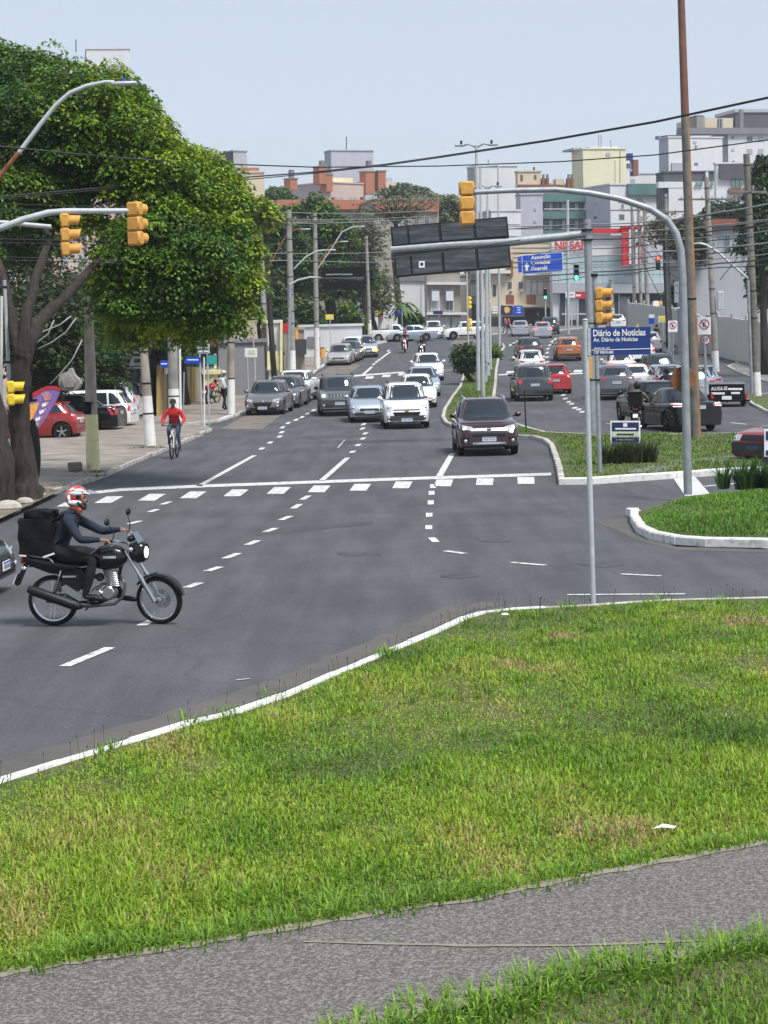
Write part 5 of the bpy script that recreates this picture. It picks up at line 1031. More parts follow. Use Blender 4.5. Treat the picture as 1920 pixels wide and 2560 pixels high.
# cyclist
def cyclist(x, y, yaw):
    g = G(x, y); rt = thing('bicycle', 'white framed bicycle ridden along the left kerb', 'bicycle', g, R(yaw)); V = Vector
    for X_ in (0, 1.05):
        t = MB(); t.lathe([(.30, -.018), (.325, -.024), (.342, 0), (.325, .024), (.30, .018), (.30, -.018)], 28, RX); o = t.build('wheel', 'rubber', rt, smooth=True, fix=True); o.location = (X_, 0, .34)
        m = MB()
        for i in range(16): a = i * math.pi / 8; m.tube([(0, .02 if i % 2 else -.02, 0), (math.cos(a) * .3, 0, math.sin(a) * .3)], .002, 3, cap=False)
        tag(m.build('spokes', 'alloy', o), kind='stuff'); m = MB(); m.lathe([(.01, -.045), (.03, -.045), (.03, .045), (.01, .045)], 10, RX); m.build('hub', 'alloy', o)
    bb = V((.43, 0, .30)); st = V((.30, 0, .82)); hd = V((.86, 0, .86)); hl_ = V((.89, 0, .72))
    m = MB(); m.tube([bb, st], .018, 8); m.tube([bb, hl_], .02, 8); m.tube([st - V((0, 0, .05)), hd - V((0, 0, .04))], .018, 8); m.tube([hd, hl_], .02, 8)
    for sy in (.05, -.05): m.tube([(0, sy, .34), bb], .010, 6); m.tube([(0, sy, .34), st - V((0, 0, .08))], .009, 6)
    m.build('frame', 'white_paint', rt, smooth=50)
    for sy in (.05, -.05): MB().tube([hl_ + V((0, sy, 0)), (1.05, sy, .34)], .013, 6).build('fork_leg', 'white_paint', rt)
    MB().tube([hd, hd + V((.0, 0, .14))], .014, 6).build('stem', 'black', rt); MB().tube([(.80, -.31, 1.02), (.88, -.12, 1.0), (.88, .12, 1.0), (.80, .31, 1.02)], .013, 6).build('handlebar', 'black', rt, smooth=True)
    MB().tube([st, st + V((-.02, 0, .10))], .014, 6).build('seat_post', 'alloy', rt); m = MB(); m.ball(st + V((-.02, 0, .12)), (.13, .07, .03), 10, 6); m.build('saddle', 'black', rt, smooth=True)
    m = MB(); m.lathe([(.02, -.06), (.09, -.06), (.09, -.055), (.02, -.055), (.02, -.06)], 16, RX, bb); m.build('chainring', 'alloy_dark', rt)
    ped = {1: V((.57, .13, .22)), -1: V((.29, -.13, .38))}
    for sy in (1, -1): MB().tube([bb + V((0, .07 * sy, 0)), ped[sy]], .009, 6).build('crank', 'alloy', rt); MB().box(ped[sy] + V((0, .05 * sy, 0)), (.09, .09, .02)).build('pedal', 'black', rt)
    p = thing('person', 'person in bright red jacket and jeans riding the bicycle beside the left pavement', 'person', g, R(yaw)); J = {}; E = []; T, LG, SK, SH = 0, 1, 2, 3
    J['pel'] = (V((.27, 0, 1.02)), (.13, .12)); J['wai'] = (V((.32, 0, 1.15)), (.165, .13)); J['che'] = (V((.39, 0, 1.31)), (.185, .14)); J['shc'] = (V((.44, 0, 1.44)), (.11, .095)); J['nek'] = (V((.48, 0, 1.53)), .055); J['jaw'] = (V((.54, 0, 1.60)), .064); J['sku'] = (V((.52, 0, 1.68)), (.085, .092)); J['top'] = (V((.50, 0, 1.74)), .055)
    E += [('pel', 'wai', T), ('wai', 'che', T), ('che', 'shc', T), ('shc', 'nek', T), ('nek', 'jaw', SK), ('jaw', 'sku', SK), ('sku', 'top', SK)]
    for sd, q in ((1, 'L'), (-1, 'R')):
        ft = ped[sd] + V((.02, .05 * sd, .02)); kn = V((.62, .14 * sd, .72 + (.0 if sd > 0 else .12)))
        J[q + 'hip'] = (V((.28, .11 * sd, .98)), .10); J[q + 'thi'] = (V((.45, .13 * sd, .88 + (0 if sd > 0 else .06))), .085); J[q + 'kne'] = (kn, .066); J[q + 'ank'] = (ft + V((-.06, 0, .11)), .044); J[q + 'hee'] = (ft + V((-.09, 0, .04)), .036); J[q + 'toe'] = (ft + V((.13, 0, .02)), .030)
        E += [('pel', q + 'hip', LG), (q + 'hip', q + 'thi', LG), (q + 'thi', q + 'kne', LG), (q + 'kne', q + 'ank', LG), (q + 'ank', q + 'hee', SH), (q + 'ank', q + 'toe', SH)]
        sh = V((.44, .20 * sd, 1.41)); wr = V((.73, .29 * sd, 1.06)); el = V((.50, .33 * sd, 1.17)); J[q + 'sho'] = (sh, .078); J[q + 'elb'] = (el, .068); J[q + 'w'] = (wr, .036)
        E += [('shc', q + 'sho', T), (q + 'sho', q + 'elb', T), (q + 'elb', q + 'w', T)]; hand(J, E, q, wr, V((1, 0, -.2)), V((0, -sd, 0)), V((0, 0, -1)), .75, SK)
    skin_body('body', J, E, ['cloth_red', 'cloth_denim', 'skin_dark', 'black'], p, 2)
    c = V((.52, 0, 1.68)); MB().ball(c + V((.09, 0, -.03)), (.018, .013, .024), 6, 4).build('nose', 'skin_dark', p, smooth=True); MB().ball(c + V((-.02, 0, .03)), (.10, .097, .09), 12, 8).build('cap', 'hair', p, smooth=True)
    for sy in (1, -1): MB().ball(c + V((.08, .032 * sy, .0)), (.01, .012, .008), 6, 4).build('eye', 'black', p, smooth=True); MB().ball(c + V((0, .09 * sy, -.02)), (.018, .01, .03), 6, 4).build('ear', 'skin_dark', p, smooth=True)
cyclist(443, 1143, -93)
# ---------------------------------------------------------------- poles, signals, signs, cables
def px2(xb, yb, off=.12): return G(xb, yb, off)
def pole(name, label, xb, yb, xt, yt, wb, wt, m, white=None, wm='white_paint', off=.12, bands=0, group=None, cat='pole', n=12):
    b = G(xb, yb, off); s_ = pxm(b.y); t = P(xt, yt, b.y); t = Vector((t.x, b.y, t.z)); rt = thing(name, label, cat, b, 0, group)
    rb, r1 = wb / s_ / 2, wt / s_ / 2; at = lambda f: b + (t - b) * f; ra = lambda f: rb + (r1 - rb) * f
    fy = lambda y: min(max((yb - y) / (yb - yt), 0), 1)
    MB().tube([b - Vector((0, 0, .1))] + [at(f) for f in np.linspace(0, 1, 7)], [rb] + [ra(f) for f in np.linspace(0, 1, 7)], n).build('shaft', m, rt, smooth=50, world=True)
    if white:
        f = fy(white); MB().tube([at(0), at(f * .5), at(f)], [ra(0) + .006, ra(f * .5) + .006, ra(f) + .006], n).build('painted_base', wm, rt, smooth=50, world=True)
    for i in range(bands):
        f = .3 + .65 * i / max(1, bands - 1) + random.uniform(-.03, .03); MB().tube([at(f), at(f) + (t - b).normalized() * .05], ra(f) + .012, n).build('steel_band', 'black', rt, world=True)
    rt['_d'] = b.y; del rt['_d']; return rt, b, t, s_, at
def part(rt, name, mb, m, **k): return mb.build(name, m, rt, world=True, **k)
def crossarm(rt, c, w, z, yaw=.0, ins=4):
    d = Vector((math.cos(yaw), math.sin(yaw), 0)); m = MB(); c = Vector((c.x, c.y, c.z + z)); m.box(c + Vector((0, -.14, 0)), (w, .09, .11), rz=yaw); part(rt, 'crossarm', m, 'concrete_dark')
    for i in range(ins):
        p = c + d * w * (-.45 + .9 * i / (ins - 1)) + Vector((0, -.14, .05)); m = MB(); m.lathe([(.02, 0), (.045, .04), (.03, .07), (.05, .11), (.02, .15), (.001, .16)], 8, None, p); part(rt, 'insulator', m, 'galvanised', smooth=50)
def lamp_arm(rt, pts, D, r, head=.62, blue=False, m='galv_light', hm='galv_light'):
    q = [P(x, y, D) for x, y in pts]; part(rt, 'arm', MB().tube(q, r, 8), m, smooth=50); d = (q[-1] - q[-2]).normalized(); d = Vector((math.copysign(1, d.x), 0, -.03)); e = q[-1] + d * head / 2
    part(rt, 'lamp_head', MB().bevbox(e, (head, .24, .075), .03), hm, smooth=40)
    if blue: part(rt, 'photocell', MB().cyl(e + Vector((0, 0, .03)), e + Vector((0, 0, .14)), .04), 'blue_panel')
# left pavement, from near to far
yel, b_, t_, s_, _ = pole('utility_pole', 'concrete pole with pale yellow painted base standing nearest on the left pavement', 233, 1175, 221, 768, 34, 23, 'concrete_tan', 1036, 'yellow_paint')
part(yel, 'dark_collar', MB().tube([P(226, 1035, b_.y), P(226, 1004, b_.y)], 15.5 / s_, 14), 'black_matte', smooth=40)
p_, b_, t_, s_, _ = pole('utility_pole', 'short cut concrete pole with white painted base beside the cyclist', 376, 1115, 359, 868, 29, 20, 'concrete_tan', 990, bands=3)
p_, b_, t_, s_, _ = pole('utility_pole', 'thick pale concrete pole with white base directly behind the cyclist', 437, 1058, 431, 829, 30, 25, 'concrete', 972, bands=1); part(p_, 'conduit', MB().tube([P(452, 1056, b_.y - .1), P(449, 860, b_.y - .1)], .05, 8), 'white_paint', smooth=50)
p_, b_, t_, s_, _ = pole('utility_pole', 'brown concrete pole with white base next to the first parked grey car', 578, 1036, 577, 757, 20, 17, 'concrete_tan', 947, bands=3)
part(p_, 'lamp_globe', MB().ball(P(589, 794, b_.y), (.12, .12, .08)), 'galv_light', smooth=True)
p_, b_, t_, s_, at_ = pole('utility_pole', 'slim weathered concrete pole by the white wall with dark stains', 663, 948, 652, 500, 15, 11, 'concrete', 918, bands=6); crossarm(p_, t_, 2.4, -.5); DE = b_.y
p_, b_, t_, s_, at_ = pole('utility_pole', 'tall concrete pole with white base carrying two street lamps over the left lanes', 731, 941, 722, 526, 19, 13, 'concrete', 876, bands=7); crossarm(p_, t_, 2.6, -.6); DF = b_.y
lamp_arm(p_, [(735, 672), (765, 642), (790, 628), (815, 625)], DF, .05); lamp_arm(p_, [(665, 680), (693, 628), (718, 584), (740, 574), (752, 573)], DF, .05, m='rust')
for y in (560, 600, 650, 700, 760): part(p_, 'cable_loop', MB().tube([P(727 - 40 * t, y + 130 * t * t - 8 * t, DF) for t in np.linspace(0, 1, 8)], .014, 5), 'wire', smooth=True)
sg, b_, t_, s_, _ = pole('message_board_post', 'thin grey post holding the small black message board over the left lanes', 720, 942, 726, 712, 9, 8, 'galvanised', cat='sign'); part(sg, 'arm', MB().tube([P(724, 712, b_.y), P(745, 700, b_.y), P(775, 693, b_.y), P(910, 696, b_.y)], .06, 8), 'galv_light', smooth=50)
part(sg, 'panel', MB().bevbox(P(858, 680, b_.y - .15), (108 / s_, .3, 24 / s_), .03), 'black_matte'); part(sg, 'panel', MB().bevbox(P(858, 713, b_.y - .15), (106 / s_, .3, 22 / s_), .03), 'black_matte')
for x, w in ((835, 40), (866, 30)): part(sg, 'faded_patch', MB().box(P(x, 686, b_.y - .33), (w / s_, .01, 3 / s_)), 'galvanised')
p_, b_, t_, s_, at_ = pole('utility_pole', 'slender concrete pole with stained shaft beside the silver parked hatchback', 793, 917, 787, 532, 14, 10, 'concrete', 820, bands=6); crossarm(p_, t_, 2.6, -.6); DG = b_.y
lamp_arm(p_, [(790, 668), (800, 650), (825, 615), (848, 604)], DG, .05, m='rust'); lamp_arm(p_, [(794, 672), (830, 620), (855, 580), (880, 568), (890, 566)], DG, .05)
p_, b_, t_, s_, at_ = pole('utility_pole', 'white based pole on the corner in front of the crossing pickup', 925, 846, 916, 590, 10, 7, 'concrete', 800, bands=3)
pole('utility_pole', 'plain dark wooden looking pole beside the folded arms person', 672, 940, 664, 720, 8, 7, 'concrete_dark')
# right side
rp, b_, t_, s_, at_ = pole('tall_pole', 'very tall leaning pole with rusty brown face reaching above the frame', 1740, 1095, 1699, -120, 27, 17, 'concrete_dark', bands=1, n=16)
M('rust_face', (.33, .185, .085), .85, col2=(.20, .095, .045), sc=2.5, bump=.3, bsc=20, aniso=(1, 1, .4)); M('rust_top', (.22, .10, .06), .85, col2=(.14, .07, .05), sc=2, bump=.2, bsc=20)
_sh = [c_ for c_ in rp.children if c_.name.startswith('shaft')][0]; _sh.data.materials.append(MATS['rust_face']); _sh.data.materials.append(MATS['rust_top'])
for f_ in _sh.data.polygons:
    if f_.center.z > 9.5: f_.material_index = 2
    elif f_.normal.x > .45: f_.material_index = 1
p_, b_, t_, s_, at_ = pole('utility_pole', 'big old concrete pole with long lamp arm at the right edge', 1893, 990, 1866, 385, 21, 16, 'concrete_dark', 930, bands=6); crossarm(p_, t_, 2.2, -1.7, .5); DJ = b_.y
lamp_arm(p_, [(1875, 700), (1830, 662), (1795, 630), (1765, 612), (1748, 608)], DJ, .055); part(p_, 'conduit', MB().tube([P(1880, 985, DJ - .2), P(1870, 700, DJ - .2)], .07, 8), 'galvanised', smooth=50)
p_, b_, t_, s_, at_ = pole('utility_pole', 'concrete pole with white painted base next to the speed limit sign', 1790, 929, 1766, 443, 17, 12, 'concrete', 877, bands=6); crossarm(p_, t_, 3.6, -1.3, .25, 6); DK = b_.y
lamp_arm(p_, [(1776, 805), (1740, 785), (1705, 770)], DK, .05); part(p_, 'meter_box', MB().bevbox(P(1801, 752, DK - .2), (16 / s_, .25, 46 / s_), .03), 'galv_light')
p_, b_, t_, s_, at_ = pole('utility_pole', 'concrete pole carrying the small parking sign with white base', 1677, 880, 1664, 485, 12, 8, 'concrete', 818, bands=5); crossarm(p_, t_, 3.0, -1.3, .1, 5); DL = b_.y; lamp_arm(p_, [(1671, 660), (1650, 640), (1630, 615), (1612, 605)], DL, .05)
pk = [(1620, 822, 1611, 500, 12, 9, 1), (1604, 820, 1596, 520, 8, 7, 0), (1588, 820, 1579, 500, 9, 7, 1), (1534, 812, 1527, 700, 9, 8, 1)]
for (xb, yb, xt, yt, wb, wt, c_), lb in zip(pk, ('thickest of the four pale poles crowded before the red dealership pylon', 'thin dark stained pole between two poles before the red pylon', 'pale pole standing left of the thin stained pole before the red pylon', 'short white based pole right behind the large yellow signal')):
    p_, b_, t_, s_, at_ = pole('utility_pole', lb, xb, yb, xt, yt, wb, wt, 'concrete', 770, bands=4)
    if c_ and yt < 600: crossarm(p_, t_, 4.4, -1.0, 0, 6)
# poles on the median
md = [(1196, 977, 1191, 362, 10, 7, 'tallest grey lamp post on the median with two lamp heads', 1), (1208, 992, 1201, 420, 10, 6, 'nearest grey lamp post on the median grass', 0), (1214, 955, 1219, 466, 9, 5, 'grey lamp post on the median with two low arms', 2),
      (1221, 940, 1213, 600, 8, 6, 'plain grey post in the middle of the median cluster', 0), (1227, 925, 1222, 600, 6, 5, 'slim grey post second from the far end of the median cluster', 0), (1249, 866, 1245, 414, 7, 4, 'grey lamp post at the far tip of the median', 3)]
for xb, yb, xt, yt, wb, wt, lb, k in md:
    p_, b_, t_, s_, at_ = pole('lamp_post', lb, xb, yb, xt, yt, wb, wt, 'galv_light', 900 if yb > 930 else None, 'galv_light', cat='lamp post')
    if k in (1, 2):
        hw_ = (52 if k == 1 else 35) / s_
        for sd in (-1, 1):
            part(p_, 'arm', MB().tube([t_ - Vector((0, 0, .15)), t_ + Vector((sd * hw_ * .35, 0, .05)), t_ + Vector((sd * hw_ * .6, 0, -.02))], .045, 6), 'galvanised', smooth=True)
            part(p_, 'lamp_head', MB().bevbox(t_ + Vector((sd * hw_ * .8, 0, -.02)), (hw_ * .45, .3, .09), .03), 'galvanised'); part(p_, 'photocell', MB().cyl(t_ + Vector((sd * hw_ * .72, 0, .0)), t_ + Vector((sd * hw_ * .72, 0, .22)), .06), 'black')
    if k == 3: part(p_, 'arm', MB().tube([t_, t_ + Vector((-1.6, 0, -.1))], .04, 6), 'galvanised'); part(p_, 'lamp_head', MB().bevbox(t_ + Vector((-1.9, 0, -.1)), (.7, .25, .08), .03), 'galvanised')
# ---- traffic signals
def signal(label, c, yaw, D=None, k=1.0, n=3, body='signal_yellow', lit=None, hung=None, name='traffic_light', lens=.10, parent=None):
    """c: centre of the head; yaw: direction the lamps face (0 = towards +x, -90 = towards the camera)"""
    rt = parent or thing(name, label, 'traffic light', c, R(yaw)); H_ = .30 * k
    for i in range(n):
        z = (n - 1) * H_ / 2 - i * H_; m = MB(); m.bevbox((0, 0, z), (.20 * k, .31 * k, H_ - .012), .035); sct = m.build('section', body, rt, smooth=40)
        m = MB(); A = Matrix.Rotation(R(90), 3, 'Y'); nn = 14; L = .22 * k; r = .118 * k; vs = []
        for x_ in (.09 * k, .09 * k + L):
            for j in range(nn + 1): a = R(-55) + R(290) * j / nn; vs.append((x_ + (0 if x_ < .1 * k + .001 else .03 * k * math.sin(a)), math.cos(a) * r, z + math.sin(a) * r))
        for x_ in (.09 * k + L, .09 * k):
            for j in range(nn + 1): a = R(-55) + R(290) * j / nn; vs.append((x_ + (0 if x_ < .1 * k + .001 else .03 * k * math.sin(a)), math.cos(a) * (r - .008), z + math.sin(a) * (r - .008)))
        q = nn + 1; m.add(vs, [(g_ * q + j, g_ * q + j + 1, (g_ + 1) * q + j + 1, (g_ + 1) * q + j) for g_ in range(3) for j in range(nn)]); m.build('visor', body, sct, smooth=50)
        on = lit and lit[0] == i; m = MB(); m.ball((.10 * k, 0, z), (.02, lens * k, lens * k), 12, 6); m.build('lens', lit[1] if on else 'black', sct, smooth=True)
    return rt
# left mast arms (their column stands outside the frame)
Dm = 45.0; q_ = P(-250, 1290, Dm); col_ = Vector((q_.x, Dm, .12)); ml = thing('signal_mast', 'grey signal mast arm reaching in from the left over the tree', 'mast', col_)
part(ml, 'column', MB().tube([col_, Vector((col_.x, Dm, 5.6))], .10, 12), 'galvanised', smooth=50)
part(ml, 'arm', MB().tube([Vector((col_.x, Dm, 5.4))] + [P(x, y, Dm) for x, y in ((-120, 615), (-30, 582), (60, 548), (120, 532), (160, 528), (340, 527))], [.09, .08, .075, .072, .07, .065, .055], 12), 'galv_light', smooth=50)
part(ml, 'arm', MB().tube([Vector((col_.x, Dm + .3, 5.5)), P(-60, 553, Dm + .3), P(10, 557, Dm + .3), P(128, 567, Dm + .3)], [.08, .06, .055, .05], 12), 'galv_light', smooth=50)
signal('yellow traffic light with side visors hanging at the end of the shorter left arm', P(163, 587, Dm), 8, k=1.02)
signal('yellow traffic light seen from behind at the tip of the long left arm', P(338, 559, Dm), 62, k=1.04)
# right mast
b_ = G(1720, 1236, .14); D_ = b_.y; mr_ = thing('signal_mast', 'grey curved signal mast rising from the corner island', 'mast', b_)
pts_ = [(1720, 1236), (1716, 1050), (1711, 860), (1707, 700), (1702, 625), (1690, 583), (1668, 550), (1625, 522), (1550, 497), (1470, 482), (1390, 474), (1280, 476), (1165, 482)]
part(mr_, 'mast', MB().tube([P(x, y, D_) for x, y in pts_], [.088, .085, .082, .08, .078, .076, .074, .07, .066, .062, .058, .054, .05], 14), 'galvanised', smooth=50)
part(mr_, 'clamp', MB().tube([P(1160, 482, D_), P(1175, 481, D_)], .09, 12), 'black')
signal('yellow traffic light seen from behind at the tip of the curved right mast', P(1167, 508, D_), 95, k=1.0)
rs_ = thing('round_sign', 'rusty brown back of a round sign fixed behind the grey signal mast', 'sign', P(1708, 948, D_ + .12)); part(rs_, 'disc', MB().lathe([(.001, -.012), (.25, -.012), (.262, 0), (.25, .012), (.001, .012)], 28, RX, P(1708, 948, D_ + .12)), 'rust', smooth=40); part(rs_, 'clamp', MB().box(P(1709, 948, D_ + .03), (.05, .10, .12)), 'galvanised')
# pole with the three lamp signal
b_ = G(1500, 1181, .13); D_ = b_.y; sp_ = thing('signal_post', 'grey post on the median carrying the large three lamp signal', 'post', b_); part(sp_, 'post', MB().tube([b_, P(1486, 690, D_)], .055, 12), 'galvanised', smooth=50); part(sp_, 'finial', MB().tube([P(1486, 692, D_), P(1486, 684, D_)], .085, 12), 'black')
part(sp_, 'bracket', MB().box(P(1488, 808, D_ - .08), (.5, .16, .035)), 'black')
signal('large yellow three lamp signal with deep visors above the street name sign', P(1499, 764, D_ - .12), -12, k=.98)
ps_ = thing('pedestrian_signal', 'narrow yellow pedestrian signal box seen edge on below the street name sign', 'traffic light', P(1472, 920, D_ - .1)); part(ps_, 'housing', MB().bevbox(P(1473, 920, D_ - .1), (.11, .30, .52), .02), 'signal_yellow'); part(ps_, 'clamp', MB().box(P(1485, 950, D_ - .05), (.30, .08, .04)), 'black')
# message board with its own post
b_ = G(1482, 1092, .13); D_ = b_.y; s_ = pxm(D_); vm = thing('message_board', 'wide black electronic message board seen from behind on a long grey arm', 'message board', b_)
part(vm, 'post', MB().tube([b_, P(1475, 800, D_), P(1468, 548, D_)], [.14, .13, .12], 14), 'galvanised', smooth=50); part(vm, 'arm', MB().tube([P(1473, 583, D_), P(1400, 592, D_), P(1280, 604, D_), P(1120, 613, D_), P(977, 624, D_)], [.12, .13, .145, .155, .155], 14), 'galvanised', smooth=50)
for y in (575, 600): part(vm, 'clamp_plate', MB().box(P(1467, y, D_ - .02), (.34, .3, .06)), 'black')
M('vms', (.035, .042, .048), .5, col2=(.13, .15, .17), sc=1.1, lo=.45, hi=.75, aniso=(.5, 1, 4)); M('vms_frame', (.012, .012, .014), .6)
def quadbox(c4, d, D):  # box from four pixel corners, thickness d behind
    p = [P(x, y, D) for x, y in c4]; return MB().prism(p, (0, d, 0))
for c4 in ([(976, 567), (1268, 541), (1273, 592), (980, 616)], [(984, 636), (1274, 611), (1279, 668), (988, 694)]):
    part(vm, 'cabinet', quadbox(c4, .38, D_ - .12), 'vms_frame', fix=True); a, b, c, d = [Vector(q) for q in c4]
    for u0, u1 in ((.015, .135), (.155, .405), (.43, .70), (.725, .985)):
        f = lambda u, v: tuple((a * (1 - u) + b * u) * (1 - v) + (d * (1 - u) + c * u) * v); part(vm, 'rear_door', quadbox([f(u0, .08), f(u1, .08), f(u1, .92), f(u0, .92)], .03, D_ - .15), 'vms', fix=True)
part(vm, 'notice', quadbox([(1047, 653), (1062, 652), (1062, 669), (1047, 670)], .01, D_ - .17), 'sign_white', fix=True); part(vm, 'notice_mark', quadbox([(1051, 657), (1058, 657), (1058, 664), (1051, 664)], .01, D_ - .175), 'black', fix=True)
# street name sign
b_ = G(1483, 1500, .11); D_ = b_.y; s_ = pxm(D_); sn = thing('street_name_sign', 'blue street name sign with white lettering on a thin grey post in the near grass', 'street sign', b_)
part(sn, 'post', MB().tube([b_ - Vector((0, 0, .05)), P(1463, 803, D_)], .036, 12), 'galv_light', smooth=50); part(sn, 'cap', MB().ball(P(1463, 800, D_), (.04, .04, .02)), 'galv_light', smooth=True)
sa = R(10) * 0; o0 = P(1479, 889, D_ - .05); ur = (P(1627, 886, D_ - .05) - o0); ux = ur.normalized(); uz = (P(1478, 820, D_ - .05) - o0).normalized(); wd = ur.length; hd_ = (P(1478, 820, D_ - .05) - o0).length
part(sn, 'bracket', MB().prism([P(1470, 889, D_ - .04), P(1480, 889, D_ - .04), P(1479, 821, D_ - .04), P(1469, 821, D_ - .04)], (0, .03, 0)), 'galv_light', fix=True)
part(sn, 'board', MB().prism([o0, o0 + ux * wd, o0 + ux * wd + uz * hd_, o0 + uz * hd_], (0, .02, 0)), 'blue_sign', fix=True)
def on_board(u, v, e=.004): return o0 + ux * wd * u + uz * hd_ * v - Vector((0, e, 0))
text_obj('lettering', 'Diário de Notícias', on_board(.025, .70), ux, uz, .118, .002, MATS['sign_white'], sn, bold=.0022, sx=.77); text_obj('lettering', 'Av. Diário de Notícias', on_board(.035, .50), ux, uz, .074, .0015, MATS['sign_white'], sn, bold=.001, sx=.85)
text_obj('lettering', 'CEP 90810-080', on_board(.035, .06), ux, uz, .05, .001, MATS['sign_white'], sn, bold=.0008, sx=.8)
part(sn, 'line', MB().prism([on_board(0, .185), on_board(1, .2), on_board(1, .225), on_board(0, .21)], (0, -.002, 0)), 'sign_white', fix=True)
for u in (.04, .10, .17, .25): part(sn, 'small_print', MB().prism([on_board(u, .25), on_board(u + .055, .25), on_board(u + .055, .278), on_board(u, .278)], (0, -.001, 0)), 'sign_white', fix=True)
for y in (828, 850, 882): part(sn, 'bolt', MB().ball(P(1474, y, D_ - .075), .008, 6, 4), 'galvanised')
# no parking and speed signs
def plate_sign(name, label, x, y, w, hh, D, post, kind):
    s_ = pxm(D); c = P(x, y, D); z0 = h(D); rt = thing(name, label, 'sign', (c.x, D, z0)); W_, H_ = w / s_, hh / s_; part(rt, 'post', MB().tube([(c.x + .02, D + .04, z0), (c.x, D + .04, c.z + H_ / 2)], .03, 8), post)
    if kind == 'E':
        part(rt, 'plate', MB().bevbox(c, (W_, .02, H_), .008), 'sign_white'); r = W_ * .36; cc = c + Vector((0, -.014, H_ * .10)); part(rt, 'ring', MB().tube([cc + Vector((math.cos(a) * r, 0, math.sin(a) * r)) for a in np.linspace(0, 2 * math.pi, 25)[:-1]], r * .10, 6, close=True), 'sign_red')
        text_obj('letter', 'E', cc + Vector((-r * .42, -.01, -r * .48)), (1, 0, 0), (0, 0, 1), r * 1.35, .002, MATS['black'], rt, bold=r * .02); part(rt, 'slash', MB().tube([cc + Vector((-r * .7, -.014, r * .7)), cc + Vector((r * .7, -.014, -r * .7))], r * .07, 6), 'sign_red')
    else:
        part(rt, 'plate', MB().lathe([(.001, -.01), (W_ / 2, -.01), (W_ / 2, .01), (.001, .01)], 24, RX, c), 'sign_white'); part(rt, 'ring', MB().tube([c + Vector((math.cos(a) * W_ * .44, -.015, math.sin(a) * W_ * .44)) for a in np.linspace(0, 2 * math.pi, 25)[:-1]], W_ * .06, 6, close=True), 'sign_red')
        text_obj('numerals', '60', c + Vector((-W_ * .30, -.02, -W_ * .18)), (1, 0, 0), (0, 0, 1), W_ * .55, .002, MATS['black'], rt, bold=.002)
    return rt
plate_sign('parking_sign', 'white no parking sign with crossed letter above the speed limit disc', 1761, 815, 32, 43, 84, 'galvanised', 'E'); plate_sign('speed_limit_sign', 'round white speed limit sign with red ring right of the rusty pole', 1764, 849, 26, 26, 84.3, 'galvanised', '60')
plate_sign('parking_sign', 'smaller white no parking sign left of the signal mast', 1682, 816, 23, 28, 110, 'galvanised', 'E')
# direction sign
D_ = 196; b_ = Vector((P(1421, 826, D_).x, D_, h(D_))); s_ = pxm(D_); ds = thing('direction_sign', 'blue overhead direction sign with arrow and three place names', 'road sign', b_); part(ds, 'post', MB().tube([b_, P(1419, 500, D_)], .13, 8), 'galv_light'); part(ds, 'arm', MB().tube([P(1419, 634, D_ + .1), P(1300, 640, D_ + .1)], .09, 8), 'galvanised')
part(ds, 'frame', quadbox([(1304, 637), (1407, 629), (1409, 678), (1306, 686)], .1, D_ - .1), 'sign_white', fix=True); part(ds, 'panel', quadbox([(1306, 639), (1405, 631), (1407, 676), (1308, 684)], .03, D_ - .14), 'blue_panel', fix=True)
for tx, x, y in (('Assunção', 1328, 652), ('Camaquã', 1328, 666), ('Guarujá', 1328, 680)): text_obj('lettering', tx, P(x, y - 3, D_ - .18), (1, 0, .075), (0, 0, 1), .50, .01, MATS['sign_white'], ds, bold=.012, sx=.95)
part(ds, 'arrow', MB().prism([P(x, y, D_ - .2) for x, y in ((1314, 678), (1320, 678), (1320, 667), (1324, 667), (1317, 656), (1310, 667), (1314, 667))], (0, .02, 0)), 'sign_white', fix=True)
d2 = thing('direction_sign', 'edge of a second blue sign tucked behind the direction sign', 'road sign', P(1302, 664, 203)); part(d2, 'panel', quadbox([(1294, 642), (1308, 641), (1309, 680), (1296, 682)], .08, 203), 'blue_panel', fix=True); part(d2, 'arm', MB().tube([P(1302, 662, 203.2), P(1419, 655, 203.2)], .06, 6), 'galvanised')
# distant small signals
def small_signal(label, x, y, D, lit, ybase, body='black', k=1.1, ph=1):
    c = P(x, y, D); z0 = h(D); s = signal(label, (c.x, D, c.z), -92, k=k, body=body, lit=lit, lens=.13)
    if ph: m = MB(); m.tube([(.0 - .12, 0, z0 - c.z), (-.12, 0, .6)], .07, 8); m.build('post', 'galv_light', s)
small_signal('dark signal with green lamp lit hanging beside the message board post', 1441, 681, 118, (2, 'lamp_green'), 900, k=1.0, ph=0); small_signal('far signal with green lamp lit in front of the beige building', 1363, 735, 205, (2, 'lamp_green'), 830)
small_signal('signal with red lamp lit between the poles at the dealership', 1645, 657, 150, (0, 'lamp_red_lit'), 820, ph=0)
for x, y, D, lb in ((1172, 812, 140, 'low yellow signal head on the slim post at the median bush'), (1171, 757, 140.5, 'upper yellow signal head on the slim post at the median bush'), (1221, 823, 175, 'small yellow signal head behind the median posts')):
    c = P(x, y, D); s = signal(lb, (c.x, D, c.z), 60, k=.95, body='signal_bright')
    if y != 757: MB().tube([(-.13, 0, h(D) - c.z), (-.13, 0, 3.6 if y == 812 else 1)], .05, 8).build('post', 'galv_light', s)
s_ = signal('yellow pedestrian signal on the thin grey pole beside the tree trunk', P(27, 983, 46), 10, k=.92, n=2, body='signal_bright')
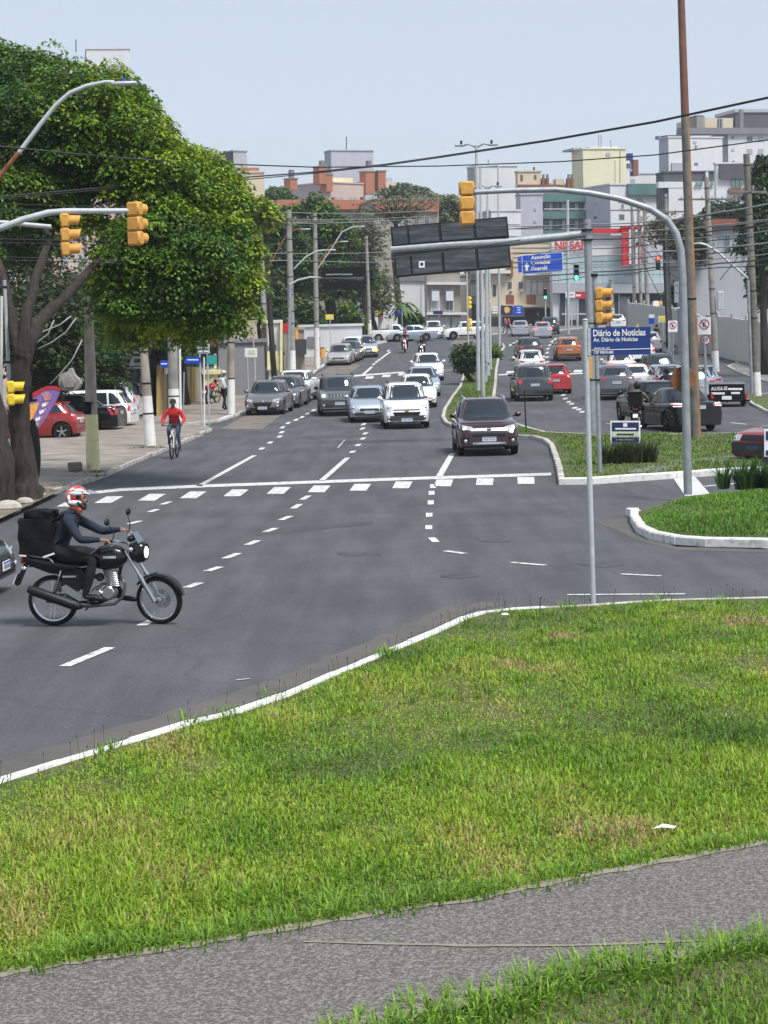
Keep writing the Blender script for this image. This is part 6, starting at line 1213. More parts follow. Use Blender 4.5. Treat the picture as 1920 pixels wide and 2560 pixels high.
p_, b_, t_, s_, _ = pole('signal_post', 'thin grey pole with cables leaning beside the big tree trunk', 36, 1242, 11, 700, 11, 9, 'galv_light', bands=3); part(p_, 'conduit', MB().tube([P(3, 1100, b_.y), P(4, 740, b_.y)], .035, 8), 'white_paint', smooth=50)
bk = thing('signal_back_plate', 'black back plate of a signal hanging beside the tree trunk', 'traffic light', P(66, 970, 46.5)); part(bk, 'plate', MB().bevbox(P(66, 970, 46.5), (.26, .12, .66), .06), 'black', smooth=40); part(bk, 'bracket', MB().tube([P(20, 1008, 46.5), P(92, 1000, 46.5)], .03, 8), 'black')
# left street lamp
Dl = 46.; lp_ = thing('street_lamp', 'long curved lamp arm with pale head in front of the big tree crown', 'street lamp', (P(-60, 1000, Dl).x, Dl, .12)); part(lp_, 'post', MB().tube([(P(-60, 1000, Dl).x, Dl, .12), P(-60, 520, Dl)], .12, 12), 'concrete', smooth=50)
part(lp_, 'arm', MB().tube([P(x, y, Dl) for x, y in ((-60, 530), (0, 440), (50, 378))], [.06, .055, .05], 10), 'rust', smooth=50); part(lp_, 'arm_tip', MB().tube([P(x, y, Dl) for x, y in ((48, 381), (100, 312), (140, 262), (175, 232), (215, 215), (262, 205), (285, 205))], [.052, .052, .05, .048, .045, .04, .04], 10), 'galv_light', smooth=50)
part(lp_, 'lamp_head', MB().bevbox(P(311, 209, Dl), (.58, .26, .08), .03), 'galv_light', smooth=40); part(lp_, 'photocell', MB().cyl(P(309, 205, Dl), P(309, 196, Dl), .04), 'blue_panel')
# ---- overhead cables
def cable(pts, r=.018, m='wire', n=5, sag=0, label='thin dark overhead cable running between the street poles', group='overhead cables', k=8):
    q = []
    for (x0, y0, d0), (x1, y1, d1) in zip(pts, pts[1:]):
        for i in range(k): t = i / k; q.append(P(x0 + (x1 - x0) * t, y0 + (y1 - y0) * t + sag * 4 * t * (1 - t), d0 + (d1 - d0) * t))
    q.append(P(*pts[-1])); o = MB().tube(q, r, n).build('overhead_cable', m, smooth=True); return tag(o, label, 'cable', group)
LB = 'upper and thicker of the twin overhead cables rising across the sky'
cable([(-60, 497, 46), (295, 466, 50), (615, 443, 56), (788, 430, 58), (960, 411, 60), (1100, 391, 62), (1370, 350, 58), (1640, 303, 54), (1990, 228, 50)], .020, label=LB, group='twin cables across the sky'); cable([(-60, 502, 46), (295, 471, 50), (615, 449, 56), (788, 433, 58), (960, 414, 60), (1100, 394, 62), (1370, 353, 58), (1640, 306, 54), (1990, 231, 50)], .014, label='lower and thinner of the twin overhead cables rising across the sky', group='twin cables across the sky')
cable([(-60, 360, 45), (295, 395, 47), (560, 410, 52), (788, 418, 58), (1100, 415, 60), (1400, 404, 58), (1640, 387, 56), (1990, 340, 52)], .018, label='single overhead cable dipping gently across the sky below the twin cables', group=None)
ORD = ['topmost', 'second from the top', 'third from the top', 'fourth from the top', 'fifth from the top', 'sixth from the top', 'seventh from the top', 'eighth from the top', 'ninth from the top', 'tenth from the top', 'eleventh from the top', 'lowest']
for i_, (y0, y1, D) in enumerate(((508, 520, 46), (520, 533, 46.5), (596, 604, 46), (605, 612, 46.5), (640, 655, 45.5), (648, 660, 46))): cable([(-60, y0, D), (300, (y0 + y1) / 2 + 4, D + 2), (640, y1, D + 25)], .009, label='thin cable in front of the big tree, ' + ORD[i_])
for i_, (y0, y1) in enumerate(((532, 532), (548, 546), (558, 552), (565, 560), (634, 630), (652, 654), (695, 690))):
    cable([(640, y0, DE), (722, y0 - 1, DF), (787, y0 + 1, DG), (918, y1 + 2, 170), (1090, y1 - 6, 200)], .022, 'wire_pale' if y0 % 2 == 0 else 'wire', label='overhead line strung between the left poles before the round tree, ' + ORD[i_], group='overhead lines along the left poles')
for i, (a, b, c, d) in enumerate(((565, 560, 552, 500), (572, 566, 560, 520), (590, 585, 575, 540), (600, 598, 590, 552), (620, 612, 600, 570), (635, 622, 610, 580), (655, 640, 628, 600), (660, 655, 640, 615), (676, 668, 656, 628), (690, 680, 668, 640), (640, 600, 575, 545), (705, 690, 674, 655))):
    cable([(1230 + i * 9, a, 120), (1470, b, 105), (1640, c, 92), (1800, (c + d) / 2 + 4, 84), (1960, d, 76)], .020 if i % 3 else .03, 'wire' if i % 2 else 'wire_pale', sag=3, label='overhead line in the tangle before the dealership, ' + ORD[i] + ' at its start', group='tangled overhead lines on the right')
for a, b in (((1130, 775, 0), (1300, 745, 0)), ((960, 648, 52), (1300, 600, 56)), ((1100, 578, 58), (1470, 560, 60))):
    if a[2]: cable([a, ((a[0] + b[0]) / 2, (a[1] + b[1]) / 2 + 3, (a[2] + b[2]) / 2), b], .014, label='thin line crossing ' + ('above the black message board and the grey arm' if a[0] == 1100 else 'in front of the lower half of the black message board'), group='lines near the message board')
for xa, ya, xb, yb, D in ((1735, 560, 1770, 500, 70), (1800, 700, 1866, 560, 80), (1590, 600, 1700, 700, 90), (1660, 760, 1600, 640, 100), (1620, 640, 1560, 690, 120)):
    cable([(xa, ya, D), ((xa + xb) / 2 + 8, (ya + yb) / 2 + 18, D), (xb, yb, D)], .016, label={1735: 'drooping service cable high up right of the rusty pole', 1800: 'drooping service cable between the meter box pole and the big old pole', 1590: 'drooping service cable left of the curved mast top', 1660: 'drooping service cable low behind the curved mast', 1620: 'short drooping service cable beside the red pylon'}[xa], group='drooping service cables')
# ---- boards, banner, small things on the left
def board(name, label, quad, D, m, cat='sign', d=.06, post=None, kids=()):
    c = P(sum(q[0] for q in quad) / 4, max(q[1] for q in quad), D); z0 = h(D) + .12; rt = thing(name, label, cat, (c.x, D, z0 if post else c.z)); part(rt, 'panel', quadbox(quad, d, D), m, fix=True)
    for x in (post or ()): q = P(x, max(q[1] for q in quad), D); part(rt, 'post', MB().tube([(q.x, D + .03, z0 - .1), (q.x, D + .03, q.z + .3)], .03, 8), 'galv_light')
    for i, (nm, kq, km) in enumerate(kids): part(rt, nm, quadbox(kq, .01, D - .012 - .003 * i), km, fix=True)
    return rt
def rq(x0, y0, x1, y1): return [(x0, y0), (x1, y0), (x1, y1), (x0, y1)]
M('navy', (.012, .018, .09), .5); M('pale_green', (.55, .62, .42), .6); M('teal', (.03, .30, .28), .5); M('sign_yellow', (.75, .6, .05), .5); M('purple', (.16, .09, .33), .7, col2=(.25, .14, .40), sc=6); M('banner_orange', (.75, .28, .04), .7, col2=(.8, .5, .1), sc=9)
gb = G(1565, 1152, .13); board('notice_board', 'small white framed notice board with navy and pale green bands behind the leafy clump', rq(1526, 1052, 1601, 1108), gb.y, 'sign_white', 'sign', .04, (1536, 1590), [('top_band', rq(1530, 1056, 1597, 1078), 'navy'), ('middle_band', rq(1530, 1080, 1597, 1092), 'pale_green'), ('lower_band', rq(1530, 1094, 1597, 1105), 'navy'), ('crest', rq(1558, 1058, 1568, 1067), 'sign_white'), ('print_line', rq(1538, 1070, 1590, 1074), 'sign_white'), ('print_line', rq(1542, 1084, 1585, 1087), 'black'), ('print_line', rq(1540, 1098, 1586, 1101), 'galvanised')])
gb = G(1935, 1190, .14); board('notice_board', 'white framed notice board cut by the right edge above the dark green clump', rq(1911, 1073, 1990, 1142), gb.y, 'sign_white', 'sign', .04, (1925, 1980), [('top_band', rq(1915, 1078, 1986, 1100), 'navy'), ('lower_band', rq(1915, 1126, 1986, 1138), 'navy')])
tr = thing('trailer', 'black flat trailer board with white lettering and red lamps behind the silver blue car', 'trailer', G(1822, 1020)); Dt = G(1822, 1018).y; st_ = pxm(Dt)
part(tr, 'tailgate', quadbox([(1772, 958), (1861, 957), (1862, 1002), (1774, 1004)], .06, Dt), 'black_matte', fix=True); part(tr, 'floor', MB().box(P(1818, 1000, Dt + 1.2), (1.55, 2.3, .08)), 'black_matte'); part(tr, 'top_rail', quadbox([(1768, 956), (1862, 955), (1862, 960), (1768, 961)], .1, Dt - .03), 'galvanised', fix=True)
text_obj('lettering', 'ALUGA-SE', P(1778, 976, Dt - .02), (1, 0, 0), (0, 0, 1), .21, .003, MATS['sign_white'], tr, bold=.004, sx=.72)
for x, y, w in ((1779, 983, 33), (1820, 972, 36), (1828, 982, 22)): part(tr, 'print_line', quadbox(rq(x, y - 2, x + w, y + 3), .006, Dt - .012), 'sign_white', fix=True)
part(tr, 'number_plate', quadbox(rq(1805, 990, 1829, 999), .02, Dt - .03), 'plate', fix=True)
for x in (1780, 1866): part(tr, 'tail_lamp', MB().box(P(x, 990, Dt - .03), (.10, .06, .22)), 'lamp_red')
for sd, x in ((-1, 1785), (1, 1858)): q = P(x, 1012, Dt + .9); q.z = h(q.y) + .27; part(tr, 'wheel', MB().lathe([(.001, -.09), (.25, -.09), (.27, 0), (.25, .09), (.001, .09)], 18, Matrix.Rotation(R(90), 3, 'Y'), q), 'rubber', smooth=40)
part(tr, 'drawbar', MB().tube([P(1818, 1004, Dt + 2.2), P(1815, 985, Dt + 3.8)], .05, 6), 'black')
gf = G(105, 1105, .12); fl = thing('feather_flag', 'leaning purple and orange advertising feather flag beside the red hatchback', 'flag', gf); Df = G(80, 1110, .12).y - 2
def fq(pts, m, n, d=.012, o=0): part(fl, n, MB().prism([P(x, y, Df - o) for x, y in pts], (0, d, 0)), m, fix=True)
fq([(80, 1090), (55, 1020), (72, 1000), (88, 985), (100, 975), (118, 968), (135, 968), (152, 974), (146, 992), (130, 1020), (108, 1055)], 'purple', 'cloth'); fq([(78, 985), (100, 972), (118, 965), (138, 965), (153, 972), (150, 978), (132, 972), (112, 974), (84, 994)], 'sign_red', 'cloth_edge', o=.015)
fq([(64, 1030), (72, 1012), (98, 1006), (92, 1024), (76, 1056)], 'banner_orange', 'print', o=.02)
for pts in ([(103, 984), (118, 979), (130, 985), (126, 999), (112, 1003)], ): fq(pts, 'cloth_pink', 'print', o=.02)
for x, y in ((104, 1010), (97, 1028), (88, 1046), (80, 1062)): fq([(x, y), (x + 12, y - 5), (x + 13, y + 3), (x + 2, y + 9)], 'sign_white', 'print', o=.022); fq([(x + 14, y - 6), (x + 18, y - 8), (x + 15, y + 3)], 'banner_orange', 'print', o=.022)
part(fl, 'flag_pole', MB().tube([P(60, 1112, Df + .05), P(60, 1000, Df + .05), P(80, 985, Df + .05)], .02, 6), 'black')
solid('boulder', MB().prism([P(x, y, 60) for x, y in ((146, 950), (150, 936), (160, 931), (168, 929), (173, 921), (179, 922), (183, 934), (188, 941), (197, 948), (201, 960), (196, 972), (178, 978), (155, 976), (147, 964))], (0, .45, 0)).prism([P(x, y, 59.85) for x, y in ((152, 948), (158, 938), (172, 934), (180, 944), (188, 956), (184, 968), (160, 968))], (0, .16, 0)), 'concrete', 'pale jagged boulder standing behind the cars on the left forecourt', 'rock', fix=True)
gb = G(188, 1178, .12); solid('concrete_block', MB().bevbox(gb + Vector((0, 0, .12)), (.38, .3, .24), .03, .2), 'concrete_dark', 'weathered concrete block lying on the pavement beside the yellow based pole', 'block')
for lb, q, D, m_, kids in (('white parking board on two thin posts in front of the parked grey car', rq(612, 870, 643, 893), 97, 'sign_white', [('print', [(622, 875), (636, 875), (638, 885), (620, 885)], 'pale_green')]), ('small blue and white sign on the ochre wall', rq(401, 901, 419, 918), 78, 'blue_panel', [('print_line', rq(402, 908, 418, 911), 'sign_white')]),
                           ('blue banner with white line above the dark gate', rq(463, 893, 501, 909), 80, 'blue_panel', [('print_line', rq(468, 898, 496, 901), 'sign_white')]), ('teal board next to the blue banner', rq(516, 888, 542, 911), 82, 'teal', []), ('grey and white double sign plate on the tall thin post', rq(493, 849, 524, 884), 84, 'galv_light', [('print_line', rq(498, 856, 519, 861), 'sign_red'), ('print_line', rq(497, 863, 520, 867), 'navy'), ('print_line', rq(495, 871, 522, 874), 'navy'), ('print_line', rq(495, 877, 522, 880), 'sign_white')])):
    board('sign_board', lb, q, D, m_, kids=kids, post=(q[0][0] + 6, q[1][0] - 6) if 'parking board' in lb or 'double' in lb else None)
board('sign_board', 'yellow sign plate on a thin post beneath the round tree', rq(814, 786, 834, 799), 150, 'sign_yellow', post=(825,), kids=[('print_line', rq(817, 790, 831, 795), 'pale_green')]); board('sign_board', 'yellow small plate beside the white pillar at the corner', rq(940, 774, 953, 785), 215, 'sign_yellow')
board('sign_board', 'dark blue and yellow shop sign above the corner entrance', rq(926, 752, 947, 768), 214, 'glass_green', kids=[('print_line', rq(927, 762, 946, 766), 'pale_green')]); board('street_name_sign', 'small blue street sign in front of the palm at the corner', [(986, 778), (1003, 776), (1003, 787), (986, 789)], 206, 'blue_panel', post=(1005,))
board('street_name_sign', 'small blue street sign by the grey building window', rq(1083, 777, 1107, 786), 208, 'navy', post=(1097,)); board('sign_board', 'white and red dealership entrance sign above the shop glass', rq(1414, 730, 1438, 744), 216, 'sign_white', kids=[('print_line', rq(1417, 736, 1434, 738), 'black')]); board('sign_board', 'red banner right of the white entrance sign', rq(1438, 729, 1464, 747), 216, 'sign_red', kids=[('print', rq(1440, 736, 1452, 741), 'sign_white')])
board('sign_board', 'white and orange hanging plates beyond the junction', rq(1634, 752, 1647, 766), 205, 'sign_white', kids=[('print', rq(1647, 753, 1656, 764), 'banner_orange')]); board('bus_stop_sign', 'blue and white bus stop plate beside the yellow plate', rq(1622, 786, 1636, 810), 165, 'blue_panel', post=(1630,), kids=[('top', rq(1622, 786, 1636, 795), 'sign_white')])
board('sign_board', 'yellow plate right of the bus stop plate', rq(1646, 790, 1667, 806), 165, 'sign_white', post=(1658,), kids=[('face', rq(1649, 792, 1665, 804), 'sign_yellow')]); board('sign_board', 'tall white menu board hanging right of the curved mast', rq(1686, 703, 1697, 757), 150, 'sign_white', kids=[('print_line', rq(1689, 712, 1694, 716), 'galvanised'), ('print_line', rq(1689, 730, 1694, 734), 'galvanised')])
for i, (x, D, lb) in enumerate(((1583, 168, 'yellow road hazard post with black chevrons left of the bus stop'), (1478 + 297, 128, 'striped yellow hazard post beside the white based right pole'))):
    q = P(x, 0, D); z = h(D); rt = thing('hazard_post', lb, 'post', (q.x, D, z)); part(rt, 'post', MB().tube([(q.x, D, z), (q.x, D, z + 1.7)], .06, 8), 'signal_bright')
    for k in range(4): part(rt, 'stripe', MB().box((q.x, D - .05, z + .5 + k * .3), (.34, .03, .12), ry=.5), 'signal_bright' if k % 2 else 'black')
# ---------------------------------------------------------------- buildings
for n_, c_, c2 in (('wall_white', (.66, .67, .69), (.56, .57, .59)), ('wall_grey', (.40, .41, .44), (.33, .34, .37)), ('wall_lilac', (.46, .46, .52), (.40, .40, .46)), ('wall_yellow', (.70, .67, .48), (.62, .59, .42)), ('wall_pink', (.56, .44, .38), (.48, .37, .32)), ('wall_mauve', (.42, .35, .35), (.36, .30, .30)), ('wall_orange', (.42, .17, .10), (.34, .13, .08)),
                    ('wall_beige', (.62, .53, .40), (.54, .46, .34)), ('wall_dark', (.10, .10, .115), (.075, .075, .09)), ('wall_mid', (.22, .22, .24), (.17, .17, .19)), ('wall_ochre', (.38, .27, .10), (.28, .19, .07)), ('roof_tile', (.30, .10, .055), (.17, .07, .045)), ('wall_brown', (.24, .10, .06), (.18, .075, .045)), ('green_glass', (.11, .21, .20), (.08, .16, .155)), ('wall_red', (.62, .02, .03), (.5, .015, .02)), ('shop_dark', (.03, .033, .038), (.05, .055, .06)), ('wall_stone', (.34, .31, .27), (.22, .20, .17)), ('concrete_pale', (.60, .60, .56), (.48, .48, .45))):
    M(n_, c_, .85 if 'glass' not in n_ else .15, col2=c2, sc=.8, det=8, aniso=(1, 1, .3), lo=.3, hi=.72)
M('pane', (.05, .06, .075), .08, spec=.8, col2=(.13, .15, .17), sc=.3); M('pane_pale', (.35, .38, .40), .2, spec=.8)
class Bld:
    """box building; near vertical edge at pixel xc on distance D; right face runs to xr, left face to xl, turned by yaw"""
    def __init__(s, name, label, D, xl, xc, xr, yt, yb, wall, yaw=0, depth=12, cat='building', side=None, z0=None, group=None, roof='wall_mid'):  # side: left face wall tone, mostly darker to paint in its shade
        s.D = D; a = R(yaw); s.c = P(xc, yt, D); s.dR = Vector((math.cos(a), math.sin(a), 0)); s.dL = Vector((-math.sin(a), math.cos(a), 0))
        s.wR = s.hitx(xr, s.dR); s.wL = s.hitx(xl, s.dL) if xl < xc - .5 else depth
        zt = s.c.z; zb = h(D) - .3 if yb is None else P(xc, yb, D).z; s.zt, s.zb = zt, zb; s.rt = thing(name, label, cat, (s.c.x, s.c.y, zb if yb is not None else h(D)), 0, group)
        base = Vector((s.c.x, s.c.y, zb)); H = Vector((0, 0, zt - zb)); m = MB(); A, B = base, base + s.dR * s.wR; C_, Dd = B + s.dL * s.wL, A + s.dL * s.wL
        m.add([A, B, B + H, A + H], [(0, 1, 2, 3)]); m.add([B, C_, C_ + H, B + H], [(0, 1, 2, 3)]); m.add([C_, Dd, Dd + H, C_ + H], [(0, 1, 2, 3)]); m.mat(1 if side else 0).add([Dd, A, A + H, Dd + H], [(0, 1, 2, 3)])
        part(s.rt, 'wall', m, [wall, side or wall]); m = MB(); cc = (A + C_) / 2; cc.z = zt + .06
        u = s.dR * .12; v = s.dL * .12; m.prism([A - u - v + H, B + u - v + H, C_ + u + v + H, Dd - u + v + H], (0, 0, .18)); part(s.rt, 'roof', m, wall if roof == 'wall_mid' else roof, fix=True)
    def hitx(s, px, d):
        o = s.c; lo, hi = 0.0, 400.0
        f = lambda t: (lambda p: (Vector(p) - EYE).dot(CR) / (Vector(p) - EYE).dot(_f) * FPX + 960)(o + d * t)
        if d.x >= 0:
            for _ in range(40):
                m = (lo + hi) / 2
                if f(m) < px: lo = m
                else: hi = m
        else:
            hi = 80
            for _ in range(40):
                m = (lo + hi) / 2
                if f(m) > px: lo = m
                else: hi = m
        return lo
    def fp(s, x, y, face='R', out=0):
        d = s.dR if face == 'R' else s.dL; n = Vector((d.y, -d.x, 0)) if face == 'R' else Vector((-d.y, d.x, 0)); r_ = ray(x, y)
        if face == 'L': n = -s.dR
        else: n = -s.dL
        t = (s.c - EYE).dot(n) / r_.dot(n); return EYE + r_ * t + n * out
    def rect(s, name, x0, y0, x1, y1, m, out=.06, d=.05, face='R', parent=None):
        q = [s.fp(x0, y1, face, out), s.fp(x1, y1, face, out), s.fp(x1, y0, face, out), s.fp(x0, y0, face, out)]; n = (-s.dL if face == 'R' else -s.dR); return part(s.rt if parent is None else parent, name, MB().prism(q, -n * d), m, fix=True)
    def window(s, x0, y0, x1, y1, m='pane', face='R', frame='wall_white', bars=1):
        f = s.rect('window', x0, y0, x1, y1, frame, .05, .05, face); k = max(.6, (x1 - x0) * .07); kid = []
        q = lambda a, b, c, d, mm, o_: part(s.rt, 'pane', MB().prism([s.fp(a, d, face, o_), s.fp(c, d, face, o_), s.fp(c, b, face, o_), s.fp(a, b, face, o_)], (s.dL if face == 'R' else s.dR) * .02), mm, fix=True)
        xm = (x0 + x1) / 2
        if m == 'pane' and random.random() < .3: m = 'pane_pale'
        if x1 - x0 > 7 and face == 'R' and random.random() < .4: s.block('air_conditioner', x1 - 5, y1 + 2, x1 + 1, y1 + 6, random.choice(('wall_white', 'galv_light')), .3, .35)
        for a, c in (((x0 + k, xm - k / 3), (xm + k / 3, x1 - k)) if bars and x1 - x0 > 7 else ((x0 + k, x1 - k),)):
            p = q(a, y0 + k, c, y1 - k, m, .075); mi = p.matrix_parent_inverse.copy(); p.parent = f; p.matrix_parent_inverse = Matrix.Identity(4)
            # f itself carries the root's inverse
        return f
    def grid(s, x0, y0, x1, y1, nx, ny, fw=.5, fh=.5, **k):
        for j in range(ny):
            for i in range(nx):
                cx = x0 + (x1 - x0) * (i + .5) / nx; cy = y0 + (y1 - y0) * (j + .5) / ny; w = (x1 - x0) / nx * fw / 2; hh = (y1 - y0) / ny * fh / 2; s.window(cx - w, cy - hh, cx + w, cy + hh, **k)
    def block(s, name, x0, y0, x1, y1, m, d=2.0, out=-.5):
        """volume standing on or behind the front face"""
        q = [s.fp(x0, y1, 'R', out), s.fp(x1, y1, 'R', out), s.fp(x1, y0, 'R', out), s.fp(x0, y0, 'R', out)]; return part(s.rt, name, MB().prism(q, s.dL * d), m, fix=True)
    def rod(s, name, x, y0, y1, r=.08, m='wire', out=-1):
        return part(s.rt, name, MB().tube([s.fp(x, y1, 'R', out), s.fp(x, y0, 'R', out)], r, 5), m)
# skyline left and centre
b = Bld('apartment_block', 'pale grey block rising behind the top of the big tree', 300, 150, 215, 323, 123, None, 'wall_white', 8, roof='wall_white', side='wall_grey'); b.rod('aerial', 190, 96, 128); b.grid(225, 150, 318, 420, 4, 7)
b = Bld('apartment_block', 'pale pink building glimpsed through gaps of the big tree', 130, -80, -60, 330, 352, None, 'wall_pink', 4, side='wall_grey'); b.grid(-40, 380, 320, 800, 8, 7, frame='wall_white')
b = Bld('apartment_block', 'grey block with dark left side just right of the big tree crown', 290, 562, 583, 617, 378, None, 'wall_grey', 30, side='wall_dark'); b.rect('window', 589, 425, 612, 440, 'pane')
b = Bld('house', 'orange roofed house half covered by the end of the tree', 240, 560, 590, 660, 432, None, 'wall_beige', 12); b.block('roof_gable', 590, 418, 650, 452, 'wall_orange'); b.block('roof_edge', 595, 496, 660, 504, 'wall_white'); b.block('brick_side', 600, 502, 655, 530, 'wall_orange', out=.3, d=.4)
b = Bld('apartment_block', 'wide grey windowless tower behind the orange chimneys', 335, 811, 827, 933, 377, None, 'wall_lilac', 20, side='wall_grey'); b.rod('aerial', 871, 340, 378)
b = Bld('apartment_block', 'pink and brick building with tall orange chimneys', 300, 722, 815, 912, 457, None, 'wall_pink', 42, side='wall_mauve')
b.block('penthouse', 836, 442, 905, 458, 'wall_yellow', out=-2); b.block('penthouse', 905, 453, 1016, 478, 'wall_beige', out=-1.5); b.block('roof_box', 962, 443, 1003, 455, 'wall_grey', out=-2)
for x0, y0, x1, y1 in ((793, 418, 811, 460), (811, 437, 826, 480), (909, 430, 931, 486), (940, 429, 959, 478), (720, 448, 738, 475)): b.block('chimney', x0, y0, x1, y1, 'wall_orange', 1.4, .5); b.block('chimney_cap', x0 - 2, y0 - 3, x1 + 2, y0, 'wall_stone', 1.6, .6)
for x in (800, 917, 724): b.block('flue', x - 3, 402 if x != 724 else 425, x + 5, 418 if x != 724 else 447, 'wall_mid', .6, .6)
b.rect('window_band', 745, 491, 812, 510, 'wall_beige', face='R') if 0 else None
for x in (765, 781, 798, 828, 838, 850, 872, 884, 900): b.rect('window', x, 493, x + 7, 508, 'pane_pale' if x % 3 else 'pane', face='R' if x > 815 else 'L', out=.1)
b = Bld('house', 'long low building with brick red roof band behind the round tree', 262, 600, 690, 930, 512, None, 'wall_stone', 18, side='wall_beige'); b.block('roof_band', 690, 500, 930, 524, 'wall_orange', out=.5); b.grid(700, 530, 920, 560, 9, 1, frame='wall_beige')
b = Bld('house', 'brick red roof slope behind the bare tree', 255, 900, 935, 1096, 500, None, 'wall_stone', 10); b.block('roof_slope', 935, 499, 1096, 530, 'wall_orange', 1, .4); b.grid(950, 530, 1080, 570, 5, 1)
b = Bld('house', 'pale glass roofed hall between tree and pink building', 275, 640, 655, 725, 505, None, 'wall_white', 5)
for i in range(9): b.rect('glazing_panel', 658 + i * 7.3, 507, 664 + i * 7.3, 522, 'pane_pale')
# skyline right
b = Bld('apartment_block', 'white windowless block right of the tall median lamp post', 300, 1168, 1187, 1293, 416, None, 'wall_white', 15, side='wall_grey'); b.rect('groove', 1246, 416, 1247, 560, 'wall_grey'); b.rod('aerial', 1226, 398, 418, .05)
b = Bld('apartment_block', 'small beige rooftop building with two brown windows', 285, 1288, 1294, 1352, 430, None, 'wall_beige', 8); b.rect('window', 1301, 437, 1307, 452, 'wall_brown'); b.rect('window', 1335, 437, 1341, 448, 'wall_brown'); b.block('ledge', 1295, 462, 1400, 474, 'wall_brown', out=.5); b.rod('flue', 1339, 416, 430, .12)
for x in (1357, 1367, 1420, 1428): b.block('chimney', x - 3, 446, x + 4, 476, 'wall_brown', 1, .4); b.block('chimney_cap', x - 1, 436, x + 3, 446, 'wall_mid', .6, .4)
b.block('water_tank', 1392, 446, 1412, 462, 'wall_beige', 2, -.5); b.block('parapet', 1365, 456, 1425, 474, 'wall_pink', 3, -1)
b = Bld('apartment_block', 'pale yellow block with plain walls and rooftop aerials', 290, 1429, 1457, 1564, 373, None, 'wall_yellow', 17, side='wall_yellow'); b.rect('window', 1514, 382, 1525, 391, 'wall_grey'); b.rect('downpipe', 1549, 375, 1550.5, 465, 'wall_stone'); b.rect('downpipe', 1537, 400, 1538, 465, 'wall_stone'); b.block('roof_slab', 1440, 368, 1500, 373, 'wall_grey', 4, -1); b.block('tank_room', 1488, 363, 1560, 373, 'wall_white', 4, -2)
for x in (1504, 1510, 1534): b.rod('aerial', x, 335 if x < 1520 else 348, 368, .07, 'wire_pale')
b.window(1565, 408, 1577, 422); b.block('side_wing', 1564, 400, 1582, 470, 'wall_white', 6, -1)
for x, m_ in ((1589, 'navy'), (1603, 'wall_brown')): b.block('chimney', x - 5, 396, x + 8, 436, m_, 1.5, -2)
b.block('tank', 1587, 380, 1597, 396, 'blue_sign', 1, -2)
b = Bld('apartment_block', 'lilac grey wing with small windows left of the green balconies', 262, 1290, 1301, 1356, 487, None, 'wall_lilac', 6, side='green_glass')
for y in (518, 548): b.window(1333, y, 1341, y + 9)
b = Bld('apartment_block', 'building with dark green balconies and white posts', 266, 1350, 1355, 1466, 475, None, 'wall_mid', 2)
for y0, y1 in ((486, 506), (528, 548), (576, 590)): b.block('balcony', 1355, y0, 1464, y1, 'green_glass', 1.2, 1.2)
for y0, y1 in ((508, 527), (550, 575)):
    for x in (1362, 1373, 1390, 1405, 1420, 1437, 1452): b.rect('window', x, y0, x + 8, y1, 'wall_white' if x % 2 else 'pane', out=.1)
    b.block('railing', 1357, y1 - 4, 1464, y1 - 2, 'wall_white', .1, 1.3)
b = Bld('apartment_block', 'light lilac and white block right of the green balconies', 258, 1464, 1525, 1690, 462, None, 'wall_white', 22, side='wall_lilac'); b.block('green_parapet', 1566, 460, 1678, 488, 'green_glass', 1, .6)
for x, y in ((1545, 492), (1547, 535), (1592, 495), (1592, 538), (1640, 493), (1640, 535), (1682, 490)): b.window(x, y, x + 14, y + 14)
for y in (505, 540): b.window(1485, y, 1494, y + 8, face='L')
b = Bld('apartment_block', 'white stepped block low beside the message board', 250, 1190, 1228, 1302, 528, None, 'wall_white', 15, side='wall_lilac'); b.rect('groove', 1230, 560, 1300, 561, 'wall_grey'); b.rect('groove', 1230, 590, 1300, 591, 'wall_grey')
b = Bld('apartment_block', 'long white block with tiny window left of the tall rusty pole', 300, 1565, 1575, 1660, 435, None, 'wall_white', 6); b.window(1577, 447, 1588, 460); b.window(1645, 443, 1656, 457)
b = Bld('apartment_block', 'big bright white block with few small windows behind the rusty pole', 310, 1647, 1671, 1806, 344, None, 'wall_white', 19, side='wall_lilac')
for x, y in ((1732, 352), (1735, 406)): b.window(x, y, x + 10, y + 7)
b.block('loggia', 1678, 407, 1712, 440, 'wall_grey', .5, .3); b.block('roof_rail', 1674, 336, 1735, 343, 'wall_dark', 2, -1); b.block('vent', 1653, 338, 1660, 346, 'wall_mid', 1, -1)
b = Bld('apartment_block', 'tall white apartment building with dark cornice and beige roof house', 330, 1730, 1820, 1960, 333, None, 'wall_white', 14, side='wall_lilac'); b.block('cornice', 1700, 320, 1960, 336, 'wall_mid', 2, .5)
for y in (340, 371): 
    for x in (1866, 1894): b.window(x, y, x + 16, y + 14)
    b.window(1828, y, 1835, y + 7)
b.window(1830, 401, 1837, 406); b.block('roof_house', 1758, 290, 1852, 322, 'wall_beige', 8, -3); b.block('roof_house_edge', 1757, 287, 1778, 322, 'wall_stone', 5, -2.5); b.block('dark_roof_house', 1858, 275, 1960, 318, 'wall_dark', 8, -3); b.block('slab', 1855, 268, 1960, 276, 'wall_grey', 8, -2.8); b.rod('aerial', 1747, 288, 322, .05); b.block('water_tank', 1758, 283, 1778, 290, 'wall_dark', 3, -3); b.rect('window', 1816, 301, 1823, 308, 'pane', out=-2.8)
for x in (1800, 1806, 1854, 1858): b.block('flue', x, 296 if x < 1850 else 272, x + 4, 320, 'wall_mid', .6, -.5)
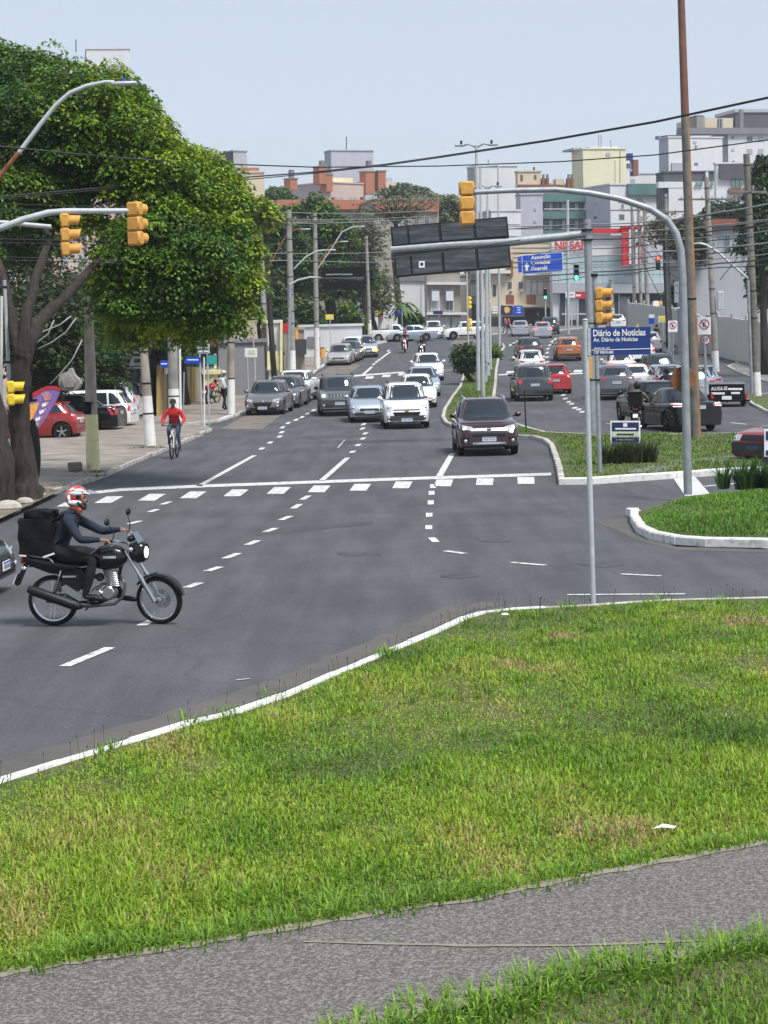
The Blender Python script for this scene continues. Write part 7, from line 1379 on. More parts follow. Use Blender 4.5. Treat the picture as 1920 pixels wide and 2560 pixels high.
b = Bld('apartment_block', 'low dark roofed building with white window bands behind the right poles', 250, 1640, 1660, 1802, 432, None, 'wall_dark', 8); b.block('white_band', 1644, 455, 1800, 470, 'wall_white', 1, .4)
for x in (1735, 1745, 1772): b.rect('window', x, 456, x + 8, 466, 'glass_green', out=.6)
b.block('lower_wall', 1670, 470, 1790, 560, 'wall_white', 1, .35); b.window(1682, 492, 1694, 503); b.block('pillar', 1762, 430, 1768, 470, 'wall_white', 1, .5)
b = Bld('apartment_block', 'white building with dark upper storey and brick red band near the pine', 230, 1785, 1790, 1960, 410, None, 'wall_white', 6); b.block('dark_storey', 1798, 411, 1890, 448, 'wall_dark', 1, .4); b.block('brick_band', 1822, 470, 1870, 484, 'wall_brown', 1, .5)
for x in (1828, 1838, 1848): b.rect('window', x, 450, x + 8, 465, 'glass_green', out=.3)
for x in (1830, 1843, 1856): b.window(x, 490, x + 9, 505)
for x in (1822, 1845, 1870, 1895): b.window(x, 590, x + 12, 640)
b.block('balcony', 1825, 620, 1885, 650, 'wall_pink', 1, .6)
# junction buildings
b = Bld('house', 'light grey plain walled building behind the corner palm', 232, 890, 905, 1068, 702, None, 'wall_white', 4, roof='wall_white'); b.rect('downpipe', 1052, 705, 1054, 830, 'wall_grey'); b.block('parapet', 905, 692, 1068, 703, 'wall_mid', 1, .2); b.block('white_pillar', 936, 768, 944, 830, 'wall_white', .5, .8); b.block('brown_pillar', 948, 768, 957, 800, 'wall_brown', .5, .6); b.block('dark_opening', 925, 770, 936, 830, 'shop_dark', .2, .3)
b = Bld('house', 'grey two storey building with open tilting window shutters', 226, 1060, 1066, 1150, 680, None, 'wall_stone', 4); b.block('ledge', 1066, 706, 1165, 712, 'wall_white', 1, .7); b.block('ledge', 1066, 781, 1165, 787, 'wall_white', 1, .7)
for x in (1077, 1112): b.window(x, 724, x + 22, 778, 'pane', frame='wall_white'); b.block('shutter', x + 2, 728, x + 20, 752, 'wall_white', .08, .5)
for x in (1072, 1100, 1130): b.rect('garage_door', x, 792, x + 24, 830, 'wall_grey', out=.1)
for x0, x1, m_ in ((985, 1010, 'wall_white'), (1035, 1062, 'wall_mid'), (1085, 1110, 'wall_white')): pass
b = Bld('house', 'brown taupe narrow house left of the beige balconies', 230, 1143, 1147, 1200, 690, None, 'wall_stone', 3); b.rect('window', 1176, 700, 1190, 706, 'pane'); b.window(1177, 713, 1192, 740); b.rect('garage_door', 1180, 760, 1198, 828, 'shop_dark')
b = Bld('apartment_block', 'beige building with brown balcony panels and two small windows', 228, 1195, 1202, 1378, 600, None, 'wall_beige', 3)
for x in (1269, 1296): b.window(x, 704, x + 11, 722)
for x, w in ((1262, 20), (1314, 22), (1370, 22)): b.block('balcony_panel', x, 738, x + w, 762, 'wall_brown', .3, 1.2)
b.block('balcony_slab', 1255, 762, 1392, 768, 'wall_beige', 1.4, 1.4); b.block('balcony_wall', 1336, 740, 1370, 762, 'wall_beige', .3, 1.1)
for x in (1316, 1330, 1346): b.rect('window', x, 700, x + 10, 736, 'wall_white', out=.1)
b.rect('door', 1232, 712, 1240, 740, 'pane'); b.block('eave', 1310, 684, 1390, 692, 'wall_white', 1, 1); b.block('brown_strip', 1268, 650, 1282, 690, 'wall_brown', .3, .3); b.block('upper_eave', 1205, 676, 1275, 684, 'wall_white', 1, .8)
for i in range(6): b.rect('brick_course', 1282, 606 + i * 12, 1380, 607 + i * 12, 'wall_stone', out=.08)
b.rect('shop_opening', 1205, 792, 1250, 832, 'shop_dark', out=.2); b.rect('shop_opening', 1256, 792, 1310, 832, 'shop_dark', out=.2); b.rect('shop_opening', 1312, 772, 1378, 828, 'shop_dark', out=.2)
for y in (766, 773, 780): b.rect('white_sign_bar', 1230, y, 1248, y + 4, 'sign_white', out=.3)
board('shop_sign', 'purple blue shop sign with yellow shapes under the beige building', rq(1252, 764, 1282, 788), 224, 'navy', kids=[('logo', [(1260, 770), (1268, 766), (1276, 772), (1272, 782), (1262, 780)], 'banner_orange'), ('logo', rq(1264, 769, 1267, 783), 'sign_yellow')]); board('shop_sign', 'bright blue shop sign with small print right of the purple one', rq(1284, 764, 1307, 788), 224, 'blue_panel', kids=[('print_line', rq(1292, 768, 1302, 770), 'sign_white'), ('print_line', rq(1293, 774, 1301, 776), 'sign_white'), ('print_line', rq(1292, 780, 1302, 782), 'sign_white')])
b = Bld('car_dealership', 'car dealership with pale green glass front, red lettering and dark ground floor', 224, 1372, 1379, 1672, 596, None, 'wall_white', 2)
x = 1380
while x < 1668:
    for y0, y1 in ((640, 662), (663, 686), (687, 709)): b.rect('glass_panel', x, y0, x + 17.4, y1, 'glass_pale', out=.12)
    x += 18
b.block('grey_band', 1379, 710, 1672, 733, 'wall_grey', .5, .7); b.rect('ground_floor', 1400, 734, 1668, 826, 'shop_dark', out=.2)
for x in (1412, 1440, 1475, 1510, 1545, 1580, 1616, 1650): b.rect('mullion', x, 734, x + 3, 826, 'galvanised', out=.3)
for x in (1548, 1420): b.rect('shop_window', x, 742, x + 26, 800, 'pane_pale' if x < 1500 else 'pane', out=.28)
b.block('red_band', 1480, 572, 1560, 583, 'wall_red', .5, .6); b.rect('rail', 1402, 783, 1470, 787, 'galv_light', out=1)
for x in (1410, 1425, 1440): b.rect('rail_post', x, 770, x + 3, 828, 'galv_light', out=1)
q0 = b.fp(1385, 624, 'R', .4); text_obj('lettering', 'NISSAN', q0, b.dR, (0, 0, 1), 1.18, .05, MATS['wall_red'], b.rt, bold=.035, sx=.92)
py_ = Bld('dealer_pylon', 'tall red pylon sign with pale stripes at the dealership', 222.6, 1553, 1556, 1604, 570, 664, 'wall_red', 2, depth=1.1, cat='sign')
for x in (1572, 1588): py_.rect('stripe', x, 574, x + 6, 660, 'wall_white', out=.1)
for y in (592, 615, 638): py_.rect('emblem', 1570, y, 1592, y + 3, 'wall_grey', out=.15)
rsg = Bld('dealer_sign', 'small red and white sign block right of the curved mast', 170, 1700, 1702, 1748, 600, 640, 'wall_red', 3, depth=.6, cat='sign'); rsg.rect('print', 1706, 612, 1712, 636, 'sign_white', out=.1)
b = Bld('house', 'mauve grey roofed annex right of the red pylon', 218, 1605, 1610, 1668, 590, 660, 'wall_lilac', 3, depth=8)
b = Bld('house', 'dim house front behind the hedge on the right', 150, 1690, 1700, 1960, 560, None, 'wall_grey', 4); b.block('tile_roof', 1690, 548, 1960, 566, 'roof_tile', 2, .5)
for x in (1740, 1775, 1810, 1850, 1885): b.window(x, 585, x + 15, 630)
# right fence of concrete slabs
fr = thing('panel_fence', 'pale grey fence of upright concrete slabs along the right pavement', 'fence', G(1800, 870, .12)); A = Vector(G(1700, 835, .12)); B = Vector(G(1960, 925, .12)); A.z = h(A.y) + .1; B.z = h(B.y) + .1; B.y = B.y + 0
A2 = P(1640, 0, 205); A2 = Vector((A2.x, 205, h(205) + .1)); A2, B2 = Vector((P(1560, 0, 195).x, 195, 0)), Vector((P(1960, 0, 122).x, 122, 0)); n_ = 120
for i in range(n_):
    t = i / n_; p = A2 + (B2 - A2) * t; z = h(p.y); d = (B2 - A2).normalized(); yw = math.atan2(d.y, d.x); L_ = (B2 - A2).length / n_
    hh = 2.6 + (.25 if i % 9 == 0 else 0) + random.uniform(-.03, .03)
    if i == 0: slab = MB().bevbox((0, 0, hh / 2), (L_ * .86, .10, hh), .03).build('slab', 'concrete_pale'); slab.parent = fr; first = slab
    else: slab = first.copy(); COL.objects.link(slab)
    slab.location = (p.x - fr.location.x, p.y - fr.location.y, z - fr.location.z); slab.rotation_euler = (0, 0, yw); slab.scale = (1, 1, hh / 2.6)
# ---- left row of shops and walls
b = Bld('shop', 'low shop with tiled roof and ochre posts behind the cut concrete pole', 90, 240, 370, 534, 868, None, 'shop_dark', 88, side='shop_dark')
b.block('canopy', 372, 858, 534, 884, 'black_matte', 1.0, .5)
for i in range(30): x = 366 + i * 5.6 - i * i * .0; b.block('roof_tile', x, 834 + random.uniform(-3, 2) + i * .35, x + 5.2, 862 + i * .25, 'roof_tile', 2.6, .7)
for i in range(14): x = 374 + i * 8; b.block('tile_upright', x, 822 + random.uniform(-3, 3), x + 1.4, 840, 'galv_light', .05, .3)
b.rect('banner', 296, 890, 372, 914, 'galv_light', out=.5, face='L'); b.rect('lintel', 262, 917, 368, 921, 'wall_white', out=.4, face='L')
for x0, x1 in ((300, 312), (318, 330), (340, 358)): b.rect('print', x0, 897, x1, 906, 'shop_dark', out=.53, face='L')
for x, w in ((378, 10), (389, 9), (404, 5), (450, 8), (461, 5), (469, 6), (478, 5), (487, 5)): b.block('ochre_post', x, 912 + (x - 375) * .06, x + w, 1046 - (x - 375) * .28, 'wall_ochre' if w != 5 or x % 2 else 'wall_stone', .12, .35)
b.rect('notice', 388, 920, 399, 936, 'sign_white', out=.45)
for i in range(4): b.rect('rail', 262, 930 + i * 9, 310, 931.5 + i * 9, 'galvanised', out=.3, face='L')
for x in (312, 330, 348): b.rect('window', x, 925, x + 13, 985, 'pane', out=.1, face='L')
b = Bld('garden_wall', 'yellow low wall with pale railing beside the parked red motorcycle', 106, 505, 511, 546, 936, None, 'yellow_paint', 3, depth=3, cat='wall')
for i in range(9): b.block('bar', 497 + i * 6, 916, 499 + i * 6, 936, 'galv_light', .03, .0)
b = Bld('garden_wall', 'dark grey wall with tall white railing on top behind the brown pole', 108, 540, 545, 660, 858, None, 'wall_mid', 14, depth=5, cat='wall')
for i in range(16): b.block('bar', 548 + i * 3.9, 812, 549.4 + i * 3.9, 856, 'wall_white', .04, .0)
b.block('rail', 546, 812, 612, 814, 'wall_white', .05, .02)
b = Bld('house', 'tan house wall glimpsed above the grey wall', 122, 580, 590, 640, 752, None, 'wall_beige', 6); b.rect('window', 600, 800, 612, 820, 'pane')
b = Bld('shop', 'white shop wall with yellow corner post and red sign', 122, 664, 668, 702, 808, None, 'wall_white', 4, depth=5); b.block('yellow_post', 700, 802, 706, 930, 'yellow_paint', .3, .4); b.block('yellow_base', 668, 878, 700, 925, 'yellow_paint', .2, .2); b.block('red_sign', 705, 808, 720, 832, 'sign_red', .3, .3); b.rect('doorway', 672, 862, 690, 892, 'shop_dark', out=.1)
b = Bld('shop', 'beige low wall and orange rounded kiosk behind the tall concrete pole', 138, 704, 708, 760, 826, None, 'wall_stone', 4, depth=5); b.block('orange_kiosk', 738, 826, 745, 872, 'banner_orange', .6, .5); b.block('awning', 738, 848, 765, 886, 'shop_dark', .8, .8)
b = Bld('garden_wall', 'bright white wall with grey gate beside the slender pole', 158, 745, 750, 905, 818, None, 'wall_white', 4, depth=4, cat='wall'); b.rect('gate', 768, 842, 800, 868, 'wall_mid', out=.1)
b = Bld('garden_wall', 'worn pale wall running behind the yellow pole under the tree', 205, 780, 830, 930, 822, None, 'wall_stone', 4, depth=4, cat='wall')
q = G(829, 862, .12); solid('yellow_pole', MB().tube([q, P(837, 795, q.y)], .11, 8), 'signal_bright', 'leaning short yellow pole above the last parked silver car', 'pole', smooth=50)
q = thing('tyre_stack', 'pair of dark arched objects beside the left wall', 'container', G(757, 885, .12)) if 0 else None
s_ = board('solar_panel', 'small tilted solar panel on a post next to the slim weathered pole', [(617, 785), (644, 781), (641, 800), (616, 801)], 100, 'vms_frame', cat='solar panel', post=(632,), kids=[('cells', [(619, 787), (641, 784), (639, 798), (618, 799)], 'vms')])
for q_, lb, m_ in (((458, 1032, 460, 930), 'thin grey post in front of the dark gate', 'galvanised'), ((511, 1052, 510, 893), 'thin white post on the pavement before the red motorcycle', 'white_paint')): p_, *_r = pole('signpost', lb, q_[0], q_[1] + 14, q_[2], q_[3], 4, 4, m_)
_p, _b, _t, _s, _a = pole('warning_post', 'thin dark post standing at the median edge beside the maroon SUV', 1315, 1071, 1311, 975, 4, 3, 'black')
# bins
for x, y, lb, m_ in ((806, 912, 'small orange litter bin beside the silver parked hatchback', 'banner_orange'),):
    g = G(x, y, .12); t = thing('litter_bin', lb, 'bin', g); part(t, 'bin_body', MB().tube([g + Vector((0, 0, .5)), g + Vector((0, 0, 1.15))], [.2, .24], 10), m_, smooth=40); part(t, 'post', MB().tube([g, g + Vector((0, 0, .5))], .04, 8), 'galvanised'); part(t, 'lid', MB().tube([g + Vector((0, 0, 1.15)), g + Vector((0, 0, 1.22))], [.25, .1], 10), 'black')
# ---------------------------------------------------------------- trees and plants
attr_mat('leaf', .5, .26, .3)
def foliage(name, blobs, m='leaf', parent=None, label=None, kind=None, seed=1):
    """blobs: (centre, radii, number of sprays, spray radius, leaflets per spray, leaflet length, colour, droop). Sprays sit in the outer shell of every blob; each is a flat drooping fan of separate leaflets"""
    g = np.random.default_rng(seed); VV = []; CC = []
    for c, rad, n, sr, k, ll, col, droop in blobs:
        v = g.normal(size=(n, 3)); v /= np.linalg.norm(v, axis=1)[:, None]; sh = 1 - np.abs(g.normal(0, .22, n)) + (g.uniform(0, 1, n) < .12) * g.uniform(.05, .2, n); sh = np.clip(sh, .25, 1.2)
        lump = 1 + .2 * np.sin(v[:, 0] * 6 + v[:, 2] * 5 + seed + c[0]) + .17 * np.sin(v[:, 1] * 7 - v[:, 2] * 9 + c[2]); cen = np.array(c) + v * np.array(rad) * (sh * lump)[:, None]
        cl = np.array(col)[g.integers(0, len(col), n)] * g.uniform(.7, 1.35, (n, 1)) if np.ndim(col) > 1 else np.array(col) * g.uniform(.7, 1.35, (n, 1))
        cl = cl * np.array([1, 1, 1]) + np.stack([g.uniform(-.01, .03, n), g.uniform(-.01, .03, n), np.zeros(n)], 1)
        out = v[:, :2]; a = g.uniform(0, 6.283, (n, k)); r = np.sqrt(g.uniform(.02, 1, (n, k))) * sr * g.uniform(.7, 1.2, (n, 1))
        dx, dy = np.cos(a), np.sin(a); x = cen[:, None, 0] + dx * r; y = cen[:, None, 1] + dy * r
        tilt = out * .35; z = cen[:, None, 2] - droop * r * r / sr - (dx * tilt[:, :1] + dy * tilt[:, 1:]) * r + g.normal(0, .05 * sr, (n, k))
        L = ll * g.uniform(.6, 1.3, (n, k)); w = L * .38; sl = -2 * droop * r / sr * .7 + g.normal(0, .35, (n, k)); ro = g.normal(0, .5, (n, k)); an = a + g.normal(0, .6, (n, k))
        ex, ey = np.cos(an), np.sin(an); cs = np.cos(np.arctan(sl)); D = np.stack([ex * cs, ey * cs, np.sin(np.arctan(sl))], -1); S_ = np.stack([-ey * np.cos(ro), ex * np.cos(ro), np.sin(ro)], -1)
        p = np.stack([x, y, z], -1); L = L[..., None]; w = w[..., None]
        q = np.stack([p, p + D * L * .5 + S_ * w, p + D * L, p + D * L * .5 - S_ * w], 2).reshape(-1, 3); VV.append(q)
        lc = np.repeat((cl[:, None, :] * g.uniform(.85, 1.15, (n, k, 1))).reshape(-1, 3), 4, 0); CC.append(lc)
    V_ = np.concatenate(VV).astype(np.float32); C_ = np.clip(np.concatenate(CC), .004, 1); nq = len(V_) // 4
    me = bpy.data.meshes.new(name); me.vertices.add(len(V_)); me.vertices.foreach_set('co', V_.ravel()); me.loops.add(nq * 4); me.loops.foreach_set('vertex_index', np.arange(nq * 4, dtype=np.int32)); me.polygons.add(nq); me.polygons.foreach_set('loop_start', np.arange(nq, dtype=np.int32) * 4)
    ca = me.color_attributes.new('leaf', 'FLOAT_COLOR', 'POINT'); c4 = np.ones((len(V_), 4), np.float32); c4[:, :3] = C_; ca.data.foreach_set('color', c4.ravel()); me.update(); me.validate(); me.materials.append(MATS[m])
    o = bpy.data.objects.new(name, me); COL.objects.link(o)
    if parent: o.parent = parent; o.matrix_parent_inverse = Matrix.Translation(-parent.location)
    return tag(o, label, kind=kind)
def limb(pts, r, n=9, seed=0):
    g = random.Random(seed); q = []; rr = []
    for i in range(len(pts) - 1):
        for k in range(4):
            t = k / 4; p = pts[i].lerp(pts[i + 1], t); rad = r[i] + (r[i + 1] - r[i]) * t; q.append(p + Vector((g.uniform(-1, 1), g.uniform(-1, 1), g.uniform(-1, 1))) * rad * .18); rr.append(rad * g.uniform(.9, 1.12))
    return q + [pts[-1]], rr + [r[-1]]
def tree(name, label, base, limbs, blobs, seed=1, bark='bark', cat='tree', group=None, crown='crown'):
    """limbs: lists of ((px, py, D), radius); blobs: (px, py, D, rx px, ry px, depth m, sprays, spray r, leaflets, leaf length, colours, droop)"""
    rt = thing(name, label, cat, base, 0, group); m = MB(); mb = MB()
    for j, lb in enumerate(limbs):
        q, rr = limb([P(*a) if len(a) == 3 and not isinstance(a, Vector) else a for a, _ in lb], [r for _, r in lb], seed=seed * 10 + j); (m if j == 0 else mb).tube(q, rr, 10)
    if m.v: part(rt, 'trunk', m, bark, smooth=True)
    for j, lb in enumerate(limbs[1:]):
        mb = MB(); q, rr = limb([P(*a) if not isinstance(a, Vector) else a for a, _ in lb], [r for _, r in lb], seed=seed * 10 + j + 1); mb.tube(q, rr, 8); part(rt, 'branch', mb, bark, smooth=True)
    bl = []
    for px_, py_, D, rx, ry, dep, n, sr, k, ll, col, dr in blobs: s_ = pxm(D) * (1.17 if sr == .42 else 1); bl.append((tuple(P(px_, py_, D)), (rx / s_, dep, ry / s_), n, sr, k, ll, col, dr))
    foliage(crown, bl, parent=rt, seed=seed); return rt
GR_D = [(.034, .085, .020), (.050, .12, .022), (.028, .070, .018)]; GR_M = [(.085, .17, .020), (.12, .22, .020), (.05, .11, .018)]; GR_Y = [(.20, .29, .012), (.27, .35, .018), (.12, .20, .018)]; GR_K = [(.020, .045, .014), (.03, .06, .018), (.05, .06, .03)]  # dark interior greens and bright yellow tips paint extra shading into the big crown
tb = G(62, 1247, .12); Dt = tb.y
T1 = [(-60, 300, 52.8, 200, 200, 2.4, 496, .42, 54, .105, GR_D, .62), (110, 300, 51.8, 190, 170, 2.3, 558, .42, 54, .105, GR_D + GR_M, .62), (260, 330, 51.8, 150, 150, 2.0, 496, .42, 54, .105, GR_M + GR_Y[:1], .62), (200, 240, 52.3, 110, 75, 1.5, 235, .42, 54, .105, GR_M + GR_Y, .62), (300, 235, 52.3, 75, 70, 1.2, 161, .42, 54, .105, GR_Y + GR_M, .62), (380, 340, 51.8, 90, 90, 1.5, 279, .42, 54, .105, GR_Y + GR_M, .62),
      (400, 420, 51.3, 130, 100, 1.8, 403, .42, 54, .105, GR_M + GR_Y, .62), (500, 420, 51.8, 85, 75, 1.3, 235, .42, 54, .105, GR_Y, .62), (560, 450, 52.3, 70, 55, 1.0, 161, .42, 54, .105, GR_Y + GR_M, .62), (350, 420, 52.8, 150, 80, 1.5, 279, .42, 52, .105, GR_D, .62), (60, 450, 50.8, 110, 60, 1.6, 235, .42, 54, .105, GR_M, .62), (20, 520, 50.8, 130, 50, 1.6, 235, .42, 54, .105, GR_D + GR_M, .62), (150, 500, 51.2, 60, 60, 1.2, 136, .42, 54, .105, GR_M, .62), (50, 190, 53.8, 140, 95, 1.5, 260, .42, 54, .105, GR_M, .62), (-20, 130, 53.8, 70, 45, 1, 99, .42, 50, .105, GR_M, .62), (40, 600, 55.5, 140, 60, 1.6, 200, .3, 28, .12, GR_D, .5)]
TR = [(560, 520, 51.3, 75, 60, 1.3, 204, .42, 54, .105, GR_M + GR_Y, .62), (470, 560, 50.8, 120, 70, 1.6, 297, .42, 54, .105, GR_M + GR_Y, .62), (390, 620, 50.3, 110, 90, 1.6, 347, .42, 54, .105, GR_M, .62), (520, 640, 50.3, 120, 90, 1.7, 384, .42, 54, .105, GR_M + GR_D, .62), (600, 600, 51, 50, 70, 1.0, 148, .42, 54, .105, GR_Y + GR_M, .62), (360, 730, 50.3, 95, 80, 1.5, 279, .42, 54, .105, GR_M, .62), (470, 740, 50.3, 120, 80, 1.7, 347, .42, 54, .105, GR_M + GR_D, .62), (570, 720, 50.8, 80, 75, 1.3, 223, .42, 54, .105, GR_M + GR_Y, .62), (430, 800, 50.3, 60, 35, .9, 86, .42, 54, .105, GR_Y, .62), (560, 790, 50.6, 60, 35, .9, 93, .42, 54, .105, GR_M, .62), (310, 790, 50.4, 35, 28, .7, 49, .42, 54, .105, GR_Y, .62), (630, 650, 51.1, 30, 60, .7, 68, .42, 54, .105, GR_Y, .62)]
for x_, y_, r_ in ((300, 838, 24), (345, 822, 30), (400, 842, 22), (500, 838, 26), (545, 822, 30), (600, 812, 26), (640, 770, 20), (655, 700, 18), (655, 610, 16), (620, 500, 22), (240, 560, 28), (265, 620, 30), (255, 700, 26)): TR.append((x_, y_, 51, r_, r_ * .7, .5, 26, .36, 44, .1, GR_M + GR_Y, .8))
TR = [(t[0] - 28 * (t[0] > 350), t[1] - 14, *t[2:6], int(t[6] * .8), *t[7:]) for t in TR]; T1 = [(t[0] - 18 * (t[0] > 350), t[1], *t[2:6], int(t[6] * .85), *t[7:]) for t in T1]
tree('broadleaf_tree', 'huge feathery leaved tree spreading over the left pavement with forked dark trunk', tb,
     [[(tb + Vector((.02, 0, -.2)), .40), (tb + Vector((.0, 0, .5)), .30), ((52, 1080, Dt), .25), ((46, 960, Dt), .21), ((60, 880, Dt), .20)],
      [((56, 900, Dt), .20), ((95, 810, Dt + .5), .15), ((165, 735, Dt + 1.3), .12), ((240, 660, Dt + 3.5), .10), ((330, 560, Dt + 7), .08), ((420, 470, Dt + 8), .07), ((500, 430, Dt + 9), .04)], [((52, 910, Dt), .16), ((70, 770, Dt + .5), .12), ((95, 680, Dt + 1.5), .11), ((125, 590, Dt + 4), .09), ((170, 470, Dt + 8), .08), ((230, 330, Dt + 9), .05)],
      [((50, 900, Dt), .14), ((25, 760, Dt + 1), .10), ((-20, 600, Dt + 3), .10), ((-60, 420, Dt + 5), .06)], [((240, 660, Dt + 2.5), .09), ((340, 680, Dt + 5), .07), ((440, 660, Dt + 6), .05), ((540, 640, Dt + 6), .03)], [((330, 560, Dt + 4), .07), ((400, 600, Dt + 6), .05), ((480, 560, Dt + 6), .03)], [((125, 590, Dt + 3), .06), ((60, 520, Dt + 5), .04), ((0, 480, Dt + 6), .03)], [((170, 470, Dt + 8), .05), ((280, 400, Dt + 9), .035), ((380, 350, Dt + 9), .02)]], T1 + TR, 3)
b_ = G(-5, 1265, .12); tree('broadleaf_tree', 'second rough trunk rising at the left edge behind the grey pole', b_, [[(b_ + Vector((0, 0, -.2)), .40), ((-15, 1100, b_.y), .30), ((-45, 900, b_.y), .26), ((-90, 700, b_.y), .2)]], [(-180, 620, b_.y, 120, 100, 1.5, 300, .3, 30, .12, GR_D, .5)], 5)
g_ = G(90, 1200, .12); m = MB(); m.ball(P(84, 1130, Dt + .1), (.16, .14, .75), 10, 8); solid('tarpaulin', m, 'black_matte', 'dark tarpaulin bundle leaning on the tree trunk', 'tarpaulin', smooth=50)
for x, y, D, rx, ry, n, lb, col, sd in ((290, 790, 92, 190, 120, 900, 'dark overgrown tree behind the left forecourt cars', GR_K + GR_D[:1], 6), (120, 830, 78, 95, 110, 600, 'dark creeper covered tree right behind the big trunk', GR_K, 7), (430, 760, 100, 120, 110, 500, 'dense dark green tree behind the shop roof', GR_D, 8), (50, 700, 96, 120, 140, 420, 'dim tree filling the gap behind the forked trunk', GR_K, 9), (190, 900, 88, 130, 60, 420, 'shadowy hedge along the back of the left forecourt', GR_K, 19)):  # very dark leaf tones carry the shade of this back growth
    q = P(x, 0, D); b_ = Vector((q.x, D, h(D) + .1)); tree('broadleaf_tree' if 'hedge' not in lb else 'hedge', lb, b_, [[(b_, .28), (P(x + 5, y + ry * .6, D), .2), (P(x, y, D), .12)]], [(x, y, D, rx, ry, 3.0, n, .5, 30, .2, col, .5)], sd)
for i, pts in enumerate((((135, 800), (120, 835), (85, 862), (66, 858)), ((190, 795), (165, 830), (130, 855), (95, 872)), ((178, 790), (150, 812), (110, 828), (92, 838)), ((205, 850), (180, 900), (150, 935), (125, 960)))):
    D = 62; tag(MB().tube([P(x, y, D) for x, y in pts], .022, 5).build('hanging_vine', 'wire_pale', smooth=True), ['longest pale vine hanging close beside the forked trunk', 'pale vine hanging in the middle of the dark growth', 'short pale vine highest beside the forked trunk', 'pale vine hanging lowest over the red hatchback'][i], 'vine', 'vines behind the forked trunk')
# further trees: px, py, D, rx, ry
def simple_tree(lb, x, y, D, rx, ry, n, col, seed, trunk=None, sr=.8, k=26, ll=.34, dr=.45, name='broadleaf_tree', parts=5, group=None, dep=None):
    q = P(x if trunk is None else trunk, 0, D); b_ = Vector((q.x, D, h(D) + .05)); g = random.Random(seed); bl = [(x, y, D, rx * .72, ry * .72, dep or rx / pxm(D) * .7, n // 2, sr, k, ll, col, dr)]
    for i in range(parts): a = 2 * math.pi * i / parts + g.uniform(-.3, .3); bl.append((x + math.cos(a) * rx * .55, y + math.sin(a) * ry * .5, D - g.uniform(0, 1.5), rx * .5, ry * .48, (dep or rx / pxm(D)) * .45, n // 2 // parts, sr * .9, k, ll, col, dr))
    r0 = max(.12, rx / pxm(D) * .07); tx = x if trunk is None else trunk
    lm = [[(b_, r0 * 1.4), (P(tx, y + ry * .8, D), r0), (P(x, y + ry * .2, D), r0 * .7)]] + [[(P(x, y + ry * .5, D), r0 * .7), (P(x + dx * rx, y + dy * ry, D), r0 * .25)] for dx, dy in ((-.6, -.2), (.6, -.25), (.1, -.7))]
    return tree(name, lb, b_, lm, bl, seed, group=group)
simple_tree('round dark green tree above the parked silver cars', 772, 600, 178, 112, 112, 1600, GR_D + GR_M, 21, 822)
simple_tree('lower spreading tree below the round tree crown', 800, 690, 176, 90, 60, 500, GR_D, 22, 815)
simple_tree('dense tree filling the space between the left utility poles', 690, 640, 168, 100, 110, 1000, GR_D, 23, 700)
simple_tree('dark tree behind the slim weathered pole', 630, 720, 150, 75, 95, 600, GR_D + GR_K, 24, 640)
simple_tree('small shady tree beside the white wall above the parked cars', 735, 790, 165, 60, 60, 350, GR_D + GR_K, 25, 740)
simple_tree('sunny green shrub next to the yellow leaning pole', 860, 800, 190, 45, 55, 260, GR_M, 26, 862, sr=.6)
simple_tree('thin leaved light tree beside the message board in front of the grey wall', 940, 730, 206, 62, 60, 220, [(.14, .16, .06), (.09, .12, .04)], 27, 925, sr=.7, k=12)
simple_tree('small yellowish tree crown beside the house with orange roof', 640, 530, 120, 40, 45, 160, GR_Y, 28, 660)
simple_tree('distant green tree in front of the pale glass roofed hall', 695, 488, 280, 34, 26, 200, GR_M + GR_D, 29, ll=.5, sr=1.1)
simple_tree('wide distant green hillside tree behind the orange signal', 1080, 520, 265, 80, 40, 420, [(.09, .12, .05), (.07, .10, .05), (.12, .15, .06)], 30, ll=.5, sr=1.1)
simple_tree('grey green distant tree left of the white block', 1010, 480, 290, 60, 24, 220, [(.12, .15, .09), (.10, .12, .08)], 31, ll=.5, sr=1.2)
simple_tree('dark olive tree behind the panel fence left of the wide pole', 1730, 740, 175, 50, 75, 420, GR_D + GR_K, 32)
simple_tree('yellow green topped tree behind the panel fence', 1835, 650, 160, 55, 40, 380, GR_Y + GR_M, 33, 1830)
simple_tree('tall dark hedge like tree directly behind the panel fence', 1835, 745, 162, 62, 70, 520, GR_D, 34, 1836)
simple_tree('rounded grey green tree below the white building with the brick band', 1815, 535, 190, 55, 36, 420, [(.05, .09, .045), (.04, .075, .04)], 35)
simple_tree('brown green tree behind the curve of the right mast', 1725, 590, 150, 34, 60, 280, [(.09, .08, .03), (.05, .08, .03)], 36)
simple_tree('dark bushy tree low at the right edge of the frame', 1930, 680, 140, 45, 85, 420, GR_D, 37)
simple_tree('leafless looking pale brown tree crown tangled with cables', 1660, 570, 160, 55, 45, 120, [(.10, .11, .05), (.12, .10, .06)], 39, k=8)
simple_tree('tangled grey brown leafless tree right of the round dark tree', 900, 600, 200, 75, 75, 260, [(.13, .13, .08), (.10, .10, .06), (.07, .10, .04)], 51, sr=.8, k=14, ll=.3)
simple_tree('dim green tree mass under the grey brown leafless tree', 880, 690, 202, 65, 50, 260, GR_D, 52)
# conifer
b_ = Vector((P(1905, 0, 118).x, 118, h(118))); cb = [(1905 + random.uniform(-4, 4), 400 + i * 26, 118, 10 + i * 6.5, 14, .35 + i * .18, 60 + i * 16, .35, 24, .22, [(.02, .05, .02), (.03, .065, .025)], .9) for i in range(9)]
tree('conifer_tree', 'tall dark conifer with drooping tiers at the right edge', b_, [[(b_, .25), (P(1905, 640, 118), .18), (P(1905, 385, 118), .04)]], cb, 40)
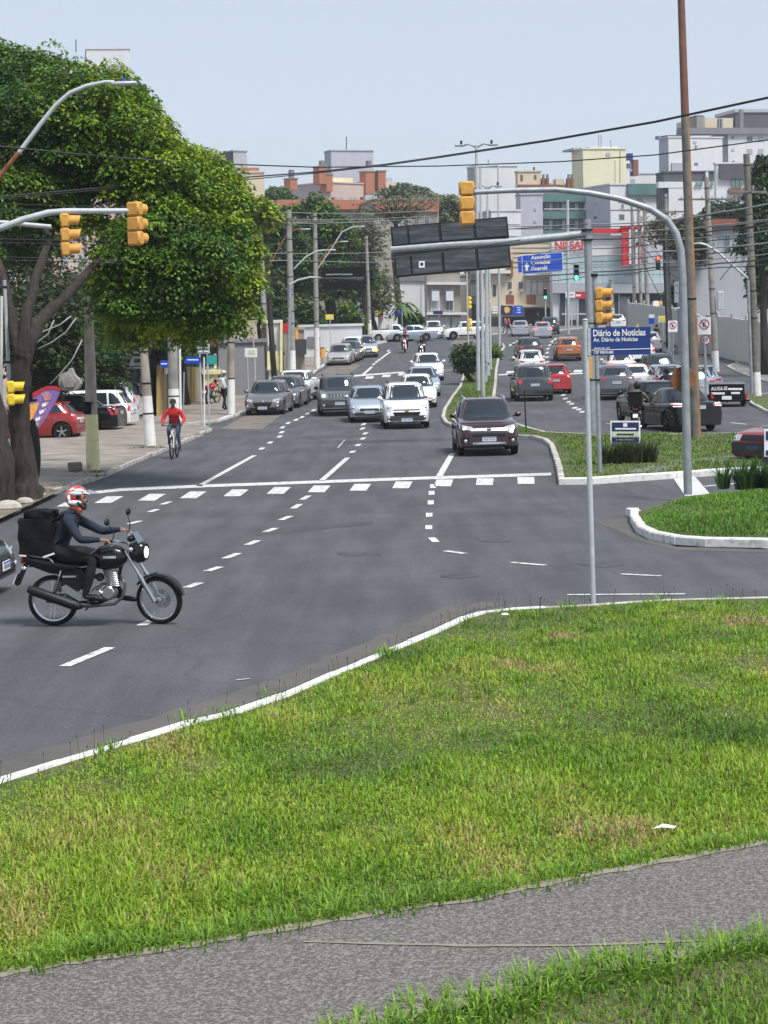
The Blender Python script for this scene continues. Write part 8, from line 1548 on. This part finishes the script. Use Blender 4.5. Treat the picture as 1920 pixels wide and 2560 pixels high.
# bare tree
D = 215; b_ = Vector((P(985, 0, D).x, D, h(D))); lm = [[(b_, .35), (P(985, 640, D), .28), (P(990, 560, D), .22)]]; g = random.Random(5)
for i in range(26):
    a = R(200 + i * 5.4 + g.uniform(-6, 6)); L1 = g.uniform(40, 62); x1, y1 = 990 + math.cos(a) * L1, 545 + math.sin(a) * L1 * .55; x2, y2 = x1 + math.cos(a + g.uniform(-.5, .5)) * g.uniform(18, 50), y1 + math.sin(a + g.uniform(-.4, .4)) * g.uniform(10, 26)
    lm.append([(P(990, 558, D), .12), (P(x1, y1, D + g.uniform(-2, 2)), .07), (P(x2, y2, D + g.uniform(-2, 2)), .03)]); 
tree('bare_tree', 'flat topped bare branched tree in front of the brick red roof', b_, lm, [(990, 520, D, 95, 34, 3, 160, .8, 9, .3, [(.14, .15, .08), (.12, .12, .08)], .2), (1040, 500, D, 60, 26, 3, 90, .8, 9, .3, [(.14, .16, .09)], .2)], 41)
# palm at the corner
D = 208; b_ = Vector((P(1010, 0, D).x, D, h(D) + .1)); pr = thing('palm_plant', 'squat palm with arching fronds in front of the light grey wall', 'palm', b_); part(pr, 'trunk', MB().tube([b_, P(1011, 790, D)], [.3, .2], 8), 'bark')
for i in range(26):
    a = i * 2.4; L = g.uniform(1.2, 2.1); top = P(1010, 778 - g.uniform(0, 20), D); q = [top + Vector((math.cos(a) * L * t, math.sin(a) * L * t * .7, 1.1 * t - 2.1 * t * t)) for t in np.linspace(0, 1, 6)]; vs = []
    for k_, p_ in enumerate(q): w = .22 * math.sin(math.pi * min(.95, k_ / 5 + .08)); vs += [p_ + Vector((-math.sin(a) * w, math.cos(a) * w, -.08)), p_, p_ - Vector((-math.sin(a) * w, math.cos(a) * w, .08))]
    m = MB(); m.add(vs, [f for k_ in range(5) for f in ((k_ * 3, k_ * 3 + 1, k_ * 3 + 4, k_ * 3 + 3), (k_ * 3 + 1, k_ * 3 + 2, k_ * 3 + 5, k_ * 3 + 4))]); part(pr, 'frond', m, 'frond' if 'frond' in MATS else M('frond', (.09, .16, .03), .6, col2=(.05, .10, .02), sc=2))
simple_tree('rounded green bush right of the squat palm', 1035, 800, 209, 20, 24, 140, GR_M + GR_D, 43, sr=.5, name='bush')
# shrub on the median
b_ = G(1160, 955, .12); simple_tree('dark green shrub leaning out from the median by the lamp posts', 1168, 893, b_.y, 38, 42, 380, [(.03, .065, .02), (.045, .09, .025), (.06, .11, .03)], 44, 1162, sr=.3, k=26, ll=.15, name='shrub', dep=1.0)
simple_tree('low green shrub behind the median posts near the far tip', 1228, 882, 150, 22, 22, 120, GR_M, 45, sr=.35, ll=.16, name='shrub')
# distant planting that closes the view behind the houses
foliage('distant_trees', [(tuple(P(x, 640 + 25 * math.sin(x * .02), 345)), (9, 6, 9), 60, 1.6, 14, 1.1, [(.05, .09, .035), (.04, .075, .03), (.07, .10, .05)], .4) for x in range(-260, 2300, 90)], kind='stuff', label='far belt of green trees behind the houses', seed=50); bpy.data.objects['distant_trees']['category'] = 'trees'
# long leaved clumps on the median and at the right edge
M('clump', (.03, .055, .02), .6)
def clump(name, lb, x, y, w, n, L, cols, seed=1, off=.12):
    g = random.Random(seed); b_ = G(x, y, off); cs = [(b_.x + g.uniform(-.5, .5) * w, b_.y + g.uniform(-.3, .3)) for _ in range(16)]; o = tufts(name, cs, lb, n, L, .035, off, seed, .3, cols); return tag(o, lb, 'plant')
clump('sword_leaf_clump', 'dark sword leaved clump in front of the small notice board', 1572, 1157, 1.35, 46, .74, [(.03, .06, .02), (.05, .08, .025), (.09, .10, .04)], 2)
clump('sword_leaf_clump', 'fresh green long leaved clump at the right edge on the corner island', 1900, 1222, 1.5, 60, .75, [(.04, .11, .02), (.06, .15, .025), (.03, .08, .02)], 3, .14)
# weeds and litter on the left pavement, pole feet
ws = [G(x, y, .12) for x, y in ((240, 1182), (222, 1180), (262, 1190), (372, 1118), (395, 1119), (350, 1120), (120, 1228), (80, 1248), (20, 1262), (140, 1215), (500, 1086))]
tag(tufts('weeds', [(p.x + random.uniform(-.3, .3), p.y + random.uniform(-.2, .2)) for p in ws for _ in range(4)], '', 16, .10, .015, .12, 9, .4, [(.12, .15, .04), (.2, .18, .08), (.08, .13, .03)]), 'sparse weeds at the feet of the left poles and along the worn kerb', 'weeds', kind='stuff')
for x, y, k_, lb in ((20, 1276, .30, 'large pale kerb rock nearest the left edge'), (62, 1262, .2, 'rounded pale rock beside the tree foot on the kerb'), (100, 1243, .13, 'small broken kerb lump past the tree foot')):
    p = G(x, y, .1); m = MB(); m.ball(p + Vector((0, 0, .06)), (k_, k_ * .8, k_ * .55), 9, 6); solid('rock', m, 'kerb_worn', lb, 'rock', smooth=25)
p = G(1660, 2072, .16); m = MB(); m.add([p + Vector(q) for q in ((-.09, 0, 0), (-.02, -.03, .02), (.07, -.01, .005), (.09, .03, .01), (0, .05, .025), (-.06, .03, .0))], [(0, 1, 4, 5), (1, 2, 3, 4)]); solid('litter', m, 'sign_white', 'small crumpled white paper lying in the near grass', 'litter', smooth=True)
p = G(1262, 1536, .16); m = MB(); m.ball(p, (.05, .03, .02), 6, 4); solid('litter', m, 'sign_white', 'tiny white scrap on the grass by the kerb bend', 'litter')
# ---------------------------------------------------------------- thin air between the camera and the far houses
hz = MB().box((0, 185, 22), (900, 490, 48)).build('haze', []); hm = bpy.data.materials.new('haze'); hm.use_nodes = True; hm.node_tree.nodes.clear()
pv = hm.node_tree.nodes.new('ShaderNodeVolumePrincipled'); pv.inputs['Color'].default_value = (.86, .91, 1, 1); pv.inputs['Density'].default_value = .0003; pv.inputs['Anisotropy'].default_value = .2
ho = hm.node_tree.nodes.new('ShaderNodeOutputMaterial'); hm.node_tree.links.new(pv.outputs[0], ho.inputs['Volume']); hz.data.materials.append(hm); hz['kind'] = 'stuff'
